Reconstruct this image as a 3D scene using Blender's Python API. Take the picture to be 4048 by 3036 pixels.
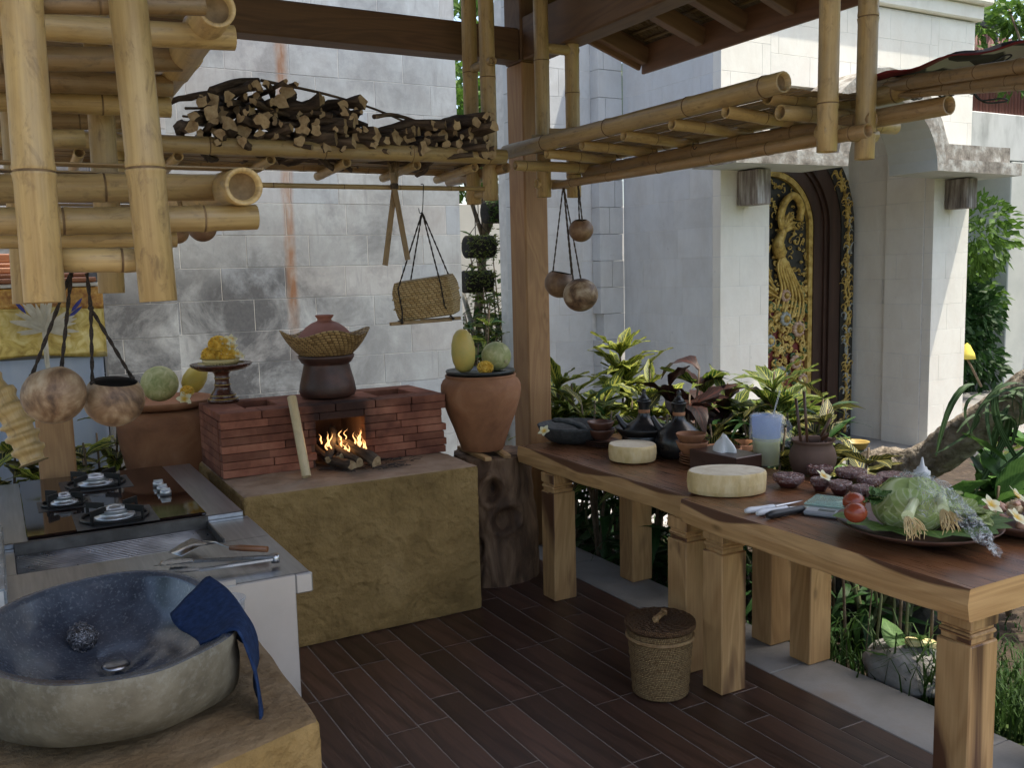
import bpy, math, random
from mathutils import Vector, Matrix, noise as mnoise
for o in list(bpy.data.objects): bpy.data.objects.remove(o)
sc = bpy.context.scene
R = math.radians
# ---------------------------------------------------------------- camera
cd = bpy.data.cameras.new('camera'); cam = bpy.data.objects.new('camera', cd); sc.collection.objects.link(cam)
cd.sensor_width = 36; cd.sensor_fit = 'HORIZONTAL'; cd.lens = 32.79; cd.clip_start = .02; cd.clip_end = 600
def cam_matrix(loc, yaw, pitch, roll):
    fw = Vector((math.sin(yaw)*math.cos(pitch), math.cos(yaw)*math.cos(pitch), -math.sin(pitch)))
    rt = Vector((math.cos(yaw), -math.sin(yaw), 0)); up = rt.cross(fw)
    r2 = rt*math.cos(roll)+up*math.sin(roll); u2 = up*math.cos(roll)-rt*math.sin(roll)
    return Matrix(((r2.x,u2.x,-fw.x,loc[0]),(r2.y,u2.y,-fw.y,loc[1]),(r2.z,u2.z,-fw.z,loc[2]),(0,0,0,1)))
cam.matrix_world = cam_matrix((0,0,1.6), R(29.0), R(6.84), R(-1.39))
sc.camera = cam
# ---------------------------------------------------------------- light
SUN_EL, SUN_AZ = R(68), R(124)          # azimuth: clockwise from +Y, where the sun stands
tosun = Vector((math.sin(SUN_AZ)*math.cos(SUN_EL), math.cos(SUN_AZ)*math.cos(SUN_EL), math.sin(SUN_EL)))
w = bpy.data.worlds.new('World'); sc.world = w; w.use_nodes = True
wn = w.node_tree; bgn = wn.nodes['Background']
sky = wn.nodes.new('ShaderNodeTexSky'); sky.sky_type = 'NISHITA'; sky.sun_disc = False
sky.sun_elevation = SUN_EL; sky.sun_rotation = SUN_AZ; sky.air_density = 1.0; sky.dust_density = 3.0; sky.ozone_density = 1.0
wn.links.new(sky.outputs[0], bgn.inputs[0]); bgn.inputs[1].default_value = .15
sd = bpy.data.lights.new('sun', 'SUN'); sd.energy = 2.4; sd.angle = R(.6); sd.color = (1,.95,.86)
so = bpy.data.objects.new('sun', sd); sc.collection.objects.link(so); so.location = (6,-8,12)
so.rotation_euler = tosun.to_track_quat('Z','Y').to_euler()
vs = sc.view_settings; vs.view_transform = 'Standard'; vs.look = 'None'; vs.gamma = 1; vs.use_curve_mapping = False
vs.exposure = 1.4
vs.use_white_balance = True; vs.white_balance_temperature = 6900; vs.white_balance_tint = 8
sc.render.engine = 'CYCLES'
sc.cycles.max_bounces = 8; sc.cycles.diffuse_bounces = 5; sc.cycles.transparent_max_bounces = 12

# ---------------------------------------------------------------- helpers
COL = sc.collection
rng = random.Random(7)
def ru(a, b): return rng.uniform(a, b)
def V(*a): return Vector(a[0] if len(a) == 1 else a)
def new_obj(name, data, parent=None, m=None):
    o = bpy.data.objects.new(name, data); COL.objects.link(o)
    if m is not None: o.matrix_basis = m
    if parent is not None:
        o.parent = parent
        L = Vector((0,0,0)); p = parent
        o.matrix_parent_inverse = Matrix.Translation(-Vector(parent['_w'])) if '_w' in parent.keys() else Matrix.Identity(4)
    return o
def tag(o, label=None, cat=None, group=None, kind=None):
    if label: o['label'] = label
    if cat: o['category'] = cat
    if group: o['group'] = group
    if kind: o['kind'] = kind
    return o
def thing(name, label, cat, loc, group=None):
    o = bpy.data.objects.new(name, None); COL.objects.link(o); o.empty_display_size = .1
    o.location = loc; o['_w'] = tuple(loc)
    return tag(o, label, cat, group)
class MB:
    """collects faces with uv coordinates; everything in world metres"""
    def __init__(s): s.v = []; s.f = []; s.uv = []; s.mi = []; s.sm = []
    def face(s, idx, uv=None, mi=0, smooth=True):
        s.f.append(tuple(idx)); s.uv.extend(uv if uv else [(0,0)]*len(idx)); s.mi.append(mi); s.sm.append(smooth)
    def add(s, pts):
        b = len(s.v); s.v.extend([tuple(p) for p in pts]); return b
    def quad(s, a, b, c, d, uv=((0,0),(1,0),(1,1),(0,1)), mi=0, smooth=False):
        i = s.add((a,b,c,d)); s.face((i,i+1,i+2,i+3), list(uv), mi, smooth)
    def grid(s, rows, uvs=None, closed=False, mi=0, smooth=True, us=1., vs=1., flip=False):
        """rows: list of equal-length point lists"""
        n = len(rows[0]); b = s.add([p for r in rows for p in r]); m = n if closed else n-1
        for i in range(len(rows)-1):
            for j in range(m):
                k = (j+1) % n; q = [b+i*n+j, b+i*n+k, b+(i+1)*n+k, b+(i+1)*n+j]
                if uvs:
                    u = [uvs[i][j], uvs[i][j+1], uvs[i+1][j+1], uvs[i+1][j]]
                else:
                    u = [(j/m*us, i*vs), ((j+1)/m*us, i*vs), ((j+1)/m*us, (i+1)*vs), (j/m*us, (i+1)*vs)]
                if flip: q.reverse(); u.reverse()
                s.face(q, u, mi, smooth)
        return b
    def box(s, lo, hi, bev=.004, grain=0, mi=0, M_=None):
        """chamfered box; uv u runs along the grain axis"""
        lo = Vector(lo); hi = Vector(hi); bev = min(bev, *( (hi[i]-lo[i])*.45 for i in range(3)))
        c = (lo+hi)/2; h = (hi-lo)/2; oth = [a for a in range(3) if a != grain]; off = rng.random()*50
        def put(pts, nrm):
            base = s.add([M_ @ p if M_ else p for p in pts])
            ax = max(range(3), key=lambda a: abs(nrm[a]))
            uv = []
            for p in pts:
                if ax == grain: uv.append((p[oth[0]]*.15+off+7, p[oth[1]]+off))
                else:
                    o2 = oth[0] if ax == oth[1] else oth[1]
                    uv.append((p[grain]+off, p[o2]+(0 if ax == oth[1] else p[ax]*0+3.3)+off))
            s.face(range(base, base+len(pts)), uv, mi, False)
        if bev <= 0:
            for a in range(3):
                b_, d_ = (a+1)%3, (a+2)%3
                for sg in (-1,1):
                    P4 = []
                    for x, y in ((-1,-1),(1,-1),(1,1),(-1,1)):
                        p = Vector(c); p[a] += sg*h[a]; p[b_] += x*h[b_]; p[d_] += y*h[d_]; P4.append(p)
                    if sg < 0: P4.reverse()
                    n = Vector((0,0,0)); n[a] = sg; put(P4, n)
            return
        for a in range(3):
            b_, d_ = (a+1)%3, (a+2)%3
            for sg in (-1,1):
                P4 = []
                for x, y in ((-1,-1),(1,-1),(1,1),(-1,1)):
                    p = Vector(c); p[a] += sg*h[a]; p[b_] += x*(h[b_]-bev); p[d_] += y*(h[d_]-bev); P4.append(p)
                if sg < 0: P4.reverse()
                n = Vector((0,0,0)); n[a] = sg; put(P4, n)
        for a in range(3):          # edge chamfers, edges parallel to a
            b_, d_ = (a+1)%3, (a+2)%3
            for x in (-1,1):
                for y in (-1,1):
                    P4 = []
                    for (e, w_) in ((-1,0),(1,0),(1,1),(-1,1)):
                        p = Vector(c); p[a] += e*(h[a]-bev)
                        p[b_] += x*(h[b_]-(0 if w_ == 0 else bev)); p[d_] += y*(h[d_]-(bev if w_ == 0 else 0)); P4.append(p)
                    n = Vector((0,0,0)); n[b_] = x; n[d_] = y*.9
                    nn = (P4[1]-P4[0]).cross(P4[2]-P4[0])
                    if nn.dot(n) < 0: P4.reverse()
                    put(P4, n)
        for x in (-1,1):
            for y in (-1,1):
                for z in (-1,1):
                    sgn = Vector((x,y,z)); T = []
                    for a in range(3):
                        p = Vector(c)
                        for k in range(3): p[k] += sgn[k]*(h[k]-(0 if k == a else bev))
                        T.append(p)
                    nn = (T[1]-T[0]).cross(T[2]-T[0])
                    if nn.dot(sgn) < 0: T.reverse()
                    put(T, Vector((x,y*.9,z*.8)))
    def tube(s, path, rad, n=10, cap=True, mi=0, vs=None, squash=None):
        """swept tube along path (points), rad number or list"""
        path = [Vector(p) for p in path]; m = len(path)
        if not hasattr(rad, '__len__'): rad = [rad]*m
        t0 = (path[1]-path[0]).normalized(); ref = Vector((0,0,1)) if abs(t0.z) < .9 else Vector((1,0,0))
        side = t0.cross(ref).normalized(); rows = []; uvs = []; L = 0; off = rng.random()*20
        for i in range(m):
            t = (path[min(i+1,m-1)]-path[max(i-1,0)])
            t = t.normalized() if t.length > 1e-9 else t0
            side = (side-t*side.dot(t)); side = side.normalized() if side.length > 1e-6 else t.orthogonal().normalized()
            up = side.cross(t)
            if i: L += (path[i]-path[i-1]).length
            k = squash if squash else 1.
            rows.append([path[i]+(side*math.cos(2*math.pi*j/n)+up*math.sin(2*math.pi*j/n)*k)*rad[i] for j in range(n)])
            uvs.append([(L+off, j/n*2*math.pi*max(rad)+off) for j in range(n+1)])
        b = s.grid(rows, uvs, closed=True, mi=mi, flip=True)
        if cap:
            s.face(range(b, b+n), [(off, k*.01) for k in range(n)], mi, False)
            s.face(list(range(b+(m-1)*n, b+m*n))[::-1], [(off, k*.01) for k in range(n)], mi, False)
    def lathe(s, prof, c, n=32, mi=0, wob=0, axis=None, a0=0, fn=None):
        """prof list of (r, z); c centre of base"""
        c = Vector(c); rows = []; uvs = []; L = 0; off = rng.random()*9
        Q_ = axis.to_track_quat('Z','Y').to_matrix() if axis is not None else None
        for i, (r, z) in enumerate(prof):
            if i: L += math.hypot(r-prof[i-1][0], z-prof[i-1][1])
            row = []
            for j in range(n):
                a = a0+2*math.pi*j/n
                rr = r*(1+wob*mnoise.noise(Vector((math.cos(a)*1.3, math.sin(a)*1.3, z*6+off)))) if wob else r
                dz = 0
                if fn: rr, dz = fn(rr, z, a, i)
                p = Vector((rr*math.cos(a), rr*math.sin(a), z+dz))
                row.append(c+(Q_ @ p if Q_ else p))
            rows.append(row); uvs.append([(j/n*2*math.pi*max(p_[0] for p_ in prof)+off, L+off) for j in range(n+1)])
        s.grid(rows, uvs, closed=True, mi=mi)
    def ball(s, c, r, n=16, mi=0, sz=1., wob=0, fr=2.2, M_=None):
        c = Vector(c); rows = []; uvs = []; off = Vector((ru(0,99), ru(0,99), 0))
        k = max(6, n//2+1)
        for i in range(k+1):
            th = math.pi*i/k; row = []
            for j in range(n):
                a = 2*math.pi*j/n; d = Vector((math.sin(th)*math.cos(a), math.sin(th)*math.sin(a), -math.cos(th)))
                q = r*(1+(wob*mnoise.noise(d*fr+off) if wob else 0))
                p = Vector((d.x*q, d.y*q, d.z*q*sz)); row.append(c+(M_ @ p if M_ else p))
            rows.append(row); uvs.append([(j/n*6.28*r, th*r) for j in range(n+1)])
        s.grid(rows, uvs, closed=True, mi=mi)
    def mesh(s, name, mats):
        me = bpy.data.meshes.new(name); me.from_pydata(s.v, [], s.f)
        ul = me.uv_layers.new(name='UVMap'); flat = [c for u in s.uv for c in u]
        ul.data.foreach_set('uv', flat)
        me.polygons.foreach_set('use_smooth', s.sm); me.polygons.foreach_set('material_index', s.mi)
        for m in (mats if isinstance(mats, (list, tuple)) else [mats]): me.materials.append(m)
        me.update(); return me
    def build(s, name, mats, parent=None):
        return new_obj(name, s.mesh(name, mats), parent)
def merge_smooth(o):
    pass
def bez(p0, p1, p2, n=10):
    p0, p1, p2 = Vector(p0), Vector(p1), Vector(p2)
    return [p0*(1-t)**2+p1*2*t*(1-t)+p2*t*t for t in [i/n for i in range(n+1)]]
def spl(pts, k=6):
    """catmull-rom through points"""
    P_ = [Vector(p) for p in pts]; P_ = [P_[0]*2-P_[1]]+P_+[P_[-1]*2-P_[-2]]; out = []
    for i in range(1, len(P_)-2):
        a, b, c, d = P_[i-1:i+3]
        for j in range(k):
            t = j/k; out.append(.5*((2*b)+(c-a)*t+(2*a-5*b+4*c-d)*t*t+(3*b-a-3*c+d)*t**3))
    out.append(P_[-2]); return out

# ---------------------------------------------------------------- materials
def nt(name):
    m = bpy.data.materials.new(name); m.use_nodes = True; t = m.node_tree; t.nodes.clear()
    out = t.nodes.new('ShaderNodeOutputMaterial'); b = t.nodes.new('ShaderNodeBsdfPrincipled'); t.links.new(b.outputs[0], out.inputs[0])
    return m, t, b, out
def nd(t, ty, ins=None, **at):
    n = t.nodes.new('ShaderNode'+ty)
    for k, v in at.items(): setattr(n, k, v)
    for k, v in (ins or {}).items():
        if hasattr(v, 'is_output') or isinstance(v, bpy.types.NodeSocket): t.links.new(v, n.inputs[k])
        else: n.inputs[k].default_value = v
    return n
def math_(t, op, a, b=None, c=None, clamp=False):
    n = nd(t, 'Math', operation=op, use_clamp=clamp)
    for i, v in enumerate((a, b, c)):
        if v is None: continue
        if isinstance(v, bpy.types.NodeSocket): t.links.new(v, n.inputs[i])
        else: n.inputs[i].default_value = v
    return n.outputs[0]
def mixc(t, f, a, b, mode='MIX'):
    n = nd(t, 'Mix', data_type='RGBA', blend_type=mode)
    for k, v in ((0, f), (6, a), (7, b)):
        if isinstance(v, bpy.types.NodeSocket): t.links.new(v, n.inputs[k])
        else: n.inputs[k].default_value = (*v, 1) if hasattr(v, '__len__') and len(v) == 3 else v
    return n.outputs[2]
def coords(t, kind, scale):
    if kind == 'POS': v = nd(t, 'NewGeometry').outputs['Position']
    else: v = nd(t, 'TexCoord').outputs['UV' if kind == 'UV' else 'Object']
    return nd(t, 'Mapping', {'Vector': v, 'Scale': scale}).outputs[0]
def ramp(t, f, stops):
    n = nd(t, 'ValToRGB', {'Fac': f}); e = n.color_ramp.elements
    while len(e) < len(stops): e.new(.5)
    for i, (p, c) in enumerate(stops):
        e[i].position = p; e[i].color = (*c, 1) if hasattr(c, '__len__') else (c, c, c, 1)
    return n.outputs[0]
def noise(t, vec, sc_, det=5, rough=.55, dist=0):
    return nd(t, 'TexNoise', {'Vector': vec, 'Scale': sc_, 'Detail': det, 'Roughness': rough, 'Distortion': dist}).outputs[0]
def rndvar(t, col, amt):
    r = nd(t, 'ObjectInfo').outputs['Random']
    f = math_(t, 'MULTIPLY_ADD', r, 2*amt, 1-amt)
    return nd(t, 'HueSaturation', {'Color': col, 'Value': f}).outputs[0]
def bump(t, b, h, strength, dist=.01):
    n = nd(t, 'Bump', {'Height': h, 'Strength': strength, 'Distance': dist}); t.links.new(n.outputs[0], b.inputs['Normal'])
def mott(name, stops, scale=(1,1,1), ns=6, det=6, dist=0, rough=.6, rr=.12, coord='POS', bs=.3, bd=.004, bns=None, rnd=0, metal=0, spec=.5, sub=None, fine=0, coat=0, trans=0):
    """mottled surface: noise through a colour ramp, roughness variation and bump"""
    m, t, b, out = nt(name); v = coords(t, coord, scale)
    f = noise(t, v, ns, det, .6, dist); c = ramp(t, f, stops)
    if fine:
        g = noise(t, v, ns*6, 3); c = mixc(t, math_(t, 'MULTIPLY', g, fine), c, (.02,.015,.01))
    if rnd: c = rndvar(t, c, rnd)
    t.links.new(c, b.inputs['Base Color'])
    g2 = noise(t, v, (bns or ns*3), 5)
    t.links.new(math_(t, 'MULTIPLY_ADD', g2, rr*2, rough-rr), b.inputs['Roughness'])
    b.inputs['Metallic'].default_value = metal; b.inputs['Specular IOR Level'].default_value = spec
    if coat: b.inputs['Coat Weight'].default_value = coat; b.inputs['Coat Roughness'].default_value = .15
    if bs: bump(t, b, g2, bs, bd)
    if trans:
        tr = nd(t, 'BsdfTranslucent', {'Color': c}); mx = nd(t, 'MixShader', {0: trans, 1: b.outputs[0], 2: tr.outputs[0]})
        t.links.new(mx.outputs[0], out.inputs[0])
    return m
def wood(name, dark, light, rings=9, rough=.5, contrast=(.3,.7), rnd=.08, knots=True, heart=None, ends=False):
    """grain along uv.x; heart = darker heartwood streaks of their own shape"""
    m, t, b, out = nt(name); uv = nd(t, 'TexCoord').outputs['UV']
    v1 = nd(t, 'Mapping', {'Vector': uv, 'Scale': (.55, 3.2, 1)}).outputs[0]
    lo = noise(t, v1, 1.6, 3, .5, .8)
    wv = math_(t, 'SINE', math_(t, 'MULTIPLY', lo, rings*6.28))
    v2 = nd(t, 'Mapping', {'Vector': uv, 'Scale': (3, 90, 1)}).outputs[0]
    fi = noise(t, v2, 1.5, 6, .65)
    f = math_(t, 'ADD', math_(t, 'MULTIPLY', wv, .085), math_(t, 'ADD', math_(t, 'MULTIPLY', fi, .55), .22))
    c = ramp(t, f, [(contrast[0], dark), (contrast[1], light)])
    if heart:
        h = ramp(t, noise(t, nd(t, 'Mapping', {'Vector': uv, 'Scale': (.5, 2.2, 1)}).outputs[0], heart[2], 4, .5, 1.2), [(heart[1], 0.), (heart[1]+.07, 1.)])
        c = mixc(t, h, c, mixc(t, f, tuple(x*.55 for x in heart[0]), heart[0]))
    if knots:
        vo = nd(t, 'TexVoronoi', {'Vector': nd(t, 'Mapping', {'Vector': uv, 'Scale': (2.2, 5, 1)}).outputs[0], 'Scale': 1.3}).outputs['Distance']
        k = ramp(t, vo, [(.03, 1.), (.1, 0.)]); c = mixc(t, math_(t, 'MULTIPLY', k, .6), c, tuple(x*.35 for x in dark))
    if rnd: c = rndvar(t, c, rnd)
    t.links.new(c, b.inputs['Base Color'])
    t.links.new(math_(t, 'MULTIPLY_ADD', fi, .3, rough-.15), b.inputs['Roughness'])
    bump(t, b, fi, .25, .003)
    return m
def glass(name, col, rough=.05, alpha=.35, ior=1.45):
    """thin clear plastic or glass: see-through with a glossy skin"""
    m, t, b, out = nt(name); b.inputs['Base Color'].default_value = (*col, 1); b.inputs['Roughness'].default_value = rough
    b.inputs['IOR'].default_value = ior
    tr = nd(t, 'BsdfTransparent', {'Color': (*[min(1, .6+.4*c) for c in col], 1)})
    mx = nd(t, 'MixShader', {0: alpha, 1: tr.outputs[0], 2: b.outputs[0]}); t.links.new(mx.outputs[0], out.inputs[0])
    return m
MT = {}
# bamboo: dry yellow, streaks along the cane, grey-brown blotches; uv = (length, around)
def bamboo(name, a, b_, stain, rough=.42):
    m, t, b, out = nt(name); uv = nd(t, 'TexCoord').outputs['UV']
    st = noise(t, nd(t, 'Mapping', {'Vector': uv, 'Scale': (2, 70, 1)}).outputs[0], 1.4, 5, .6)
    bl = noise(t, nd(t, 'Mapping', {'Vector': uv, 'Scale': (3, 9, 1)}).outputs[0], 1.7, 6, .62, .5)
    c = ramp(t, math_(t, 'ADD', math_(t, 'MULTIPLY', st, .5), math_(t, 'MULTIPLY', bl, .5)), [(.34, a), (.62, b_)])
    sp = ramp(t, noise(t, nd(t, 'Mapping', {'Vector': uv, 'Scale': (7, 16, 1)}).outputs[0], 2.3, 7, .7, .6), [(.53, 0.), (.7, 1.)])
    c = mixc(t, math_(t, 'MULTIPLY', sp, .75), c, stain); gw = ramp(t, noise(t, nd(t, 'Mapping', {'Vector': uv, 'Scale': (1.6, 5, 1)}).outputs[0], 1.3, 7, .65, .8), [(.5, 0.), (.68, 1.)]); c = mixc(t, math_(t, 'MULTIPLY', gw, .45), c, (.3,.25,.17))
    sc2 = ramp(t, noise(t, nd(t, 'Mapping', {'Vector': uv, 'Scale': (4, 60, 1)}).outputs[0], 3, 3, .5, .3), [(.71, 0.), (.75, 1.)])
    c = mixc(t, math_(t, 'MULTIPLY', sc2, .5), c, (.05,.035,.02)); c = rndvar(t, c, .16)
    t.links.new(c, b.inputs['Base Color']); t.links.new(math_(t, 'MULTIPLY_ADD', bl, .3, rough-.15), b.inputs['Roughness'])
    bump(t, b, st, .12, .002); return m
MT['bamboo'] = bamboo('bamboo', (.31,.2,.078), (.49,.35,.15), (.16,.1,.045))
MT['bamboo_dark'] = bamboo('bamboo_dark', (.2,.12,.05), (.34,.22,.1), (.09,.05,.02))
MT['slat'] = bamboo('bamboo_slat', (.2,.13,.06), (.36,.25,.12), (.07,.05,.025), .6)
MT['teak'] = wood('teak_light', (.3,.17,.065), (.55,.36,.165), 8, .55, heart=((.2,.095,.04), .6, 1.1))
MT['table_top'] = wood('suar_top', (.1,.04,.018), (.26,.115,.052), 9, .3, heart=((.06,.026,.014), .58, 1.4), knots=True)
MT['suar_side'] = wood('suar_side', (.35,.19,.075), (.56,.345,.155), 10, .5, heart=((.13,.056,.026), .545, 1.25))
MT['post'] = wood('post_wood', (.24,.12,.05), (.42,.24,.105), 9, .6, (.25,.75))
MT['beam'] = wood('beam_wood', (.09,.047,.022), (.19,.105,.048), 9, .65, (.25,.75))
MT['rafter'] = wood('rafter_wood', (.1,.05,.026), (.19,.1,.052), 7, .6)
MT['plank'] = wood('floor_tile', (.03,.015,.011), (.1,.05,.035), 5, .36, (.3,.7), .38, knots=False, heart=((.11,.065,.05), .6, 1.6))
MT['grout'] = mott('grout', [(.3,(.16,.135,.115)),(.7,(.24,.2,.17))], ns=20, rough=.8)
MT['kerb'] = mott('kerb_stone', [(.3,(.18,.175,.165)),(.55,(.26,.257,.25)),(.72,(.24,.2,.165))], ns=2.2, det=9, rough=.7, bns=90, bs=.25, fine=.12)
MT['sawn'] = mott('sawn_wood', [(.3,(.42,.28,.12)),(.5,(.56,.4,.2)),(.75,(.66,.5,.28))], ns=9, det=5, dist=1.5, rough=.6, bs=.2, bd=.002)
# stone walls: pale paras stone, mould, rain streaks; one rust run on the wall behind the hearth
def wall_stone(name, base, warm, mould=.5, rust=None, lowband=None, tint=.5, rv=.08):
    m, t, b, out = nt(name); pos = nd(t, 'NewGeometry').outputs['Position']
    xyz = nd(t, 'SeparateXYZ', {0: pos})
    big = noise(t, pos, .9, 4, .55); med = noise(t, nd(t, 'Mapping', {'Vector': pos, 'Scale': (1,1,.55)}).outputs[0], 5.5, 8, .68, .4)
    fin = noise(t, pos, 38, 5, .65)
    c = ramp(t, med, [(.3, warm), (.6, base)]); c = rndvar(t, c, rv)
    r = nd(t, 'ObjectInfo').outputs['Random']
    blue = ramp(t, r, [(.86, 0.), (.88, 1.)]); c = mixc(t, math_(t, 'MULTIPLY', blue, tint), c, (.3,.35,.42))
    pink = ramp(t, math_(t, 'FRACT', math_(t, 'MULTIPLY', r, 7.3)), [(.84, 0.), (.86, 1.)]); c = mixc(t, math_(t, 'MULTIPLY', pink, tint*.35), c, (.42,.36,.33))
    stv = nd(t, 'Mapping', {'Vector': pos, 'Scale': (9,9,1.1)}).outputs[0]
    stk = ramp(t, noise(t, stv, 1.6, 7, .7, .3), [(.5, 0.), (.72, 1.)])
    pat = ramp(t, noise(t, pos, 2.4, 9, .72, .25), [(.44, 0.), (.72, .8)])
    area = ramp(t, big, [(.3, .35), (.58, 1.)])
    mo = math_(t, 'MULTIPLY', math_(t, 'MAXIMUM', math_(t, 'MULTIPLY', stk, .55), pat), math_(t, 'MULTIPLY', area, mould))
    if lowband:      # mould thickest in the damp courses between two heights
        z0, z1, k = lowband
        lb = math_(t, 'MULTIPLY', ramp(t, math_(t, 'MULTIPLY_ADD', med, .5, xyz.outputs[2]), [(0., 0.), (1., 1.)]), 0)
        zz = math_(t, 'ADD', xyz.outputs[2], math_(t, 'MULTIPLY', math_(t, 'SUBTRACT', big, .5), 1.2))
        f = nd(t, 'MapRange', {0: zz, 1: z1, 2: z1-.55, 3: 0., 4: 1.}).outputs[0]
        p2 = ramp(t, noise(t, pos, 2.3, 10, .7, .4), [(.34, 0.), (.55, 1.)])
        xf = nd(t, 'MapRange', {0: xyz.outputs[0], 1: 2.9, 2: 1.7, 3: .25, 4: 1.}).outputs[0]
        mo = math_(t, 'MAXIMUM', mo, math_(t, 'MULTIPLY', math_(t, 'MULTIPLY', math_(t, 'MULTIPLY', f, p2), xf), k))
    c = mixc(t, mo, c, mixc(t, fin, (.06,.066,.078), (.15,.155,.165)))
    spk = ramp(t, noise(t, pos, 17, 6, .75), [(.63, 0.), (.74, 1.)]); c = mixc(t, math_(t, 'MULTIPLY', spk, .3), c, (.16,.16,.17))
    if rust:
        x0, wd, za, zb = rust
        wob = math_(t, 'MULTIPLY', math_(t, 'SUBTRACT', noise(t, pos, 7, 4), .5), .03)
        dx = math_(t, 'ABSOLUTE', math_(t, 'ADD', math_(t, 'SUBTRACT', xyz.outputs[0], x0), wob))
        core = nd(t, 'MapRange', {0: dx, 1: wd, 2: wd*.35, 3: 0., 4: 1.}).outputs[0]
        zf = nd(t, 'MapRange', {0: xyz.outputs[2], 1: za, 2: za+.5, 3: 0., 4: 1.}).outputs[0]
        dens = ramp(t, noise(t, nd(t, 'Mapping', {'Vector': pos, 'Scale': (4,4,1)}).outputs[0], 5, 5, .6), [(.3, .1), (.62, .8)])
        rf = math_(t, 'MULTIPLY', math_(t, 'MULTIPLY', core, zf), dens)
        c = mixc(t, rf, c, mixc(t, dens, (.38,.2,.07), (.2,.075,.03)))
    t.links.new(c, b.inputs['Base Color']); b.inputs['Roughness'].default_value = .85; b.inputs['Specular IOR Level'].default_value = .25
    h = math_(t, 'ADD', math_(t, 'MULTIPLY', med, .6), math_(t, 'MULTIPLY', fin, .4)); bump(t, b, h, .35, .006)
    return m
MT['wall'] = wall_stone('weathered_wall_stone', (.41,.445,.475), (.32,.335,.35), 1., rust=(1.887, .05, 0.968, 2.6), lowband=(.3, 2.05, 1.))
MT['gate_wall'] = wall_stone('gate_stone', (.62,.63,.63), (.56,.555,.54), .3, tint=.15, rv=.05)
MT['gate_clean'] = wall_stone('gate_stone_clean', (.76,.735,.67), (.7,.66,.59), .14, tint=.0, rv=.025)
MT['mortar'] = mott('mortar', [(.3,(.55,.54,.52)),(.7,(.7,.69,.67))], ns=15, rough=.9, bs=.4)
MT['canopy'] = mott('canopy_plaster', [(.3,(.42,.44,.42)),(.7,(.52,.53,.5))], ns=3, rough=.8, bs=.1)
MT['lichen'] = mott('lichen_stone', [(.3,(.1,.085,.07)),(.48,(.24,.215,.185)),(.6,(.38,.37,.34)),(.74,(.48,.47,.44))], ns=9, det=10, rough=.9, bs=.6, bd=.01)
MT['old_wood'] = mott('weathered_block', [(.3,(.05,.035,.03)),(.5,(.2,.17,.15)),(.7,(.45,.43,.41))], scale=(1,1,.12), ns=26, rough=.8, bs=.5)
MT['soil'] = mott('soil', [(.3,(.022,.014,.009)),(.55,(.05,.034,.022)),(.75,(.085,.06,.04))], ns=9, det=9, rough=.95, bs=.8, bd=.02)
MT['gravel'] = mott('pebble', [(.3,(.2,.19,.19)),(.7,(.5,.49,.48))], ns=30, rough=.8, rnd=.3)
MT['stucco'] = mott('clay_plaster', [(.28,(.19,.118,.042)),(.5,(.285,.182,.067)),(.72,(.37,.245,.1))], ns=5, det=9, rough=.88, bns=44, bs=1., bd=.012, spec=.25, fine=.25)

def chamfer_block(L, D, H, bev, mat_, name):
    b = MB(); b.box((-L/2,-D/2,-H/2), (L/2,D/2,H/2), bev, 0); return b.mesh(name, mat_)
def blockwall(parent, p0, along, L, z0, z1, inward, mat_, ch=.222, bl=.444, depth=.09, proud=.0012, gap=.0038, seed=1, name='block', fil=None):
    """courses of real stone blocks; p0 = start corner on the outer face, inward = direction into the wall"""
    r = random.Random(seed); al = Vector(along).normalized(); inn = Vector(inward).normalized(); up = Vector((0,0,1))
    me = chamfer_block(bl-gap, depth, ch-gap, .0012, mat_, name); n = 0
    rot = Matrix((al, inn, up)).transposed().to_4x4()
    z = z0; k = 0
    while z < z1-.03:
        hh = min(ch, z1-z); x = -(.5*bl if k % 2 else 0)-r.uniform(0,.06)
        while x < L-.01:
            ll = bl*r.choice((1,1,1,.8,1.12)); a, e = max(0,x), min(L,x+ll)
            if e-a > .04 and (fil is None or fil((a+e)/2, z+hh/2)):
                c = Vector(p0)+al*((a+e)/2)+up*(z+hh/2)+inn*(depth/2-r.uniform(0,proud))
                m = Matrix.Translation(c) @ rot @ Matrix.Diagonal(((e-a-gap)/(bl-gap),1,(hh-gap)/(ch-gap),1))
                new_obj(name, me, parent, m); n += 1
            x += ll
        z += ch; k += 1
    return n
# ---------------------------------------------------------------- ground, floor, kerb
def sheet(name, x0, x1, y0, y1, z, nx, ny, mat_, amp=0, fr=1.):
    b = MB(); rows = []
    for j in range(ny+1):
        rows.append([Vector((x0+(x1-x0)*i/nx, y0+(y1-y0)*j/ny, z+(amp*mnoise.noise(Vector((x0+(x1-x0)*i/nx, y0+(y1-y0)*j/ny, 3.1))*fr) if amp else 0))) for i in range(nx+1)])
    b.grid(rows); return b.build(name, mat_)
g = MB(); g.grid([[(-250,-250,-.16),(250,-250,-.16)],[(-250,250,-.16),(250,250,-.16)]]); tag(g.build('ground', MT['soil']), kind='structure')
MT['lawn'] = mott('lawn', [(.3,(.03,.06,.012)),(.55,(.06,.1,.02)),(.75,(.09,.13,.03))], ns=7, det=9, rough=.9, bs=.6, bd=.02)
tag(sheet('garden_bed', 2.88, 14, -3, 16, -.09, 90, 140, MT['soil'], .05, 1.6), kind='structure')
tag(sheet('lawn', 2.95, 20, -14, 2.1, -.06, 60, 60, MT['lawn'], .03, 1.5), kind='structure')
MT['paving'] = mott('paving', [(.3,(.34,.29,.22)),(.7,(.46,.4,.31))], ns=3, rough=.85)
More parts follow.
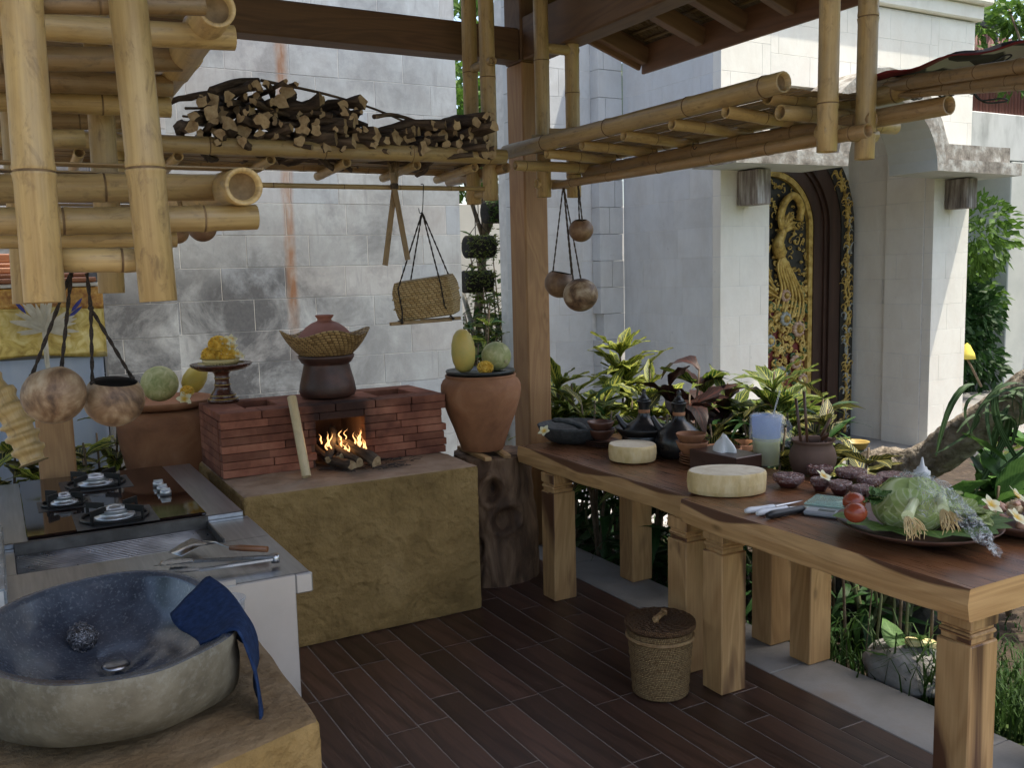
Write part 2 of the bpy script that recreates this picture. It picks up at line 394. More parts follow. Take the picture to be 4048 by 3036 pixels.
tag(sheet('courtyard_paving', -12, 2.55, -14, -1.05, -.06, 4, 4, MT['paving']), kind='structure')
tag(sheet('side_yard', -12, -1.6, -1.05, 12, -.06, 4, 4, MT['paving']), kind='structure')
tag(sheet('back_bed', -1.6, 2.88, 4.75, 6.6, -.08, 40, 20, MT['soil'], .04, 2), kind='structure')
fl = thing('floor', None, None, (1,2,0)); tag(fl, kind='structure')
b = MB(); b.box((-1.6,-1.05,-.3), (2.571,4.75,-.0012), 0); b.build('grout_bed', MT['grout'], fl)
TW, TL = .1236, .60
tme = chamfer_block(TL-.0045, TW-.0045, .02, .001, MT['plank'], 'floor_tile')
r = random.Random(5); nx = int((2.573+1.6)/TW)
for i in range(nx+1):
    xc = 2.573-TW*(i+.5)
    if xc < -.2: break
    y = -1.05-r.choice((0,.2,.4))-r.uniform(0,.04)
    while y < 4.75:
        a, e = max(-1.05, y), min(4.75, y+TL)
        if e-a > .05:
            m = Matrix.Translation((xc,(a+e)/2,-.01+r.uniform(-.0006,.0006))) @ Matrix.Rotation(R(90),4,'Z') @ Matrix.Diagonal(((e-a-.0045)/(TL-.0045),1,1,1))
            new_obj('floor_tile', tme, fl, m)
        y += TL
kb = thing('kerb', None, None, (2.72,2,0)); tag(kb, kind='structure')
b = MB(); b.box((2.578,-3.05,-.4), (2.868,5.75,-.03), 0); b.build('footing', MT['grout'], kb)
for k in range(11):
    y0 = -3.0+k*.8; b = MB(); b.box((2.576,y0+.0015,-.035), (2.872,y0+.7985,.0), .003, 1); b.build('slab', MT['kerb'], kb)
# ---------------------------------------------------------------- compound wall behind the hearth
wl = thing('stone_wall', 'weathered pale stone block wall with dark mould and a rust run, behind the brick stove', 'wall', (1.7,6.7,0))
b = MB(); b.box((-2.4,6.6016,-.2), (3.225,6.86,4.0), .0); b.build('core', MT['mortar'], wl)
blockwall(wl, (-.6,6.6,0), (1,0,0), 3.83, -.1, 3.98, (0,1,0), MT['wall'], seed=3)
blockwall(wl, (3.232,6.6,0), (0,1,0), .27, -.1, 3.98, (-1,0,0), MT['wall'], seed=4, bl=.27)
pl = thing('stone_pilaster', 'grey mouldy stone pilaster standing left of the offering stand, against the weathered wall', 'pilaster', (.93,6.45,0))
b = MB(); b.box((0.621+.0016,6.4216,-.2), (1.069-.0016,6.59,3.9), 0); b.build('core', MT['mortar'], pl)
blockwall(pl, (0.621,6.42,0), (1,0,0), 0.448, -.1, 3.9, (0,1,0), MT['wall'], seed=8, bl=.5)
blockwall(pl, (1.069,6.43,0), (0,1,0), .165, -.1, 3.9, (-1,0,0), MT['wall'], seed=9, bl=.2, depth=.05)
# wall section right of the post, with its pilaster, joined to the gate
w2 = thing('garden_wall', 'shaded grey stone wall between the timber post and the gate', 'wall', (4.2,6.75,0))
b = MB(); b.box((3.72,6.6215,-.2), (4.7,6.86,4.2), 0); b.build('core', MT['mortar'], w2)
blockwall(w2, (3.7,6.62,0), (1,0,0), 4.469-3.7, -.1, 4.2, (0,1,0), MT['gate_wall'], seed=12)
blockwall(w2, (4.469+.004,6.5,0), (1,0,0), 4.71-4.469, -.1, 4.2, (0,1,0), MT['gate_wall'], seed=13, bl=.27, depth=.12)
# ---------------------------------------------------------------- gate
GY, GX0, GX1, GX2, GX3, DY = 5.3, 4.717, 5.2, 7.097, 7.569, 6.2
gt = thing('stone_gate', 'tall pale stone gate house with an arched canopy above its carved door', 'gate', (6.15,5.8,0))
b = MB()
b.box((GX0+.0012,GY+.0012,-.2), (GX1-.0012,6.49,3.63), 0); b.box((GX2+.0265,GY+.0013,-.2), (GX3-.0012,6.9,3.63), 0); b.box((GX2+.0012,GY+.0014,-.2), (GX2+.0264,5.78,3.0), 0)
b.box((GX1-.001,GY+.0015,2.953), (GX2+.029,6.9,3.63), 0)
b.build('core', MT['mortar'], gt)
blockwall(gt, (GX0,GY,0), (1,0,0), GX1-GX0, -.1, 3.62, (0,1,0), MT['gate_clean'], seed=21, depth=.085, gap=.0022, proud=.0006)
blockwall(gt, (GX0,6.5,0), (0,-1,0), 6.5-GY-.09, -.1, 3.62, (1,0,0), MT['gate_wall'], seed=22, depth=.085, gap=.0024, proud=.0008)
blockwall(gt, (GX1,GY+.09,0), (0,1,0), .9, -.1, 2.96, (-1,0,0), MT['gate_clean'], seed=23, depth=.02)
blockwall(gt, (GX2,GY,0), (1,0,0), GX3-GX2, -.1, 3.62, (0,1,0), MT['gate_clean'], seed=24, depth=.085, gap=.0022, proud=.0006)
blockwall(gt, (GX2,5.79,0), (0,-1,0), .395, -.1, 2.96, (1,0,0), MT['gate_clean'], seed=25, depth=.04)
blockwall(gt, (GX2+.025,6.3,0), (0,-1,0), .5, -.1, 2.96, (1,0,0), MT['gate_clean'], seed=26, depth=.02)
blockwall(gt, (GX1,GY,0), (1,0,0), GX2-GX1, 2.95, 3.62, (0,1,0), MT['gate_clean'], seed=27, depth=.085, gap=.0022, proud=.0006)
blockwall(gt, (GX3,GY+.09,0), (0,1,0), 1.4, -.1, 3.62, (-1,0,0), MT['gate_clean'], seed=28, depth=.02)
b = MB(); b.box((GX0-.05,GY-.05,3.64), (GX3+.05,6.9,3.76), .01); b.box((GX0-.1,GY-.11,3.763), (GX3+.1,6.92,3.9), .015); b.box((GX0-.02,GY-.03,3.902), (GX3+.02,6.9,4.5), .01)
b.build('cornice', MT['gate_clean'], gt)
# canopy: arch with flared flat wings, extruded along the depth
def arch_profile(r, cx, cz, wing, wz, n=18):
    pts = [(cx-wing, wz)]
    for i in range(n+1):
        a = math.pi*(1-i/n); x = cx+r*math.cos(a); z = cz+r*math.sin(a)*1.0; pts.append((x, max(z, wz)))
    pts.append((cx+wing, wz)); return pts
def ribbon(b, inner, outer, y0, y1, mi_under=0, mi_top=1):
    n = len(inner)
    for i in range(n-1):
        a, c = inner[i], inner[i+1]; d, e = outer[i], outer[i+1]
        q = lambda p, y: (p[0], y, p[1])
        b.quad(q(a,y0), q(c,y0), q(c,y1), q(a,y1), mi=mi_under, smooth=True)
        b.quad(q(d,y1), q(e,y1), q(e,y0), q(d,y0), mi=mi_top, smooth=True)
        b.quad(q(a,y0), q(d,y0), q(e,y0), q(c,y0), mi=mi_top)
        b.quad(q(a,y1), q(c,y1), q(e,y1), q(d,y1), mi=mi_top)
    for k in (0, n-1):
        a, d = inner[k], outer[k]; b.quad((a[0],y0,a[1]),(a[0],y1,a[1]),(d[0],y1,d[1]),(d[0],y0,d[1]), mi=mi_top)
b = MB(); CX = 6.04
ribbon(b, arch_profile(.5, CX, 2.31, 1.58, 2.30), arch_profile(.6, CX, 2.33, 1.58, 2.40), 4.86, 5.31)
b.build('canopy', [MT['canopy'], MT['lichen']], gt)
b = MB(); ribbon(b, arch_profile(.6, CX, 2.335, 1.5, 2.405), arch_profile(.72, CX, 2.34, 1.5, 2.53), 4.92, 5.31, 1, 1); b.build('coping', [MT['canopy'], MT['lichen']], gt)
for x in (4.866, 7.225):
    b = MB(); b.box((x,5.08,2.045), (x+.135,5.29,2.295), .006, 2); b.build('bracket', MT['old_wood'], gt)
b = MB(); b.box((4.8,5.02,-.12), (7.6,6.3,-.03), .01); b.build('threshold', MT['kerb'], gt)
# carved door, standing in the gate recess
MT['gold'] = mott('gilded_wood', [(.3,(.2,.12,.025)),(.5,(.5,.34,.09)),(.7,(.62,.47,.17))], ns=18, rough=.45, metal=.25, bs=.5, bd=.004)
MT['door_black'] = mott('black_lacquer', [(.3,(.012,.012,.011)),(.7,(.03,.03,.026))], ns=9, rough=.4)
MT['door_red'] = mott('red_lacquer', [(.3,(.1,.018,.014)),(.7,(.2,.035,.028))], ns=9, rough=.5)
MT['door_frame'] = mott('dark_frame_wood', [(.3,(.025,.012,.009)),(.7,(.06,.03,.02))], scale=(1,1,.1), ns=12, rough=.35)
MT['petal_pink'] = mott('painted_petal', [(.3,(.36,.2,.13)),(.7,(.52,.4,.3))], ns=30, rough=.5)
MT['petal_blue'] = mott('painted_leaf_blue', [(.3,(.2,.21,.2)),(.7,(.4,.42,.38))], ns=30, rough=.5)
MT['paint_green'] = mott('painted_leaf_green', [(.3,(.02,.05,.02)),(.7,(.1,.17,.06))], ns=30, rough=.5)
dr = thing('carved_door', 'arched gilded door carved with flowers on red and a bird on black, set in the gate', 'door', (6.1,DY,0))
DX, DR, DZ = 6.1, .5, 1.93
def arch_face(r, n=24, z0=-.03):
    p = [(DX-r, z0)]+[(DX+r*math.cos(math.pi*(1-i/n)), DZ+r*math.sin(math.pi*(1-i/n))) for i in range(n+1)]+[(DX+r, z0)]
    return p
def arch_ring(b, r0, r1, y0, y1, mi=0):
    i_, o_ = arch_face(r0), arch_face(r1)
    for k in range(len(i_)-1):
        a, c, d, e = i_[k], i_[k+1], o_[k], o_[k+1]; q = lambda p, y: (p[0], y, p[1])
        b.quad(q(a,y0), q(d,y0), q(e,y0), q(c,y0), mi=mi, uv=((a[1],0),(d[1],.1),(e[1],.1),(c[1],0)))
        b.quad(q(a,y0), q(c,y0), q(c,y1), q(a,y1), mi=mi); b.quad(q(d,y1), q(e,y1), q(e,y0), q(d,y0), mi=mi)
b = MB(); p = arch_face(.5, z0=1.36); i0 = b.add([(x,DY+.02,z) for x,z in p]); b.face(range(i0, i0+len(p)), None, 0, False)
b.quad((DX-.5,DY+.019,-.03),(DX+.5,DY+.019,-.03),(DX+.5,DY+.019,1.37),(DX-.5,DY+.019,1.37), mi=1)
b.build('panel', [MT['door_black'], MT['door_red']], dr)
b = MB(); arch_ring(b, .455, .505, DY-.02, DY+.02); b.build('gilt_border', MT['gold'], dr)
b = MB(); arch_ring(b, .507, .62, DY-.03, DY+.03); arch_ring(b, .621, .66, DY-.05, DY+.03); arch_ring(b, .661, .8, DY-.075, DY+.03); b.build('frame', MT['door_frame'], dr)
b = MB(); arch_ring(b, .803, .97, DY-.085, DY+.03); b.build('outer_frame', MT['door_black'], dr)
b = MB()
p = arch_face(1.0, z0=-.03)
b.box((DX-1.05,DY+.04,-.1), (DX+1.05,DY+.1,3.0), 0); b.build('backing', MT['mortar'], dr)
rr_ = random.Random(31)
def scroll(b, x, z, a, L, curl, r0, y, mi=0, n=9):
    pts = []; rad = []; X_, Z_, A_ = x, z, a
    for i in range(n+1):
        pts.append((X_, y+.004*math.sin(i), Z_)); rad.append(max(.0025, r0*(1-i/n)**.7))
        X_ += math.cos(A_)*L/n; Z_ += math.sin(A_)*L/n; A_ += curl*(1+i*.25)/n
    b.tube(pts, rad, 6, mi=mi, squash=.8)
b = MB()
for k in range(330):
    x = DX+rr_.uniform(-.06,.45); z = rr_.uniform(.15,1.42)
    scroll(b, x, z, rr_.uniform(0,6.28), rr_.uniform(.09,.2), rr_.choice((-1,1))*rr_.uniform(2,4.5), rr_.uniform(.013,.024), DY-.002, rr_.choice((0,0,0,0,2)))
for k in range(130):
    a = rr_.uniform(0,2.2); q = rr_.uniform(.1,.42)
    x = DX+rr_.uniform(-.05,.44); z = rr_.uniform(1.42,DZ+math.sqrt(max(0,.44**2-max(0,x-DX)**2)))
    scroll(b, x, z, rr_.uniform(0,6.28), rr_.uniform(.05,.1), rr_.choice((-1,1))*rr_.uniform(2,5), rr_.uniform(.008,.013), DY+.004, 0, 7)
o = b.build('scrollwork', [MT['gold'], MT['door_red'], MT['paint_green']], dr)
# long tail plumes and crest of the carved bird
b = MB()
for k in range(7):
    x0 = .1+.045*k; b.tube(spl([(DX+.12,DY-.01,1.72),(DX+x0*.7,DY-.022,1.58-.01*k),(DX+x0+.02,DY-.02,1.4-.02*k),(DX+x0-.03+.02*(k%2),DY-.012,1.22-.03*k)]), .013, 6)
b.tube(spl([(DX+.1,DY-.02,1.68),(DX+.06,DY-.035,1.8),(DX+.12,DY-.03,1.92),(DX+.1,DY-.02,2.06)]), [.05,.055,.058,.06,.058,.055,.05,.047,.045,.042,.04,.037,.034,.032,.03,.028,.026,.024,.02], 8)
b.tube(spl([(DX+.08,DY-.02,2.0),(DX+.13,DY-.04,2.16),(DX+.25,DY-.035,2.22),(DX+.34,DY-.03,2.12),(DX+.33,DY-.02,2.0)]), .034, 8)
for k in range(6):
    a = .4+k*.35; b.tube(spl([(DX+.12,DY-.03,1.9),(DX+.12+.1*math.cos(a),DY-.045,1.9+.1*math.sin(a)),(DX+.12+.19*math.cos(a-.3),DY-.03,1.9+.19*math.sin(a-.3))]), [.02,.022,.024,.025,.025,.024,.022,.02,.018,.015,.012,.008,.004], 6)
for k in range(5): b.tube(spl([(DX-.02,DY-.02,1.78),(DX-.1-.02*k,DY-.03,1.72-.06*k),(DX-.02+.03*k,DY-.02,1.5-.05*k)]), .012, 6)
b.build('carved_bird', MT['gold'], dr)
fm = []
for cm in (MT['petal_pink'], MT['petal_blue']):
    f = MB()
    for k in range(9):
        a = k*2*math.pi/9; f.ball((.044*math.cos(a),-.01,.044*math.sin(a)), .022, 8, 0, 1.)
    f.ball((0,-.022,0), .034, 10, 1); fm.append(f.mesh('rosette', [cm, MT['gold']]))
for k, (u, s) in enumerate(((.17,1.33),(.17,1.12),(.33,1.02),(-.02,.93),(.3,.72),(.12,.62),(.4,.55),(.02,.5),(.28,.36),(.1,.28),(.4,.2),(.24,.08))):
    new_obj('rosette', fm[k % 2 if k != 0 else 0], dr, Matrix.Translation((DX+u,DY-.012,s)) @ Matrix.Scale(.9+.25*((k*7)%3)/2,4))
b = MB()
for k in range(60):
    t_ = k/60; z = .02+t_*2.45
    rr0 = .885
    if z < DZ: x, zz, an = DX+rr0, z, math.pi/2
    else:
        a = (z-DZ)/.885; x, zz, an = DX+rr0*math.cos(a), DZ+rr0*math.sin(a), math.pi/2+a
    for s in (-1,1):
        scroll(b, x+s*rr_.uniform(0,.04), zz, an+s*rr_.uniform(.2,.8), rr_.uniform(.1,.18), -s*rr_.uniform(1,3.5), rr_.uniform(.01,.017), DY-.095, rr_.choice((0,0,0,0,1)))
b.build('vine_carving', [MT['gold'], MT['petal_blue']], dr)
# ---------------------------------------------------------------- pavilion: posts, beams, rafters, thatch
MT['thatch'] = mott('thatch', [(.3,(.06,.035,.015)),(.55,(.16,.1,.045)),(.75,(.26,.175,.085))], scale=(.12,1,1), ns=60, det=5, rough=.9, bs=.8, bd=.02)
MT['fascia'] = wood('fascia_wood', (.12,.058,.03), (.21,.105,.055), 6, .6)
pv = thing('pavilion', 'open timber kitchen pavilion with square posts, heavy beams and a thatched roof', 'pavilion', (2.73,4.69,0))
EX, EZ, SL, YA, YB, RX = 3.78, 2.915, .34, .7, 4.95, .6     # eave line, eave height, slope, gable ends, ridge
def roof_z(x): return EZ+SL*(EX-x) if x > RX else EZ+SL*(EX-RX)-SL*(RX-x)
LX = RX-(EX-RX)
for (x0, x1, y0, y1) in ((2.66,2.812,4.6,4.78), (2.66,2.812,.8,.95), (-1.5,-1.35,4.62,4.77), (-1.5,-1.35,.8,.95)):
    b = MB(); b.box((x0,y0,0), (x1,y1,2.755), .008, 2); b.build('post', MT['post'], pv)
b = MB(); b.box((0.135,4.62,0), (0.285,4.76,1.084), .01, 2); tag(b.build('short_post', MT['post']), 'short square timber post behind the hob, below the pale coconut shell', 'post')
b = MB(); b.box((2.655,4.6-.0,2.757), (2.815,4.785,3.25), .008, 2); b.build('post_head', MT['beam'], pv)
b = MB(); b.box((-1.9,4.605,2.758), (2.653,4.75,2.93), .008, 0); b.build('beam', MT['beam'], pv)
b = MB(); b.box((2.665,.5,2.76), (2.8,4.598,2.99), .008, 1); b.build('beam', MT['beam'], pv)
b = MB(); b.box((-1.48,.5,2.76), (-1.36,4.6,2.99), .008, 1); b.build('beam', MT['beam'], pv)
b = MB(); b.box((-1.9,.82,2.76), (2.66,.94,2.93), .008, 0); b.build('beam', MT['beam'], pv)
b = MB(); b.box((.52,YA,roof_z(RX)-.2), (.68,YB,roof_z(RX)-.05), .008, 1); b.build('ridge_beam', MT['beam'], pv)
def slope_box(b, x0, x1, y0, y1, d0, d1, bev=.004):
    """box that follows the roof plane between x0 and x1, d0..d1 above the rafter line"""
    L = Vector((x1,0,roof_z(x1)))-Vector((x0,0,roof_z(x0))); ang = math.atan2(L.z, L.x)
    Mx = Matrix.Translation((x0,0,roof_z(x0))) @ Matrix.Rotation(-ang,4,'Y')
    b.box((0,y0,d0), (L.length,y1,d1), bev, 0, M_=Mx)
y = YB-.03; k = 0
while y > YA:
    yy = {0: YB-.03, 1: 4.382, 2: 4.036}.get(k, 4.036-.36*(k-2))
    if yy < YA: break
    for x0, x1 in ((RX,EX-.03),(LX+.03,RX)):
        b = MB(); slope_box(b, x0, x1, yy-.032, yy+.032, -.04, .06); b.build('rafter', MT['rafter'], pv)
    k += 1
for x in (EX, LX):
    b = MB(); b.box((x-.024 if x == EX else x,YA-.05,roof_z(x)-.075), (x if x == EX else x+.024,YB+.02,roof_z(x)+.1), .004, 1); b.build('eave_board', MT['fascia'], pv)
for y in (YB-.005, YA-.03):
    for x0, x1 in ((RX,EX-.026),(LX+.026,RX)):
        b = MB(); slope_box(b, x0, x1, y, y+.024, -.07, .11); b.build('verge_board', MT['fascia'], pv)
# thatch seen from below: bamboo battens along the roof, bundles of straw between
for x0, x1 in ((RX,EX+.12),(LX-.12,RX)):
    b = MB(); slope_box(b, x0, x1, YA-.1, YB+.06, .1, .3, .02); b.build('thatch', MT['thatch'], pv)
b = MB(); r = random.Random(9); n = 0
MT['batten'] = mott('batten', [(.3,(.12,.075,.03)),(.7,(.24,.16,.07))], scale=(1,.1,1), ns=40, rough=.7)
for k in range(34):
    x = EX-.06-k*.09
    if x < RX: break
    for yy0 in (2.9, .9):
        z = roof_z(x)*1+.092; b.tube([(x,yy0,z),(x,yy0+1.98,z)], .009, 6)
b.build('batten', MT['batten'], pv)
b = MB()
for k in range(1500):
    x = ru(2.0,3.75); y = ru(2.4,4.9); a = ru(-.5,.5); L = ru(.04,.13)
    d = Vector((math.cos(a)*L, math.sin(a)*L*.6, -math.cos(a)*L*SL)); p = Vector((x,y,roof_z(x)+.1)); q = Vector((0,.002,0))
    b.quad(p-q, p+q, p+d+q-Vector((0,0,ru(.0,.012))), p+d-q)
o = b.build('loose_straw', MT['thatch'], pv); o['kind'] = 'stuff'

# ---------------------------------------------------------------- bamboo
MT['node'] = mott('bamboo_node', [(.3,(.1,.06,.028)),(.7,(.24,.15,.07))], ns=30, rough=.7); MT['pith'] = mott('bamboo_pith', [(.3,(.14,.09,.04)),(.7,(.32,.22,.11))], ns=25, rough=.8)
def cane(p0, p1, r, name='pole', parent=None, mat_='bamboo', n=16, node=.28, bend=.006, taper=0., hollow=True, seed=None):
    """bamboo cane with swollen nodes, hollow sawn ends"""
    p0, p1 = Vector(p0), Vector(p1); L = (p1-p0).length; t = (p1-p0)/L
    ref = Vector((0,0,1)) if abs(t.z) < .9 else Vector((1,0,0)); sd_ = t.cross(ref).normalized(); up = sd_.cross(t)
    rr = random.Random(seed if seed is not None else rng.random()); st = [0.]; z = rr.uniform(.05, node)
    nodes = []
    while z < L-.03: nodes.append(z); z += node*rr.uniform(.8,1.2)
    prof = [(0,1.)]
    for q in nodes: prof += [(q-.02,1.), (q-.006,1.055), (q-.001,1.085), (q+.0015,.975), (q+.004,1.03), (q+.009,1.06), (q+.025,1.)]
    prof += [(L,1.)]; prof = sorted(set(prof)); ph = rr.uniform(0,6.28); off = rr.uniform(0,40)
    full = [(0.,.0,.022)] if hollow else []
    b = MB(); rows = []; uvs = []
    def ring(s, k):
        bd = bend*math.sin(math.pi*s/L)*L; c = p0+t*s+sd_*bd*math.cos(ph)+up*bd*math.sin(ph); q = r*k*(1-taper*s/L)
        rows.append([c+(sd_*math.cos(2*math.pi*j/n)+up*math.sin(2*math.pi*j/n))*q for j in range(n)])
        uvs.append([(s+off, j/n*6.283*r+off) for j in range(n+1)])
    if hollow: ring(.034,.001); ring(.03,.5); ring(.02,.72); ring(.0,.79); ring(-.001,.97)
    else: ring(0,.001)
    st0 = len(rows)
    for s, k in prof: ring(s, k)
    if hollow: ring(L+.001,.97); ring(L,.79); ring(L-.02,.72); ring(L-.03,.5); ring(L-.034,.001)
    else: ring(L,.001)
    b.grid(rows, uvs, closed=True, flip=True)
    for i in range(len(prof)-1):         # dark groove at every node
        if abs(prof[i+1][1]-.975) < .001 or abs(prof[i][1]-.975) < .001:
            for j in range(n): b.mi[(st0+i)*n+j] = 1
    if hollow:
        for i in list(range(0,2))+list(range(len(rows)-3,len(rows)-1)):
            for j in range(n): b.mi[i*n+j] = 2
    return b.build(name, [MT[mat_], MT['node'], MT['pith']], parent)
def mid(a, b_, f=.5): return Vector(a)*(1-f)+Vector(b_)*f

# --- rack over the hearth, runs along x
rk = thing('bamboo_rack', 'bamboo hanging shelf loaded with firewood above the brick stove', 'rack', (1.3,4.25,2.1))
BY = 4.05; RZ = 2.157
cane((-.5,BY,RZ-.004), (2.235,BY,RZ), .036, 'rail', rk, node=.42, bend=.002)
cane((-.5,4.5,2.137), (2.24,4.5,2.137), .032, 'rail', rk, 'bamboo_dark', node=.4, bend=.002)
cane((2.27,4.10,2.112), (2.27,4.76,2.105), .026, 'crossbar', rk, 'bamboo_dark', bend=0)
for k, u in enumerate((.35,.72,1.1,1.44,1.78,2.08)):
    cane((u,BY+.02,2.105), (u+.01,4.53,2.09), .021, 'crossbar', rk, 'bamboo', bend=.004)
for (x, y, zt, zb) in ((2.232,4.2,3.05,1.962),(2.232,4.385,3.05,1.955),(.5,4.2,2.95,1.98),(.5,4.385,2.95,1.98)):
    cane((x,y,zb), (x,y,zt), .0385 if x > 1 else .034, 'hanger', rk, bend=.003, node=.36)
cane((2.232,4.165,1.999), (2.232,4.44,1.999), .022, 'crossbar', rk)
cane((2.232,4.14,2.628), (2.232,4.43,2.628), .022, 'crossbar', rk)
cane((-.4,4.2,2.006), (2.2,4.2,2.016), .0115, 'hanging_pole', rk, node=.3, bend=.001, n=10)
sm = MB(); sm.box((-.5,-.011,-.002), (.5,.011,.002), .001, 0); sme = sm.mesh('slat', MT['slat'])
for k in range(16):
    y = BY+.03+k*.029
    new_obj('slat', sme, rk, Matrix.Translation((.85,y,2.134+ru(-.002,.003))) @ Matrix.Rotation(ru(-.006,.006),4,'Z') @ Matrix.Diagonal((2.75,1,1,1)))
# --- rack over the tables, runs along y
rr2 = thing('bamboo_rack', 'bamboo hanging shelf carrying a striped cloth above the wooden tables', 'rack', (2.6,3.3,2.1))
FX = 2.4
cane((FX,4.33,2.219), (FX,2.385,2.217), .0365, 'rail', rr2, node=.5, bend=.002)
cane((2.86,4.3,2.2), (2.86,2.17,2.2), .034, 'rail', rr2, 'bamboo', node=.45, bend=.003)
cane((2.82,4.2,2.115), (2.82,2.06,2.115), .033, 'rail', rr2, 'bamboo_dark', node=.5, bend=.002)
cane((2.6,4.2,2.041), (2.6,2.2,2.041), .02, 'lower_rail', rr2, 'bamboo_dark', node=.35, bend=.003, taper=-.25)
cane((2.74,4.1,2.10), (2.74,2.3,2.1), .03, 'rail', rr2, 'bamboo_dark', bend=.003)
for (x, y, zb) in ((2.55,2.33,1.985),(2.737,2.33,1.967),(2.545,4.2,1.983),(2.73,4.2,1.985)):
    cane((x,y,zb), (x+(.004 if y < 3 else 0),y,3.05), .0345 if y < 3 else .038, 'hanger', rr2, bend=.003, node=.42)
cane((2.52,2.335,2.051), (2.79,2.335,2.051), .0265, 'crossbar', rr2, hollow=False)
cane((2.5,4.2,2.049), (2.76,4.2,2.049), .024, 'crossbar', rr2)
cane((2.53,4.2,2.73), (2.76,4.2,2.73), .026, 'crossbar', rr2)
cane((2.31,4.08,2.122), (3.0,4.08,2.121), .0255, 'crossbar', rr2, node=.3)
for k, y in enumerate((3.93,3.62,3.3,2.98,2.67)):
    cane((2.4,y,2.165), (2.8+.02*(k%2),y+.01,2.145), .0235, 'crossbar', rr2, node=.25)
for k, (y, z, x0, x1) in enumerate(((2.5,2.19,2.44,2.93),(2.45,2.13,2.45,2.9),(2.4,2.1,2.72,2.98))):
    cane((x0,y,z), (x1,y,z), .027, 'crossbar', rr2, node=.22)
for k in range(14):
    x = 2.42+k*.031
    new_obj('slat', sme, rr2, Matrix.Translation((x,3.28,2.197+ru(-.003,.003))) @ Matrix.Rotation(R(90)+ru(-.006,.006),4,'Z') @ Matrix.Diagonal((1.8,1.05,1,1)))
# loose laths lying on the far end
for k, (p, q) in enumerate((((2.47,4.02,2.285),(2.75,3.86,2.265)),((2.42,4.1,2.262),(2.66,4.02,2.262)),((2.52,4.1,2.288),(2.68,3.9,2.3)))):
    b = MB(); d = (Vector(q)-Vector(p)); Mx = Matrix.Translation(p) @ d.to_track_quat('X','Z').to_matrix().to_4x4()
    b.box((0,-.004,-.016), (d.length,.004,.016), .001, 0, M_=Mx)
    tag(b.build('bamboo_lath', MT['slat']), ('longest split bamboo lath lying on the shelf end beside the timber post','short split bamboo lath lying at the left of the three beside the timber post','split bamboo lath crossing over the other two beside the timber post')[k], 'lath', 'loose laths on the shelf')

# --- near rack over the counter, two tiers
lr = thing('bamboo_rack', 'large two-tier bamboo hanging rack close by at the left, above the stone basin', 'rack', (.25,2.4,1.6))
NY = 2.03
cane((0.093,2.030,1.564), (0.098,2.060,2.186), .0375, 'hanger', lr, node=.36, bend=.004, n=24)
cane((0.294,1.980,1.560), (0.277,2.000,2.192), .036, 'hanger', lr, node=.36, bend=.003, n=24)
cane((0.316,3.000,1.568), (0.326,3.000,2.477), .037, 'hanger', lr, node=.36, bend=.003)
cane((0.088,3.000,1.545), (0.103,3.000,2.448), .034, 'hanger', lr, node=.36, bend=.003)
cane((0.126,2.060,1.645), (0.273,2.060,1.643), .0245, 'crossbar', lr, hollow=False, n=20, bend=0)
cane((0.147,2.600,1.954), (0.238,2.600,1.958), .0215, 'crossbar', lr, hollow=False, bend=0)
# lower tier
cane((-0.081,2.300,1.800), (0.524,2.300,1.817), .031, 'crossbar', lr, node=.3, n=20)
cane((0.510,2.120,1.803), (0.538,3.600,1.875), .0415, 'rail', lr, node=.4, n=24, bend=0)
cane((-0.098,2.180,1.727), (0.548,2.180,1.740), .0285, 'crossbar', lr, node=.3, n=20)
cane((-0.098,2.500,1.702), (0.423,2.500,1.703), .02, 'crossbar', lr, node=.26)
# upper tier
cane((0.480,2.150,2.187), (0.541,3.600,2.205), .0415, 'rail', lr, node=.4, n=24, bend=0)
cane((0.534,2.750,2.216), (0.590,3.900,2.263), .037, 'rail', lr, node=.4, bend=0)
cane((-0.036,2.300,2.145), (0.549,2.300,2.163), .0285, 'crossbar', lr, node=.32, n=20)
cane((-0.049,2.650,2.134), (0.490,2.650,2.180), .031, 'crossbar', lr, 'bamboo_dark', node=.3)
cane((-0.057,2.850,2.126), (0.497,2.850,2.149), .031, 'crossbar', lr, 'bamboo_dark', node=.3)
cane((-0.062,2.900,2.085), (0.498,2.900,2.098), .03, 'crossbar', lr, node=.3)
cane((-0.076,3.300,2.091), (0.511,3.300,2.118), .026, 'crossbar', lr, 'bamboo_dark', node=.3)
cane((-0.030,2.100,2.128), (0.443,2.100,2.174), .02, 'crossbar', lr, 'bamboo_dark', node=.3)
zt = 1.844
for k in range(9):
    y = 2.2+k*.14
    new_obj('slat', sme, lr, Matrix.Translation((.12,y,zt+.0+ru(-.003,.004))) @ Matrix.Rotation(ru(-.02,.02),4,'Z') @ Matrix.Diagonal((.9,2.4,1.2,1)))
for k in range(8):
    y = 2.25+k*.17
    new_obj('slat', sme, lr, Matrix.Translation((.05,y,2.235+.05+ru(-.003,.004))) @ Matrix.Rotation(ru(-.02,.02),4,'Z') @ Matrix.Diagonal((.95,5.2,1.4,1)))
MT['iron'] = mott('blackened_iron', [(.3,(.01,.01,.01)),(.7,(.03,.028,.026))], ns=12, rough=.45, metal=.6)
b = MB(); lp = (0.543,2.750,1.906)
b.lathe([(0,0),(.048,0),(.052,.004),(.05,.012),(.03,.022),(.012,.026),(.009,.034),(.012,.04),(0,.043)], (lp[0],lp[1],zt+.006), 24)
tag(b.build('pot_lid', MT['iron']), 'small black pot lid lying on the lower tier of the near bamboo rack', 'lid')
